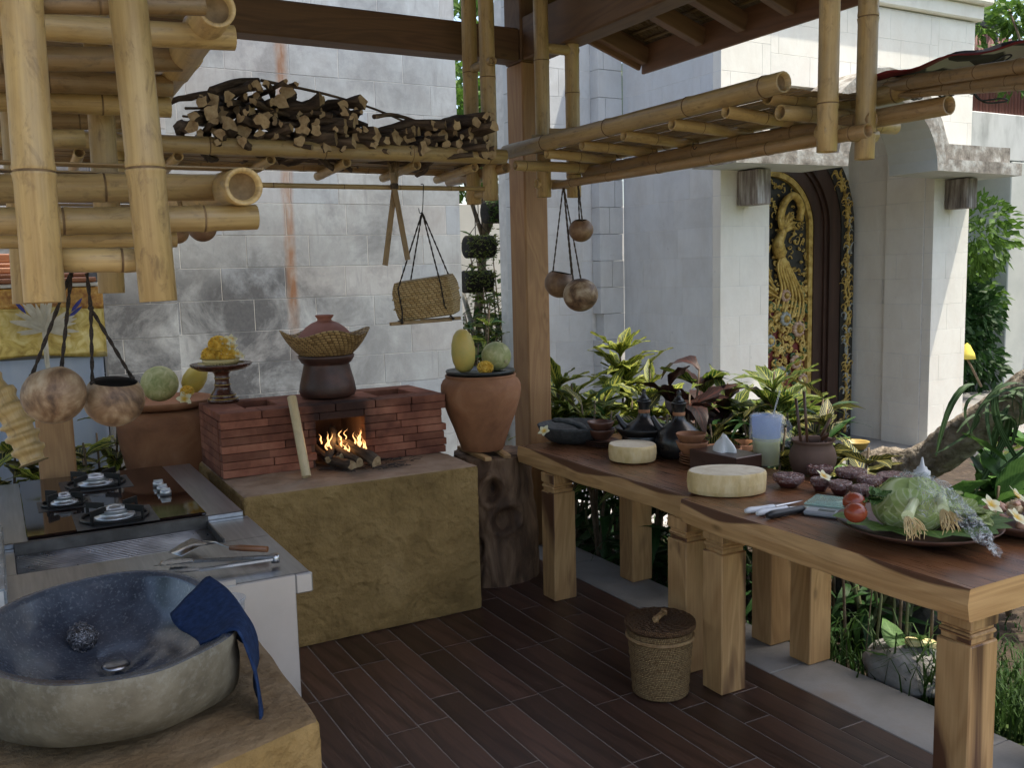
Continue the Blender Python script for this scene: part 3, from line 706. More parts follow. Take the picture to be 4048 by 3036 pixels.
# ---------------------------------------------------------------- hearth plinth and brick stove
def rough_block(name, lo, hi, mat_, seed, top_mat=None, swirl=.006, res=.016, parent=None, edge=.018):
    """plastered block: hand-trowelled relief on every visible face, soft uneven edges"""
    lo, hi = Vector(lo), Vector(hi); b = MB(); off = Vector((seed*7.3, seed*3.1, seed))
    ar = random.Random(seed); arcs = []
    for _ in range(30):      # hand-trowelled arcs: centre, radius band, heading
        arcs.append((ar.uniform(lo.x+lo.y*.0, hi.x), ar.uniform(lo.z, hi.z), ar.uniform(.05,.2), ar.uniform(-.4,3.5), ar.uniform(.6,1.3), ar.uniform(.026,.042), ar.uniform(.5,1.)))
    def disp(p, n):
        h = .55*mnoise.noise(p*3+off)+.3*mnoise.noise(p*11-off)+.32*mnoise.noise(p*28+off)+.18*mnoise.noise(p*60)
        if abs(n.y) > .5 or abs(n.x) > .5:
            pu = p.x if abs(n.y) > .5 else p.y-lo.y+lo.x
            best = 0.
            for (cx, cz, rd_, a_, sp_, wl_, am) in arcs:
                dx, dz = pu-cx, p.z-cz
                if abs(dx) > .3 or abs(dz) > .3: continue
                rr = math.hypot(dx, dz); q = abs(rr-rd_)/.06
                if q > 1: continue
                da = (math.atan2(dz, dx)-a_+math.pi) % (2*math.pi)-math.pi
                if abs(da) > sp_: continue
                best = max(best, am*(1-q*q)*(1-(da/sp_)**2)*max(0, math.sin(2*math.pi*rr/wl_+2.5*mnoise.noise(p*9)))**3*max(0,.5+1.4*mnoise.noise(p*14-off)))
            h += 1.0*best
        else:
            h += .6*max(0, mnoise.noise(Vector((p.x*6,p.y*14,seed))))
        pit = mnoise.noise(p*22-off); h -= .5*max(0, pit-.45)*3
        return swirl*h
    def rnd_edge(p):
        q = Vector(p)
        for i, j in ((0,1),(0,2),(1,2)):
            di = min(p[i]-lo[i], hi[i]-p[i]); dj = min(p[j]-lo[j], hi[j]-p[j])
            if di < edge and dj < edge:
                k = edge*(1+.5*mnoise.noise(p*9+off)); vi, vj = 1-di/k, 1-dj/k
                if vi > 0 and vj > 0:
                    d = (math.hypot(vi, vj)-1)
                    if d > 0:
                        s_ = k*d*.7; L = math.hypot(vi, vj)
                        q[i] += (1 if p[i]-lo[i] < hi[i]-p[i] else -1)*s_*vi/L; q[j] += (1 if p[j]-lo[j] < hi[j]-p[j] else -1)*s_*vj/L
        return q
    for ax, sg, mi in ((1,-1,0),(0,1,0),(0,-1,0),(2,1,1),(1,1,0)):
        i, j = [a for a in range(3) if a != ax]
        nu = max(2, int((hi[i]-lo[i])/res)); nv = max(2, int((hi[j]-lo[j])/res)); rows = []
        nrm = Vector((0,0,0)); nrm[ax] = sg
        for c in range(nv+1):
            row = []
            for a in range(nu+1):
                p = Vector((0,0,0)); p[ax] = hi[ax] if sg > 0 else lo[ax]
                p[i] = lo[i]+(hi[i]-lo[i])*a/nu; p[j] = lo[j]+(hi[j]-lo[j])*c/nv
                e = min(a, nu-a, c, nv-c)
                q = rnd_edge(p)
                if e > 0: q = q+nrm*disp(p, nrm)*(1 if mi == 0 else .6)
                row.append(q)
            rows.append(row)
        fl_ = (ax == 1) == (sg > 0)
        b.grid(rows, mi=mi, flip=(sg > 0) if ax == 1 else (sg < 0))
    o = b.build(name, [mat_, top_mat or mat_], parent); return o
MT['hearth_top'] = mott('hearth_top', [(.3,(.2,.12,.065)),(.5,(.32,.21,.13)),(.72,(.4,.28,.19))], ns=7, det=8, rough=.9, bns=40, bs=.4)
o = rough_block('hearth_plinth', (.85,3.855,0), (1.945,4.78,.70), MT['stucco'], 3, MT['hearth_top'], swirl=.014, res=.0075)
tag(o, 'ochre clay-plastered plinth with swirled trowel marks under the brick stove', 'plinth')
MT['brick'] = mott('red_brick', [(.3,(.13,.045,.028)),(.5,(.23,.085,.05)),(.72,(.33,.14,.085))], ns=9, det=7, rough=.85, bns=60, bs=.5, bd=.004, rnd=.32, spec=.25, fine=.12)
def soot(m, c, r0, r1):
    t = m.node_tree; b = [n for n in t.nodes if n.type == 'BSDF_PRINCIPLED'][0]; src = b.inputs['Base Color'].links[0].from_socket; pos = nd(t, 'NewGeometry').outputs['Position']
    d = nd(t, 'VectorMath', {0: pos, 1: c}, operation='DISTANCE').outputs['Value']; d = math_(t, 'ADD', d, math_(t, 'MULTIPLY', math_(t, 'SUBTRACT', noise(t, pos, 9, 6, .6), .5), .22))
    f = nd(t, 'MapRange', {0: d, 1: r1, 2: r0, 3: 0., 4: .85}).outputs[0]; t.links.new(mixc(t, f, src, (.012,.009,.008)), b.inputs['Base Color'])
soot(MT['brick'], (1.42,4.25,.95), .12, .26); soot(MT['hearth_top'], (1.42,4.2,.7), .08, .3)
MT['brick_core'] = mott('soot_mortar', [(.3,(.05,.026,.018)),(.7,(.11,.06,.04))], ns=9, rough=.95)
SY, SX0, SX1, SZ0, SZ1, SB = 4.245, .853, 1.968, .702, 1.0, 4.72
OX0, OX1, OZ = 1.293, 1.533, .922
st = thing('brick_stove', 'low red brick wood stove with an arched-less square firebox and two open pot holes', 'stove', (1.41,4.48,.7))
st['label'] = 'low red brick stove with a square fire opening and dark pot holes in its top'
b = MB()
b.box((SX0+.02,SY+.02,SZ0), (OX0-.005,SB-.02,SZ1-.05), 0); b.box((OX1+.005,SY+.02,SZ0), (SX1-.02,SB-.02,SZ1-.05), 0)
b.box((OX0-.004,SY+.022,OZ+.003), (OX1+.004,SB-.02,SZ1-.052), 0); b.box((OX0-.004,SY+.36,SZ0), (OX1+.004,SB-.022,OZ+.002), 0)
b.build('core', MT['brick_core'], st)
BL, BH = .222, .0372
bme = chamfer_block(BL-.004, .1, BH-.0032, .0025, MT['brick'], 'brick')
r = random.Random(11)
def brick(x0, x1, y0, y1, z0, z1, rot=False, d=.1):
    c = ((x0+x1)/2, (y0+y1)/2, (z0+z1)/2)
    if rot: m = Matrix.Translation(c) @ Matrix.Rotation(R(90),4,'Z') @ Matrix.Diagonal(((y1-y0-.004)/(BL-.004), (x1-x0)/.1, 1, 1))
    else: m = Matrix.Translation((c[0],c[1]+r.uniform(-.0015,.0015),c[2])) @ Matrix.Rotation(r.uniform(-.008,.008),4,'Z') @ Matrix.Diagonal(((x1-x0-.004)/(BL-.004), (y1-y0)/.1, 1, 1))
    new_obj('brick', bme, st, m)
for k in range(7):
    z0 = SZ0+k*BH; z1 = z0+BH; x = SX0-(BL*.5 if k % 2 else 0)-r.uniform(0,.05)
    while x < SX1-.01:
        a, e = max(SX0, x), min(SX1, x+BL*r.choice((1,1,1.1)))
        x = x+ (e-max(SX0,x) if e < SX1 else BL) if a > x else e
        segs = [(a, e)]
        if z0 < OZ-.02:
            segs = []
            if a < OX0: segs.append((a, min(e, OX0)))
            if e > OX1: segs.append((max(a, OX1), e))
        for s0, s1 in segs:
            if s1-s0 > .03: brick(s0, s1, SY, SY+.05, z0, z1)
    y = SY+.055-(BL*.5 if k % 2 else 0)
    while y < SB-.01:
        a, e = max(SY+.055, y), min(SB, y+BL); y += BL
        if e-a > .03:
            brick(SX0, SX0+.05, a, e, z0, z1, True); brick(SX1-.05, SX1, a, e, z0, z1, True)
# cap course: bricks along the front, slabs around the pot holes
z0 = SZ0+7*BH; zc = SZ1
x = SX0
for wd in (.19,.15,.2,.2,.19,.19):
    e = min(SX1, x+wd)
    if e-x > .03:
        m = Matrix.Translation(((x+e)/2, SY+.058, (z0+zc)/2)) @ Matrix.Diagonal(((e-x-.004)/(BL-.004), 1.16, (zc-z0-.001)/(BH-.0032), 1)); new_obj('brick', bme, st, m)
    x = e
def slab(x0, x1, y0, y1): b = MB(); b.box((x0,y0,z0+.001), (x1,y1,zc), .004, 0); b.build('cap_slab', MT['brick'], st)
HY0, HY1 = SY+.15, SY+.37
slab(SX0, SX1, HY1+.002, SB)
slab(SX0, 1.0, SY+.12, HY1); slab(1.16, 1.66, SY+.12, HY1); slab(1.86, SX1, SY+.12, HY1)
slab(1.003, 1.157, SY+.12, HY0-.002); slab(1.663, 1.857, SY+.12, HY0-.002)
# burning wood in the fire opening
MT['log_bark'] = mott('log_bark', [(.3,(.025,.015,.009)),(.5,(.075,.048,.03)),(.75,(.18,.13,.085))], coord='UV', scale=(6,30,1), ns=1.5, det=7, rough=.9, bs=.8, bd=.006, rnd=.25)
MT['log_end'] = mott('log_cut', [(.3,(.2,.12,.055)),(.55,(.4,.28,.15)),(.8,(.52,.4,.24))], ns=30, rough=.8, bs=.3, rnd=.18)
MT['char'] = mott('charred_wood', [(.3,(.012,.01,.009)),(.6,(.05,.04,.032)),(.75,(.2,.15,.1))], ns=30, det=7, rough=.9, bs=.8, bd=.006)
def log(p0, p1, r0, name='firewood_log', mat_=None, n=9, knob=.25, seed=0, bend=.04):
    p0, p1 = Vector(p0), Vector(p1); rr = random.Random(seed); L = (p1-p0).length; t = (p1-p0)/L
    sd_ = t.orthogonal().normalized(); up = sd_.cross(t); off = rr.uniform(0,50); b = MB(); rows = []; uvs = []; m = 7
    for i in range(m+1):
        s = i/m; c = p0+t*L*s+(sd_*math.sin(off)+up*math.cos(off))*bend*L*math.sin(math.pi*s)
        rows.append([c+(sd_*math.cos(2*math.pi*j/n)+up*math.sin(2*math.pi*j/n))*r0*(1-.15*s)*(1+knob*mnoise.noise(Vector((math.cos(6.283*j/n)*1.2, math.sin(6.283*j/n)*1.2, s*3*L/.2+off)))*1.6) for j in range(n)])
        uvs.append([(s*L+off, j/n*6.28*r0+off) for j in range(n+1)])
    base = b.grid(rows, uvs, closed=True, flip=True)
    b.face(range(base, base+n), None, 1, False); b.face(list(range(base+m*n, base+m*n+n))[::-1], None, 1, False)
    return b.build(name, mat_ or [MT['log_bark'], MT['log_end']])
for k, (u0, v0, u1, d1, z1, rd) in enumerate(((1.4,4.06,1.315,4.42,.79,.022),(1.45,4.1,1.36,4.5,.79,.02),(1.52,4.07,1.41,4.48,.79,.027),(1.39,4.2,1.45,4.5,.83,.022),(1.33,4.2,1.44,4.46,.85,.018))):
    o = log((u0,v0,.73+.012*(k//3)), (u1,d1,z1), rd, 'burning_log', [MT['char'] if k > 2 else MT['log_bark'], MT['log_end']], 10, .55, 40+k, .06)
    tag(o, ('thin charred log lying on top of the fire in the stove opening' if k == 4 else 'short charred log lying across the fire in the stove opening' if k == 3 else ('leftmost','middle','rightmost')[k]+' burning log sticking out of the fire opening of the brick stove'), 'log', 'logs burning in the stove')
fm_, t, bb, out = nt('flame'); em = nd(t, 'Emission'); lw = nd(t, 'LayerWeight', {'Blend': .35}); uvn = nd(t, 'TexCoord').outputs['UV']
sp_ = nd(t, 'SeparateXYZ', {0: uvn}); ns_ = noise(t, nd(t, 'Mapping', {'Vector': nd(t, 'NewGeometry').outputs['Position'], 'Scale': (30,30,12)}).outputs[0], 1.2, 3)
cl = ramp(t, math_(t, 'ADD', math_(t, 'MULTIPLY', lw.outputs['Facing'], .75), math_(t, 'MULTIPLY', ns_, .3)), [(.15,(1.,.62,.28)),(.5,(1.,.34,.07)),(.85,(.6,.1,.01))])
t.links.new(cl, em.inputs[0]); em.inputs[1].default_value = 1.3
tp = nd(t, 'BsdfTransparent'); fc = math_(t, 'MULTIPLY', math_(t, 'SUBTRACT', 1.05, lw.outputs['Facing']), ramp(t, ns_, [(.3,.25),(.6,1.)]), clamp=True)
mx = nd(t, 'MixShader', {0: fc, 1: tp.outputs[0], 2: em.outputs[0]}); t.links.new(mx.outputs[0], out.inputs[0]); MT['flame'] = fm_
fr = thing('fire', 'orange wood fire flickering in the square opening of the brick stove', 'fire', (1.4,4.3,.75))
r = random.Random(3)
for k in range(22):
    x = r.choice((r.uniform(1.305,1.36), r.uniform(1.4,1.46), r.uniform(1.48,1.52))); y = r.uniform(4.18,4.3); z = .735+r.uniform(.0,.09)+(.03 if x < 1.37 else 0); h = r.uniform(.035,.075)*(1.25 if x < 1.37 else 1); w_ = r.uniform(.006,.013)
    b = MB(); pts = []; rad = []; sw = r.uniform(.006,.016)
    for i in range(13):
        s = i/12; pts.append((x+sw*math.sin(s*4.5+k)*s+.004*math.sin(s*9+k*2), y+.01*math.cos(s*4+k)*s, z+h*s)); rad.append(max(.0003, w_*(math.sin(math.pi*min(1,(s*.8+.2))))*(1-s)**.7))
    b.tube(pts, rad, 10, cap=False, squash=.45); b.build('flame', MT['flame'], fr)
fl_l = bpy.data.lights.new('fire_light', 'POINT'); fl_l.energy = .35; fl_l.color = (1,.5,.18); fl_l.shadow_soft_size = .05
flo = bpy.data.objects.new('fire_light', fl_l); COL.objects.link(flo); flo.location = (1.41,4.3,.84)
# twigs and ash in front of the opening
b = MB(); r = random.Random(6)
for k in range(70):
    x = r.gauss(1.52,.11); y = r.uniform(4.0,4.22); a = r.uniform(0,3.14); L = r.uniform(.02,.09)
    if not (.9 < x < 1.9): continue
    b.tube([(x,y,.7085),(x+L*math.cos(a)*.5,y+L*math.sin(a)*.3,.711+r.uniform(0,.006)),(x+L*math.cos(a),y+L*math.sin(a)*.5,.7085)], r.uniform(.0008,.002), 4)
tag(b.build('kindling', MT['char']), 'scatter of thin twigs and ash in front of the stove fire', 'twigs', kind='stuff')
# blow pipe, leaning on the stove
pp = MB(); p0, p1 = Vector((1.175,4.038,0.712)), Vector((1.179,4.225,1.052))
o = cane(p0, p1, .021, 'bamboo_pipe', None, 'bamboo', node=.6, bend=.0, n=18, seed=2)
MT['pipe'] = bamboo('pale_bamboo', (.5,.37,.19), (.62,.48,.27), (.4,.28,.14)); o.data.materials[0] = MT['pipe']
tag(o, 'pale bamboo blow pipe leaning against the front of the brick stove', 'bamboo pipe')
# clay steamer: pot, woven cone, lid
MT['pot_dark'] = mott('fired_clay_pot', [(.3,(.018,.012,.011)),(.5,(.06,.028,.02)),(.72,(.16,.065,.042))], ns=4, det=5, rough=.42, bs=.1, spec=.4)
MT['clay'] = mott('terracotta', [(.3,(.2,.08,.034)),(.55,(.31,.135,.06)),(.75,(.41,.21,.11))], ns=5.5, det=9, dist=.6, rough=.75, bns=60, bs=.3, rnd=.1, fine=.15)
MT['clay_lid'] = mott('terracotta_lid', [(.3,(.24,.085,.055)),(.7,(.32,.125,.08))], ns=6, rough=.65, bs=.1)
PX, PY = 1.44, 4.5
b = MB(); b.lathe([(0,1.002),(.1,1.002),(.132,1.012),(.141,1.035),(.136,1.07),(.121,1.13),(.113,1.165),(.113,1.172),(.122,1.176),(.137,1.2),(.14,1.214),(.132,1.216),(.1,1.19),(0,1.18)], (PX,PY,0), 48)
tag(b.build('clay_pot', MT['pot_dark']), 'smoke-darkened waisted clay pot standing on the brick stove', 'pot')
def weave_mat(name, c1, c2, c3, su, sv, rough=.6):
    """plaited palm or bamboo strips: twill from uv"""
    m, t, b, out = nt(name); uv = nd(t, 'TexCoord').outputs['UV']; s = nd(t, 'SeparateXYZ', {0: uv})
    u = math_(t, 'MULTIPLY', s.outputs[0], su); v = math_(t, 'MULTIPLY', s.outputs[1], sv)
    row = math_(t, 'FLOOR', v); ush = math_(t, 'ADD', u, math_(t, 'MULTIPLY', row, .27))
    fu = math_(t, 'FRACT', ush); fv = math_(t, 'FRACT', v)
    hu = math_(t, 'SINE', math_(t, 'MULTIPLY', fu, math.pi)); hv = math_(t, 'SINE', math_(t, 'MULTIPLY', fv, math.pi)); h = math_(t, 'MULTIPLY', hu, hv)
    cellr = nd(t, 'TexWhiteNoise', {'Vector': nd(t, 'CombineXYZ', {0: math_(t, 'FLOOR', ush), 1: row}).outputs[0]}).outputs[0]
    c = ramp(t, cellr, [(.0, c1), (.6, c2)]); c = mixc(t, ramp(t, h, [(.05, 1.), (.35, 0.)]), c, c3)
    g = noise(t, nd(t, 'Mapping', {'Vector': uv, 'Scale': (90,400,1)}).outputs[0], 1, 3); c = mixc(t, math_(t, 'MULTIPLY', g, .25), c, c3)
    t.links.new(c, b.inputs['Base Color']); b.inputs['Roughness'].default_value = rough; b.inputs['Specular IOR Level'].default_value = .3
    bump(t, b, h, .9, .004); return m
MT['weave'] = weave_mat('plaited_palm', (.4,.27,.11), (.55,.4,.19), (.16,.1,.04), 46, 95)
MT['weave_cone'] = weave_mat('plaited_cone', (.22,.13,.045), (.46,.31,.13), (.09,.05,.02), 34, 75)
b = MB()
def cone_fn(rr, z, a, i):
    k = max(0, (z-1.25)/.08); return rr*(1+.05*k*math.cos(4*a+.6)), .016*k*math.cos(4*a+.6)*1.0
prof = [(.105,1.195),(.134,1.22),(.15,1.235),(.168,1.255),(.184,1.275),(.198,1.297),(.208,1.318),(.213,1.328),(.207,1.33),(.19,1.305),(.16,1.27),(.13,1.24),(.09,1.225)]
b.lathe(prof, (PX,PY,0), 72, fn=cone_fn)
tag(b.build('steaming_cone', MT['weave_cone']), 'woven bamboo steaming cone with flared wavy rim set in the clay pot', 'steamer')
b = MB(); b.lathe([(.142,1.285),(.145,1.292),(.137,1.302),(.12,1.325),(.095,1.352),(.065,1.372),(.042,1.381),(.034,1.386),(.034,1.392),(.044,1.405),(.046,1.411),(.04,1.413),(.03,1.411),(0,1.409)], (PX,PY,0), 48)
tag(b.build('terracotta_cover', MT['clay_lid']), 'domed terracotta lid with a flat knob on the steaming cone', 'lid')
# ---------------------------------------------------------------- flowers, fruit
def petal_mat(name, c0, c1):
    m, t, b, out = nt(name); s = nd(t, 'SeparateXYZ', {0: nd(t, 'TexCoord').outputs['UV']})
    c = ramp(t, s.outputs[1], [(.15, c0), (.6, c1)]); t.links.new(c, b.inputs['Base Color']); b.inputs['Roughness'].default_value = .5
    tr = nd(t, 'BsdfTranslucent', {'Color': c}); mx = nd(t, 'MixShader', {0: .25, 1: b.outputs[0], 2: tr.outputs[0]}); t.links.new(mx.outputs[0], out.inputs[0]); return m
MT['frangipani'] = petal_mat('frangipani_petal', (.78,.5,.05), (.78,.74,.5))
MT['marigold'] = mott('marigold_petal', [(.3,(.66,.42,.05)),(.6,(.82,.6,.13)),(.8,(.86,.72,.32))], ns=60, rough=.7, bs=.3)
pm = MB()
for k in range(5):
    a = k*2*math.pi/5; rows = []; uvs = []
    for i in range(6):
        s = i/5; w_ = .36*math.sin(math.pi*min(.98,s*.82+.12))*(1 if s < .9 else .8); rad = .04+s*.96
        cx, cz = rad*math.cos(.55*(1-s)+.35), rad*math.sin(.65)*(1-.35*s)+.05*math.sin(s*3)
        row = []
        for j in (-1,-.4,.4,1):
            row.append(Vector((cx*math.cos(a)-j*w_*math.sin(a), cx*math.sin(a)+j*w_*math.cos(a), cz*.6+.1*j*w_+.0)))
        rows.append(row); uvs.append([(j_,s) for j_ in (0,.33,.66,1)])
    pm.grid(rows, uvs)
fr_me = pm.mesh('frangipani', MT['frangipani'])
def flower(p, s, label, tilt=(0,0), rz=0, group='frangipani blossoms'):
    o = new_obj('frangipani_blossom', fr_me, None, Matrix.Translation(p) @ Matrix.Rotation(tilt[0],4,'X') @ Matrix.Rotation(tilt[1],4,'Y') @ Matrix.Rotation(rz,4,'Z') @ Matrix.Scale(s,4))
    return tag(o, label, 'flower', group)
mm = MB(); r = random.Random(12)
for k in range(150):
    zz = 1-2*(k+.5)/150; a = k*2.39996; q = math.sqrt(1-zz*zz); d = Vector((q*math.cos(a), q*math.sin(a), zz*.85))
    t1 = d.orthogonal().normalized(); t2 = d.cross(t1); ang = r.uniform(0,3.14); e1 = (t1*math.cos(ang)+t2*math.sin(ang))
    e2 = d.cross(e1).normalized(); c = d*.88; w_ = .24
    i0 = mm.add([c-e1*w_, c+e2*.04+d*.06-e1*w_*.9+d*.16, c+d*.3+e2*.02, c+e1*w_*.9+d*.16, c+e1*w_, c-d*.12]); mm.face(range(i0,i0+6), None, 0, False)
mm.ball((0,0,0), .86, 14, 0, .85, .08, 6)
mg_me = mm.mesh('marigold', MT['marigold'])
def marigold(p, s, label, group='marigold heads'):
    o = new_obj('marigold', mg_me, None, Matrix.Translation(p) @ Matrix.Rotation(ru(0,6),4,'Z') @ Matrix.Scale(s,4)); return tag(o, label, 'flower', group)
# offering stand with woven tray
MT['lacquer'] = mott('brown_lacquer', [(.3,(.035,.014,.009)),(.6,(.085,.03,.018)),(.8,(.14,.06,.03))], ns=9, rough=.28, coat=.3)
MT['gilt_line'] = mott('gilt_line', [(.3,(.25,.15,.03)),(.7,(.5,.35,.1))], ns=30, rough=.4, metal=.3)
DXs, DYs, DZs = (0.961,4.660,1.025)
DZs = 1.0
os_ = thing('offering_stand', 'dark lacquered wooden pedestal dish standing on the stove corner under the flower offering', 'pedestal dish', (DXs,DYs,DZs))
k_ = .00222
b = MB(); b.lathe([(0,1.003),(.072,1.003),(.076,1.012),(.07,1.02),(.06,1.028),(.062,1.036),(.054,1.046),(.042,1.062),(.036,1.085),(.04,1.088),(.036,1.093),(.034,1.115),(.038,1.12),(.034,1.125),(.036,1.14),(.045,1.152)], (DXs,DYs,0), 32); b.build('foot', MT['lacquer'], os_)
for z, q in ((1.02,.0712),(1.037,.0625),(1.088,.0408),(1.12,.0388)):
    b = MB(); b.lathe([(q-.004,z-.002),(q,z-.002),(q,z+.002),(q-.004,z+.002)], (DXs,DYs,0), 32); b.build('gilt_band', MT['gilt_line'], os_)
b = MB(); b.lathe([(0,1.152),(.05,1.152),(.11,1.162),(.14,1.178),(.148,1.19),(.145,1.193),(.135,1.186),(.1,1.176),(0,1.174)], (DXs,DYs,0), 48); b.build('dish', MT['lacquer'], os_)
tr_ = thing('offering_tray', 'plaited yellow palm-leaf offering tray on the pedestal dish', 'tray', (DXs,DYs,1.178))
MT['palm_strip'] = mott('young_palm_leaf', [(.3,(.5,.38,.14)),(.7,(.72,.63,.36))], coord='UV', scale=(1,40,1), ns=2, rough=.6, rnd=.1)
b = MB(); b.lathe([(0,1.18),(.075,1.181),(.086,1.205),(.09,1.215),(.084,1.214),(.074,1.19),(0,1.188)], (DXs,DYs,0), 40); b.build('bowl', MT['palm_strip'], tr_)
b = MB()
for k in range(46):
    a = k*6.283/46; c = Vector((math.cos(a), math.sin(a), 0)); s_ = Vector((-math.sin(a), math.cos(a), 0)); o0 = Vector((DXs,DYs,0))
    b.quad(o0+c*.07-s_*.005+Vector((0,0,1.2)), o0+c*.07+s_*.005+Vector((0,0,1.2)), o0+c*.11+s_*.003+Vector((0,0,1.192)), o0+c*.108-s_*.003+Vector((0,0,1.196)))
    b.quad(o0+c*.08-s_*.005+Vector((0,0,1.213)), o0+c*.08+s_*.005+Vector((0,0,1.216)), o0+c*.1+s_*.003+Vector((0,0,1.222)), o0+c*.1-s_*.003+Vector((0,0,1.219)))
b.build('fringe', MT['palm_strip'], tr_)
for k, (a, q, z, s, nm) in enumerate(((3.6,.045,1.235,.042,'left'),(5.6,.045,1.235,.042,'right'),(1.6,.04,1.24,.042,'back'),(4.7,.02,1.285,.045,'topmost'))):
    marigold((DXs+q*math.cos(a-.5),DYs+q*math.sin(a-.5),z), s, nm+' marigold head of the mound on the palm-leaf offering tray')
for k, (dx, dy, z, s) in enumerate(((.012,-.055,1.255,.032),(.05,-.035,1.27,.03),(.02,-.04,1.3,.033),(.05,-.02,1.305,.033),(.07,-.045,1.235,.03),(.088,-.03,1.225,.026))):
    flower((DXs+dx,DYs+dy,z), s, 'white and yellow frangipani blossom tucked among the marigolds on the offering tray', (R(50),R(20*(k-2)*.5)), k*1.3, 'blossoms on the offering tray')
# jars
def jar(name, label, c, prof, parts=()):
    t_ = thing(name, label, 'jar', c); return t_
MT['tray_black'] = mott('black_tray', [(.3,(.015,.017,.016)),(.7,(.03,.034,.032))], ns=8, rough=.35)
JX, JY = 2.182, 4.27
jr = thing('terracotta_jar', 'tall terracotta jar on the tree stump, topped with a black tray of fruit', 'jar', (JX,JY,.685))
kz = 1.0
b = MB(); b.lathe([(0,.688),(.104,.688),(.11,.694),(.125,.74),(.15,.81),(.178,.88),(.199,.95),(.208,1.0),(.206,1.03),(.196,1.052),(.183,1.063),(.18,1.07),(.184,1.075),(.182,1.082),(.172,1.082),(.165,1.06),(0,1.05)], (JX,JY,0), 56, wob=.012); b.build('body', MT['clay'], jr)
b = MB(); b.lathe([(0,1.084),(.168,1.084),(.178,1.092),(.18,1.104),(.175,1.105),(.166,1.095),(0,1.093)], (JX,JY,0), 48)
tag(b.build('fruit_tray', MT['tray_black']), 'round black tray under the papaya and melon on the right terracotta jar', 'tray')
MT['papaya'] = mott('papaya_skin', [(.3,(.26,.28,.07)),(.5,(.46,.38,.1)),(.72,(.6,.42,.1))], ns=7, det=5, rough=.45, bs=.05)
MT['melon'] = mott('melon_skin', [(.33,(.24,.28,.1)),(.5,(.37,.38,.16)),(.68,(.52,.5,.28))], ns=26, det=9, dist=.8, rough=.6, bs=.6, bd=.004)
MT['mango'] = mott('yellow_fruit', [(.3,(.5,.38,.06)),(.7,(.66,.52,.12))], ns=9, rough=.45, bs=.05)
MT['stalk'] = mott('fruit_stalk', [(.3,(.3,.26,.12)),(.7,(.5,.46,.28))], ns=40, rough=.8)
def fruit(name, label, p, prof, mat_, tilt=(0,0), n=32):
    b = MB(); Mx = Matrix.Translation(p) @ Matrix.Rotation(tilt[0],4,'X') @ Matrix.Rotation(tilt[1],4,'Y'); b.lathe(prof, (0,0,0), n, wob=.03)
    b.v = [tuple(Mx @ Vector(q)) for q in b.v]; return tag(b.build(name, mat_), label, name.replace('_',' '))
fruit('papaya', 'upright yellow-green papaya on the black tray of the right jar', (JX-.085,JY+.01,1.096), [(0,0),(.025,.002),(.045,.02),(.058,.06),(.062,.1),(.058,.15),(.046,.19),(.028,.214),(.01,.222),(0,.223)], MT['papaya'], (0,R(-3)))
mel = fruit('melon', 'round pale green melon with its stalk scar turned to the front, on the right jar', (JX+.085,JY-.02,1.17), [(.078*math.sin(math.pi*i/14),-.076*math.cos(math.pi*i/14)) for i in range(15)], MT['melon'])
b = MB(); b.lathe([(0,.001),(.01,.001),(.012,.003),(.009,.005),(0,.004)], (JX+.103,JY-.088,1.147), 12, axis=Vector((.18,-.95,-.28)))
b.build('stalk_scar', MT['stalk'], mel)
marigold((JX-.028,JY-.11,1.125), .037, 'single marigold head in front of the papaya on the right jar')
# left jar
LJ = Vector((0.738,5.02,0)); zr = 0.994
sb = MB(); sb.box((LJ.x-.2,LJ.y-.2,-.1), (LJ.x+.2,LJ.y+.2,.38), .02, 2); tag(sb.build('stone_block', MT['kerb']), 'rough stone block carrying the big terracotta jar behind the hob', 'block')
jl = thing('terracotta_jar', 'wide terracotta jar behind the hob, its dish rim heaped with melon and mango', 'jar', (LJ.x,LJ.y,.38))
b = MB(); b.lathe([(0,.382),(.14,.382),(.15,.39),(.17,.5),(.2,.64),(.226,.78),(.236,.87),(.235,.91),(.224,.94),(.2,.95),(0,.94)], (LJ.x,LJ.y,0), 56, wob=.01); b.build('body', MT['clay'], jl)
b = MB(); b.lathe([(0,.952),(.18,.953),(.232,.968),(.248,.985),(.251,.996),(.243,1.0),(.225,.985),(.18,.968),(0,.962)], (LJ.x,LJ.y,0), 56); b.build('dish', MT['clay'], jl)
fruit('melon', 'large round green melon on the dish of the left jar', (0.713,4.950,1.084), [(.092*math.sin(math.pi*i/14),-.09*math.cos(math.pi*i/14)) for i in range(15)], MT['melon'])
q = Vector((0.891,5.000,1.082)); fruit('mango', 'yellow oval mango leaning beside the big green melon on the left jar', (q.x-.04,q.y,q.z-.055), [(0,0),(.025,.003),(.048,.025),(.058,.06),(.055,.1),(.04,.14),(.02,.158),(0,.162)], MT['mango'], (R(-10),R(35)))
marigold((0.821,4.820,1.050), .03, 'marigold head between the melon and the mango on the left jar')
flower((0.802,4.800,1.014), .042, 'frangipani blossom at the rim of the left jar, below the marigold', (R(70),R(-10)), .5)
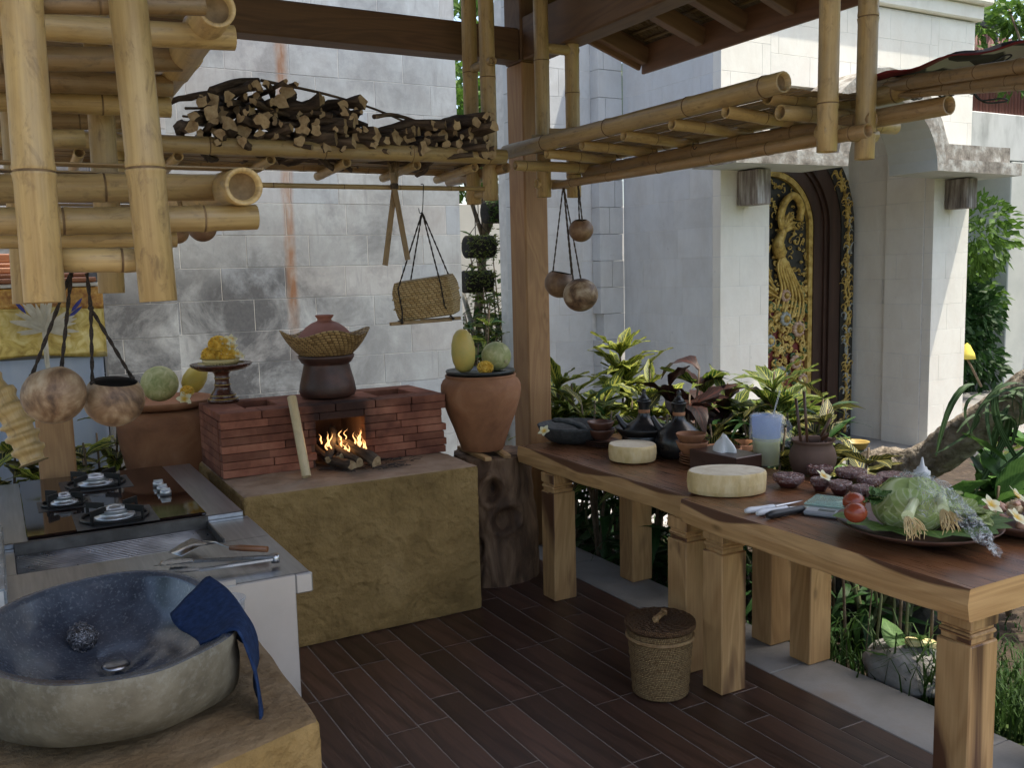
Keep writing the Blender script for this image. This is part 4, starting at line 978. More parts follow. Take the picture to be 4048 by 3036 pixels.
# tree stump under the right jar
MT['stump'] = mott('stump_wood', [(.25,(.03,.016,.01)),(.45,(.11,.06,.032)),(.62,(.23,.14,.08)),(.8,(.32,.22,.14))], scale=(1,1,.3), ns=9, det=9, dist=1.2, rough=.8, bns=25, bs=.8, bd=.012)
b = MB(); rows = []; NS = 96; SCx, SCy = 2.24, 4.28
for i in range(61):
    z = .665*i/60; row = []
    for j in range(NS):
        a = 6.283*j/NS; d = Vector((math.cos(a), math.sin(a), 0))
        q = .205+.03*(1-z/.66)+.03*mnoise.noise(Vector((d.x*1.6,d.y*1.6,z*2+4)))+.014*mnoise.noise(Vector((d.x*7,d.y*7,z*1.6)))+.006*mnoise.noise(Vector((d.x*17,d.y*17,z*3)))+.01*mnoise.noise(Vector((d.x*4,d.y*4,z*14)))
        for (aa, zz, ra, rz, dp) in ((-2.05,.5,.22,.06,.1),(-1.72,.35,.3,.055,.12),(-2.4,.2,.12,.05,.04)):
            da = (a-6.283-aa+3.1416) % 6.283-3.1416; e = (da/ra)**2+((z-zz-.25*da*.2)/rz)**2
            q -= dp*math.exp(-e*1.6); q += .022*math.exp(-(e-1.7)**2*1.2)
        row.append((SCx+d.x*q, SCy+d.y*q*.95, z))
    rows.append(row)
b.grid(rows, closed=True); i0 = b.add([(SCx,SCy,.655)]); base = 60*NS
for j in range(NS): b.face((base+j, base+(j+1)%NS, i0), None, 0, True)
tag(b.build('tree_stump', MT['stump']), 'gnarled brown tree stump with hollows, standing between plinth and table', 'stump')
for k, (x, a) in enumerate(((2.12,.1),(2.26,-.05))):
    b = MB(); Mx = Matrix.Translation((x,4.25,.676)) @ Matrix.Rotation(R(80)+a,4,'Z'); b.box((-.19,-.018,-.0095), (.19,.018,.0095), .002, 0, M_=Mx)
    tag(b.build('wood_batten', MT['teak']), ('left','right')[k]+' wooden batten laid on the stump under the terracotta jar', 'batten', 'battens on the stump')
# ---------------------------------------------------------------- firewood on the hearth rack
r = random.Random(21); top = 2.14; nlog = 0
def pile_h(u):
    # height profile of the heap along the shelf
    if u < .54: return .17+.09*math.sin(min(1,u/.45)*math.pi*.8)
    return .1+.1*max(0,(u-.62)/.38)
heap = []; hm = [0.]*141
for k in range(520):
    u = r.random(); rd = r.choice((r.uniform(.009,.014), r.uniform(.013,.021), r.uniform(.02,.031)))
    i0, i1 = max(0,int((u-rd*.75/1.4)*140)), min(140,int((u+rd*.75/1.4)*140)); base = max(hm[i0:i1+1]); lim = pile_h(u)
    if base+rd*1.7 > lim*1.1 or len(heap) > 150: continue
    heap.append((.76+u*1.4, top+base+rd*.95, rd))
    for i in range(i0, i1+1): hm[i] = base+rd*1.62
for k, (x, z, rd) in enumerate(heap):
    y0 = BY-.04+r.uniform(-.05,.06); L = r.uniform(.28,.44); a = r.gauss(0,.3) if k % 3 else r.choice((-1,1))*r.uniform(.6,1.1); up_ = r.gauss(0,.07)
    if .535 < (x-.76)/1.4 < .72: a = r.uniform(.3,.8)
    if x > 1.85: a = abs(a)*.8
    if x < .95: a = -abs(a)*.7
    p0 = Vector((x,y0,z)); p1 = p0+Vector((-math.sin(a)*L, math.cos(a)*L, up_*L))
    o = log(p0, p1, rd, 'firewood_log', None, 9, .7, 100+k, .07)
    tag(o, 'crooked bark-covered firewood log with a pale sawn end, heaped on the bamboo shelf', 'log', 'firewood heaped on the shelf')
for k, (pts, rd, lab) in enumerate((
    (((.86,4.02,2.36),(.98,4.1,2.42),(1.08,4.12,2.44)), .024, 'bent stub of firewood lying on top at the left of the heap'),
    (((1.07,4.05,2.43),(1.35,4.08,2.40),(1.6,4.1,2.35),(1.82,4.15,2.29)), .007, 'long thin dark branch lying across the top of the firewood heap'),
    (((1.55,4.0,2.30),(1.7,4.1,2.33),(1.95,4.25,2.31)), .011, 'dark twig lying over the lower right part of the firewood heap'),
    (((.75,4.02,2.29),(.9,4.08,2.31)), .006, 'thin twig poking out at the left end of the firewood heap'),
    (((.74,4.03,2.26),(.86,4.08,2.265)), .005, 'shorter thin twig poking out at the left end of the firewood heap'))):
    b = MB(); P_ = spl(pts, 5); b.tube(P_, [rd*(1-.4*i/len(P_)) for i in range(len(P_))], 7); tag(b.build('firewood_branch', MT['log_bark']), lab, 'branch')
# ---------------------------------------------------------------- hanging things
MT['rope'] = mott('twisted_rope', [(.4,(.012,.009,.008)),(.6,(.045,.034,.026))], ns=260, det=2, rough=.9, bs=.8, bd=.003)
MT['rope_b'] = mott('brown_rope', [(.4,(.035,.024,.015)),(.6,(.09,.065,.04))], ns=260, det=2, rough=.9, bs=.8, bd=.003)
MT['coconut'] = mott('coconut_shell', [(.34,(.07,.038,.022)),(.46,(.22,.135,.075)),(.54,(.36,.26,.16)),(.66,(.5,.41,.29))], ns=13, det=10, dist=.5, rough=.5, bns=70, bs=.6, bd=.003, spec=.4, fine=.25)
MT['coconut_dark'] = mott('coconut_dark', [(.3,(.07,.035,.02)),(.5,(.17,.095,.05)),(.72,(.34,.22,.12))], ns=13, det=8, rough=.5, bns=60, bs=.3)
MT['coco_in'] = mott('coconut_inside', [(.3,(.012,.008,.006)),(.7,(.035,.022,.015))], ns=15, rough=.8)
def rope(b, p0, p1, rd=.0026, sag=0., n=8):
    p0, p1 = Vector(p0), Vector(p1); L = (p1-p0).length; m = max(2, int(L/.012)); rows = []
    t = (p1-p0)/L; s = t.orthogonal().normalized(); u = s.cross(t)
    for st_ in (0, math.pi):
        pts = [p0+(p1-p0)*(i/m)+(s*math.cos(i*1.1+st_)+u*math.sin(i*1.1+st_))*rd*.75-Vector((0,0,sag*math.sin(math.pi*i/m))) for i in range(m+1)]
        b.tube(pts, rd, 5, cap=False)
def coconut(label, c, rd, attach, hole=.62, tilt=(0,0), mat_='coconut', ropes=((.8,0),(-.8,0)), rp='rope', knot=None, group='hanging coconut shells', sz=.94):
    c = Vector(c); t_ = thing('coconut_shell', label, 'coconut shell', c-Vector((0,0,rd)), group)
    b = MB(); prof = []
    th1 = math.pi-math.asin(min(.99, hole))
    for i in range(19):
        th = th1*i/18; prof.append((rd*math.sin(th), -rd*sz*math.cos(th)))
    inn = [((rd-.004)*math.sin(th1*i/12), -(rd-.004)*sz*math.cos(th1*i/12)) for i in range(12,-1,-1)]
    Mx = Matrix.Translation(c) @ Matrix.Rotation(tilt[0],4,'X') @ Matrix.Rotation(tilt[1],4,'Y')
    b.lathe(prof, (0,0,0), 36, wob=.025); b.lathe([prof[-1]]+inn, (0,0,0), 36, mi=1)
    b.v = [tuple(Mx @ Vector(q)) for q in b.v]; b.build('shell', [MT[mat_], MT['coco_in']], t_)
    rh = rd*hole; zt_ = -rd*sz*math.cos(th1)
    for k, (a, dz) in enumerate(ropes):
        q = Mx @ Vector((rh*math.cos(a), rh*math.sin(a), zt_+dz)); b = MB()
        if knot: rope(b, q, knot); 
        else: rope(b, q, attach)
        b.ball(q, .006, 8); b.build('cord', MT[rp], t_)
    if knot:
        b = MB(); rope(b, knot, attach); b.ball(Vector(knot), .006, 8); b.build('cord', MT[rp], t_)
    return t_
A1 = (0.158,2.100,1.619); A2 = (0.177,2.100,1.619)
coconut('large pale coconut shell hanging at the far left in front of the gold cloth', (0.101,2.150,1.369), 0.064, (0.149,2.100,1.624), .5, (R(-14),R(-12)), ropes=((2.6,0),(.3,0)))
coconut('coconut shell bowl with a wide open top hanging beside the left terracotta jar', (0.221,2.200,1.344), 0.064, A2, .74, (R(9),R(4)), ropes=((3.4,0),(.6,0)), knot=(0.181,2.120,1.547))
H1 = (2.600,4.099,2.038); H2 = (2.600,3.965,2.056)
coconut('small two-tone coconut shell hanging highest under the right bamboo rack', (2.600,3.943,1.800), 0.062, H2, .5, (R(8),R(-6)), 'coconut_dark', ((1.2,0),(-1.9,0)), 'rope_b')
coconut('dark open coconut shell hanging left of the round one, beside the timber post', (2.600,4.152,1.536), 0.080, H1, .66, (R(10),R(8)), 'coconut_dark', ((3.1,0),(-.4,0)), 'rope_b')
coconut('round brown coconut shell hanging lowest in front of the garden wall', (2.550,3.880,1.480), 0.087, H1, .3, (R(-12),R(0)), 'coconut', ((2.5,0),(.5,0)), 'rope_b')
# hook under the right rack
b = MB(); b.tube(spl([(2.600,3.090,2.121),(2.600,3.090,2.097),(2.600,3.079,2.088),(2.600,3.067,2.096)]), .002, 6); tag(b.build('iron_hook', MT['iron']), 'small empty iron hook under the middle of the right bamboo rack', 'hook')
# ladles hanging under the near rack
for k, (u, v, rd, lab) in enumerate(((437,500,28,'larger coconut-shell ladle bowl hanging below the near bamboo rack'),(383,508,24,'smaller coconut-shell ladle bowl half hidden behind the near bamboo hanger'))):
    c = Vector(((0.509,2.600,1.727),(0.461,2.700,1.722))[k]); t_ = thing('coconut_ladle', lab, 'ladle', c)
    b = MB(); q = rd*.00135; b.lathe([(q*math.sin(.0+1.7*i/10),-q*math.cos(1.7*i/10)) for i in range(11)]+[((q-.003)*math.sin(1.7*i/10),-(q-.003)*math.cos(1.7*i/10)) for i in range(10,-1,-1)], c+Vector((0,0,q*.3)), 28); b.build('bowl', MT['coconut_dark'], t_)
    b = MB(); b.tube([c+Vector((-.03,0,.0)), c+Vector((-.05,.0,-.05 if k else .05)), c+Vector((-.055,.005,-.085 if k else .09))], .006, 8); b.build('handle', MT['slat'], t_)
# split-bamboo tongs with a bristle whisk, tied over the thin pole
tg = thing('bamboo_tongs', 'long split-bamboo tongs hooked over the thin pole with a bristly top', 'tongs', (1.74,4.2,1.6))
for (u0, v0, u1, v1) in ((858,400,832,572),(850,400,880,560)):
    P0, P1 = {832: ((1.717,4.170,2.080), (1.642,4.170,1.646)), 880: ((1.687,4.155,2.077), (1.752,4.155,1.670))}[u1]
    b = MB(); d = Vector(P1)-Vector(P0); Mx = Matrix.Translation(P0) @ d.to_track_quat('X','Y').to_matrix().to_4x4()
    b.box((0,-.0135,-.003), (d.length,.0135,.003), .0015, 0, M_=Mx); b.build('arm', MT['bamboo_dark'], tg)
b = MB()
for k in range(26):
    x = ru(-.03,.03); p = Vector((1.699,4.160,2.029)); b.tube([p+Vector((x*.35,ru(-.006,.006),0)), p+Vector((x,ru(-.012,.012),.10+ru(-.01,.01)))], .0014, 4)
b.build('bristle', MT['slat'], tg)
b = MB(); p = Vector((1.700,4.160,2.014))
b.lathe([(.012,-.012),(.019,-.01),(.019,.012),(.012,.014)], p, 14); b.build('binding', MT['rope_b'], tg)
# hanging plaited basket
hb = thing('hanging_basket', 'plaited palm basket with a lid slung in dark cord under the hearth rack', 'basket', (1.86,4.2,1.37))
bc = Vector((1.864,4.200,1.493)); MtxB = Matrix.Translation(bc) @ Matrix.Rotation(R(-38),4,'Z') @ Matrix.Rotation(R(-7),4,'Y') @ Matrix.Rotation(R(4),4,'X')
def soft_box(b, lx, ly, z0, z1, top=1., n=10, M_=None, bulge=.06, cap0=True, cap1=True):
    rows = []; uvs = []; per = []
    seg = 12
    for i in range(n+1):
        s = i/n; z = z0+(z1-z0)*s; k = (1+bulge*math.sin(math.pi*s))*(1+(top-1)*s); row = []; u = []
        for side in range(4):
            for j in range(seg):
                t_ = j/seg; e = .985+.015*math.cos(2*math.pi*(t_-.5)*1.)
                x, y = ((-1+2*t_,-1),(1,-1+2*t_),(1-2*t_,1),(-1,1-2*t_))[side]
                cr = 1-.035*(abs(x*y))**10
                row.append(M_ @ Vector((x*lx*k*cr, y*ly*k*cr, z))); u.append(((side*seg+j)/seg*(2*lx if side%2 == 0 else 2*ly), z))
        u.append((4*2*lx, z)); rows.append(row); uvs.append(u)
    base = b.grid(rows, uvs, closed=True); nn = 4*seg
    for cap, rr_, zz in ((cap0, 0, z0), (cap1, n, z1)):
        if cap:
            i0 = b.add([M_ @ Vector((0,0,zz))])
            for j in range(nn): b.face((base+rr_*nn+j, base+rr_*nn+(j+1)%nn, i0), [(0,0),(.05,0),(.03,.1)], 0, True)
    # flat caps with weave uv
b = MB(); soft_box(b, .135, .088, -.1, .03, 1.06, M_=MtxB, cap0=True, cap1=False); b.build('body', MT['weave'], hb)
b = MB(); soft_box(b, .146, .097, .0, .088, .9, M_=MtxB, cap0=False, cap1=True); b.build('lid', MT['weave'], hb)
b = MB()
for z, q in ((-.035,1.055),(.012,1.045)):
    pts = [MtxB @ Vector((x*.146*q/1.05, y*.097*q/1.05, z)) for x, y in ((-1,-1),(0,-1.02),(1,-1),(1,1),(0,1.02),(-1,1),(-1,-1))]; b.tube(pts, .004, 6)
b.build('rim_braid', MT['weave'], hb)
hk = Vector((1.855,4.200,1.898)); po = Vector((1.860,4.200,2.021))
b = MB(); b.tube(spl([po+Vector((0,.012,.012)), po+Vector((0,-.013,.008)), po+Vector((0,-.012,-.02)), hk+Vector((0,-.005,.01)), hk+Vector((-.012,0,-.004)), hk+Vector((-.018,0,.02))]), .0022, 6); b.build('hook', MT['iron'], hb)
bar0, bar1 = Vector((1.636,4.120,1.371)), Vector((2.007,4.120,1.380))
b = MB(); d = bar1-bar0; Mx = Matrix.Translation(bar0) @ d.to_track_quat('X','Z').to_matrix().to_4x4()
b.box((0,-.012,-.008), (d.length*.86,.012,.008), .002, 0, M_=Mx); b.box((d.length*.45,.013,-.006), (d.length*1.02,.03,.01), .002, 0, M_=Mx); b.build('crosspiece', MT['bamboo_dark'], hb)
for lx, ly in ((-1,-1),(-1,1),(1,-1),(1,1)):
    q = MtxB @ Vector((lx*.105,ly*.115,.06)); q2 = MtxB @ Vector((lx*.105,ly*.108,-.05)); q3 = bar0+d*(.5+.36*lx)+Vector((0,.02*ly,.004)); b = MB()
    rope(b, hk, q); rope(b, q, q2); rope(b, q2, q3); b.ball(q3, .008, 8); b.build('cord', MT['rope'], hb)
# striped cloth and tied canes on the right rack
m, t, bb, out = nt('striped_cloth'); sx = nd(t, 'SeparateXYZ', {0: nd(t, 'TexCoord').outputs['UV']})
f = math_(t, 'FRACT', math_(t, 'MULTIPLY', sx.outputs[0], 4.)); c = ramp(t, f, [(.0,(.02,.018,.02)),(.55,(.02,.018,.02)),(.6,(.3,.29,.28)),(.95,(.3,.29,.28))]); c = mixc(t, ramp(t, sx.outputs[1], [(.2,1.),(.22,0.)]), c, (.14,.012,.015))
t.links.new(c, bb.inputs['Base Color']); bb.inputs['Roughness'].default_value = .9; MT['stripe'] = m
b = MB(); rows = []; c0, c1 = Vector((2.9,2.32,2.235)), Vector((3.02,1.55,2.25))
for i in range(25):
    s = i/24; c = c0.lerp(c1, s); row = []
    for j in range(11):
        q = j/10-.5; row.append(c+Vector((q*.3, .02*math.sin(j*1.3+i*.2), .05*math.sin(math.pi*min(1,s*1.15+.05))*(1-3*q*q)+.008*math.sin(i*.9+j*.6)+.006*math.cos(j*1.7))))
    rows.append(row)
b.grid(rows, [[(i/24*1.,j/10) for j in range(11)] for i in range(25)])
sm_ = tag(b.build('striped_cloth', MT['stripe']), 'black, white and red striped cloth lying on the canes at the right', 'cloth')
m_ = sm_.modifiers.new('thick', 'SOLIDIFY'); m_.thickness = .004
cn = thing('cane_bundle', 'bundle of long canes tied with black cord, reaching out to the right', 'canes', (2.9,1.6,2.18))
for k, (u0, v0, u1, v1, rd) in enumerate(((1900,197,2260,135,.021),(1930,206,2260,168,.018),(1900,190,2260,150,.012),(1905,212,2260,178,.009),(1890,186,2260,143,.012))):
    ends = (((2.962,2.500,2.247),(2.393,1.450,2.095)),((2.990,2.480,2.218),(2.395,1.450,2.058)),((2.985,2.520,2.269),(2.427,1.470,2.084)),((2.962,2.500,2.226),(2.380,1.440,2.036)),((2.995,2.550,2.282),(2.476,1.500,2.103)))[k]
    cane(ends[0], ends[1], rd, 'cane', cn, 'bamboo_dark', node=.22, n=12)
b = MB()
for k, c in enumerate(((2.851,2.220,2.196),(2.849,2.200,2.195),(2.768,2.050,2.172),(2.745,2.000,2.165),(2.707,1.900,2.151),(2.702,1.890,2.152),(2.596,1.720,2.120))):
    c = Vector(c); ring_ = [c+Vector((.034*math.cos(a)*.9,.01*math.sin(a*2)+.034*math.cos(a)*.4,.036*math.sin(a))) for a in [6.283*i/16 for i in range(17)]]; b.tube(ring_, .0028, 5)
q = Vector((2.678,1.880,2.151))
b.tube(spl([q, q+Vector((.03,-.02,.035)), q+Vector((.09,-.03,.05)), q+Vector((.13,-.04,.075)), q+Vector((.11,-.03,.075)), q+Vector((.04,-.02,.04)), q]), .0028, 5)
b.tube(spl([q+Vector((0,0,-.03)), q+Vector((.03,-.01,-.06)), q+Vector((.09,-.03,-.055)), q+Vector((.13,-.03,-.055)), q+Vector((.12,-.03,-.062)), q+Vector((.05,-.01,-.065)), q+Vector((0,0,-.03))]), .0028, 5)
b.build('cord', MT['iron'], cn)
# ---------------------------------------------------------------- tables
def table_leg(t_, x0, y0, s, h, mat_='suar_side'):
    """square leg with a carved collar near the top"""
    b = MB(); b.box((x0,y0,.001), (x0+s,y0+s*.92,h-.094), .004, 2); o = b.build('leg', MT[mat_], t_)
    b = MB(); c = .008
    b.box((x0+c,y0+c,h-.0945), (x0+s-c,y0+s*.92-c,h-.076), .003, 2); b.box((x0+.002,y0+.002,h-.0765), (x0+s-.002,y0+s*.92-.002,h-.062), .005, 2)
    b.box((x0+c,y0+c,h-.0625), (x0+s-c,y0+s*.92-c,h-.05), .003, 2); b.box((x0,y0,h-.0505), (x0+s,y0+s*.92,h-.0005), .004, 2)
    b.build('collar', MT[mat_], o)
def slab_top(t_, x0, x1, y0, y1, z0, z1, seed):
    """thick slab whose long edges keep the wander of the tree"""
    b = MB(); n = 44; rr = random.Random(seed); of = rr.uniform(0,50); rows = []; off = rr.uniform(0,30)
    sec = []
    for i in range(n+1):
        y = y0+(y1-y0)*i/n
        e = .012*mnoise.noise(Vector((y*2.3,of,0)))+.004*mnoise.noise(Vector((y*9,of,0))); zb = z0+.014*mnoise.noise(Vector((y*3.1,of+5,0)))
        sec.append((y, [(x0+e+.004,z1),(x0+e,z1-.004),(x0+e-.004+.006*mnoise.noise(Vector((y*5,of,3))),(z1+zb)/2),(x0+e+.002,zb+.004),(x0+e+.008,zb),(x1-e,zb),(x1-e+.006,zb+.005),(x1-e,z1-.005),(x1-e-.006,z1)]))
    for i in range(n):
        (ya, A), (yb, B_) = sec[i], sec[i+1]; m = len(A); acc = 0
        for k in range(m):
            k2 = (k+1) % m; p = lambda q, y: (q[0], y, q[1])
            l = math.hypot(A[k2][0]-A[k][0], A[k2][1]-A[k][1])
            is_top = k == m-1; mi = 0 if is_top else 1
            if is_top: uv = ((ya+off,A[k][0]+off),(yb+off,A[k][0]+off),(yb+off,A[k2][0]+off),(ya+off,A[k2][0]+off))
            else: uv = ((ya+off,acc),(yb+off,acc),(yb+off,acc+l),(ya+off,acc+l))
            b.quad(p(A[k],ya), p(B_[k],yb), p(B_[k2],yb), p(A[k2],ya), uv=uv, mi=mi); acc += l
    for (y, A), rv in ((sec[0], False), (sec[-1], True)):
        i0 = b.add([(q[0],y,q[1]) for q in A]); idx = list(range(i0,i0+len(A))); uv = [(q[0]*.6+off,q[1]*1.+off+5) for q in A]
        if rv: idx.reverse(); uv.reverse()
        b.face(idx, uv, 1, False)
    b.build('top', [MT['table_top'], MT['slab_side']], t_)
def slab_side():
    m = wood('slab_side', (.35,.19,.075), (.56,.345,.155), 10, .5, heart=((.13,.056,.026), .6, 1.25)); t = m.node_tree; b = [n for n in t.nodes if n.type == 'BSDF_PRINCIPLED'][0]
    src = b.inputs['Base Color'].links[0].from_socket; s_ = nd(t, 'SeparateXYZ', {0: nd(t, 'TexCoord').outputs['UV']})
    nz = nd(t, 'TexNoise', {'Vector': nd(t, 'CombineXYZ', {0: s_.outputs[0]}).outputs[0], 'Scale': 1.3, 'Detail': 1.5, 'Roughness': .4}).outputs[0]
    edge = nd(t, 'MapRange', {0: nz, 1: .4, 2: .68, 3: -.01, 4: .06}).outputs[0]       # heartwood reaches down the live edge in waves
    f = nd(t, 'MapRange', {0: math_(t, 'SUBTRACT', edge, s_.outputs[1]), 1: -.003, 2: .004, 3: 0., 4: 1.}).outputs[0]
    f2 = math_(t, 'MULTIPLY', f, math_(t, 'LESS_THAN', s_.outputs[1], .3)); t.links.new(mixc(t, f2, src, (.1,.042,.02)), b.inputs['Base Color']); return m
MT['slab_side'] = slab_side()
TT, TB = .73, .638
t1 = thing('wooden_table', 'thick slab wooden table at the back, carrying kettles, bowls and the stone mortar', 'table', (2.58,3.4,0))
slab_top(t1, 2.266, 2.90, 2.722, 4.035, TB, TT, 1)
for x, y in ((2.285,3.74),(2.285,2.76),(2.765,3.76),(2.765,2.79)): table_leg(t1, x, y, .125, TB-.008)
t2 = thing('wooden_table', 'thick slab wooden table nearest the viewer, carrying the vegetable platters', 'table', (2.55,2.1,0))
T2, T2B = .738, .645
slab_top(t2, 2.203, 2.90, 1.50, 2.695, T2B, T2, 2)
for x, y in ((2.277,2.545),(2.28,1.545),(2.755,2.565),(2.765,1.56)): table_leg(t2, x, y, .12, T2B-.008)
# ---------------------------------------------------------------- on the tables
def on(u_, z): return u_
MT['basalt'] = mott('basalt', [(.3,(.018,.02,.02)),(.6,(.045,.048,.047)),(.8,(.08,.083,.08))], ns=40, det=6, rough=.75, bs=.5, bd=.003)
MP = Vector((2.556,3.965,0.740)); rr1 = 0.190
b = MB(); b.lathe([(0,.732),(rr1*.5,.732),(rr1*.7,.745),(rr1*.87,.775),(rr1*.97,.808),(rr1*1.0,.822),(rr1*.95,.825),(rr1*.87,.808),(rr1*.65,.782),(0,.77)], (MP.x,MP.y,0), 48, wob=.02); tag(b.build('stone_mortar', MT['basalt']), 'shallow black stone mortar dish at the far end of the back table', 'mortar')
b = MB(); a, c = Vector((2.454,4.000,0.823)), Vector((2.568,3.850,0.807))
a = Vector((MP.x-.09,MP.y+.07,.842)); c = Vector((MP.x+.05,MP.y-.0,.80)); b.tube(spl([a,a.lerp(c,.4)+Vector((0,0,.012)),a.lerp(c,.8)+Vector((0,0,.008)),c+Vector((.012,-.012,-.012))],5), [.006]+[.013]*5+[.015]*5+[.018]*4+[.01], 12); tag(b.build('stone_pestle', MT['basalt']), 'bent black stone pestle resting in the mortar dish', 'pestle')
flower((2.294,3.826,0.830), .034, 'frangipani blossom on the left rim of the stone mortar', (R(30),R(-40)), .4)
MT['bowl_dark'] = mott('brown_bowl', [(.3,(.06,.025,.016)),(.7,(.14,.06,.038))], ns=7, rough=.4)
def bowl(name, label, c, rt_, h, mat_, group=None, foot=.5, cat='bowl', n=36):
    b = MB(); c = Vector(c); b.lathe([(0,0),(rt_*foot,0),(rt_*(foot+.06),.004),(rt_*.8,h*.42),(rt_*.95,h*.8),(rt_,h),(rt_*.97,h+.001),(rt_*.9,h*.8),(rt_*.7,h*.4),(rt_*.4,h*.2),(0,h*.17)], c, n)
    return tag(b.build(name, mat_), label, cat, group)
B1 = Vector((2.735,3.984,0.730)); B1 = Vector((2.68,3.83,0))
BX = Vector((2.596,3.78,0)); q = 0.069
for k, (z, s) in enumerate(((.731,1.12),(.741,1.1),(.751,1.08))): bowl('saucer', 'dark clay saucer, '+('lowest','middle','top')[k]+' of the stack under the small brown bowls', (BX.x+.005,BX.y,z), q*s*1.1, .012, MT['bowl_dark'], 'saucers under the brown bowls', .6, 'saucer')
bowl('clay_bowl', 'lower of two small stacked brown bowls behind the mortar', (BX.x,BX.y,.766), q*1.0, .052, MT['bowl_dark'], 'stacked brown bowls')
bowl('clay_bowl', 'upper of two small stacked brown bowls behind the mortar', (BX.x-.004,BX.y,.806), q*.97, .05, MT['bowl_dark'], 'stacked brown bowls')
BB = Vector((2.681,3.55,0)); q = 0.137
for k in range(4): bowl('dark_plate', 'black-glazed plate, '+('lowest','second from bottom','second from top','top')[k]+' of the stack under the wide dark bowl', (BB.x,BB.y,.731+k*.013), q*.78, .015, MT['pot_dark'], 'stacked dark plates', .6, 'plate')
bowl('wide_bowl', 'wide shallow dark bowl on the plate stack behind the left kettle', (BB.x,BB.y,.786), q*1.0, .065, MT['iron'])
BO = Vector((2.669,3.18,0)); q = 0.072
for k in range(4): bowl('saucer', 'terracotta saucer, '+('lowest','second from bottom','second from top','top')[k]+' of the stack behind the right kettle', (BO.x+.02,BO.y-.005,.731+k*.0115), q*1.05, .014, MT['clay'], 'stacked terracotta saucers', .6, 'saucer')
bowl('clay_bowl', 'lower of two stacked terracotta bowls behind the right kettle', (BO.x,BO.y,.777), q*1.0, .06, MT['clay'], 'stacked terracotta bowls')
bowl('clay_bowl', 'upper of two stacked terracotta bowls behind the right kettle', (BO.x-.006,BO.y,.82), q*.93, .052, MT['clay'], 'stacked terracotta bowls')
MT['kettle'] = mott('black_clay', [(.3,(.008,.008,.009)),(.7,(.022,.02,.02))], ns=6, rough=.3, bs=.08, spec=.5)
def kettle(label, c, k, spout_a):
    c = Vector(c); t_ = thing('clay_kettle', label, 'kettle', c, 'black clay kettles'); b = MB()
    b.lathe([(0,.0),(.075,.0),(.098,.012),(.108,.045),(.106,.08),(.092,.115),(.06,.145),(.036,.16),(.028,.18),(.026,.215),(.033,.24),(.036,.246),(.03,.248),(.024,.24),(0,.238)], (0,0,0), 40); b.v = [tuple(c+Vector(p)*k) for p in b.v]; b.build('body', MT['kettle'], t_)
    b = MB(); b.lathe([(0,.248),(.026,.248),(.028,.254),(.016,.265),(.009,.28),(.012,.29),(.008,.3),(0,.306)], (0,0,0), 24); b.v = [tuple(c+Vector(p)*k) for p in b.v]; b.build('stopper', MT['kettle'], t_)
    d = Vector((math.cos(spout_a), math.sin(spout_a), 0)); b = MB()
    b.tube([c+(d*.07+Vector((0,0,.1)))*k, c+(d*.105+Vector((0,0,.135)))*k, c+(d*.13+Vector((0,0,.175)))*k], [.022*k,.015*k,.011*k], 10, cap=False); b.build('spout', MT['kettle'], t_)
    b = MB(); b.lathe([(.0268,.186),(.0285,.19),(.0285,.2),(.0268,.204)], (0,0,0), 24); b.v = [tuple(c+Vector(p)*k) for p in b.v]; b.build('neck_ring', MT['clay'], t_)
kettle('black clay kettle with a tall stopper in front of the wide dark bowl', (2.680,3.543,0.732), 1.0, R(140))
kettle('black clay kettle nearest the tissue box, in front of the terracotta bowls', (2.741,3.359,0.732), 1.02, R(120))
MT['board_side'] = mott('chopping_block_side', [(.3,(.5,.35,.14)),(.5,(.64,.48,.24)),(.72,(.72,.58,.34))], scale=(1,1,.5), ns=22, det=6, rough=.6, bns=26, bs=.7, bd=.006)
MT['board_top'] = mott('chopping_block_top', [(.3,(.58,.48,.33)),(.55,(.72,.63,.48)),(.75,(.78,.71,.57))], ns=14, det=8, dist=1., rough=.65, bns=70, bs=.2)
def chop(label, c, rx, ry, h, rz, seed):
    b = MB(); n = 38; rr = random.Random(seed); c = Vector(c); of = rr.uniform(0,20); rows = []
    for i, (k, z) in enumerate(((.9,0),(.97,.004),(1.0,.018),(1.01,h*.5),(1.0,h-.012),(.985,h-.003),(.955,h))):
        row = []
        for j in range(n):
            a = 6.283*j/n; w_ = 1+.05*math.cos(a*2+of)+.03*mnoise.noise(Vector((math.cos(a)*1.4,math.sin(a)*1.4,of)))+(.03*mnoise.noise(Vector((a*5,z*22,of))) if 0 < i < 5 else 0)
            p = Vector((rx*k*w_*math.cos(a), ry*k*w_*math.sin(a), z)); row.append(c+Matrix.Rotation(rz,3,'Z') @ p)
        rows.append(row)
    b.grid(rows, closed=True, smooth=False); i0 = b.add([c+Vector((0,0,h))])
    for j in range(n): b.face((6*n+j, 6*n+(j+1)%n, i0), None, 1, False)
    tag(b.build('chopping_block', [MT['board_side'], MT['board_top']]), label, 'chopping block')
chop('smaller round pale wood chopping block between mortar and tissue box', (2.507,3.405,0.735), .108, .105, .075, R(0), 1)
chop('larger oval pale wood chopping block at the joint of the two tables', (2.421,2.681,0.740), .143, .112, .085, R(-28), 2)
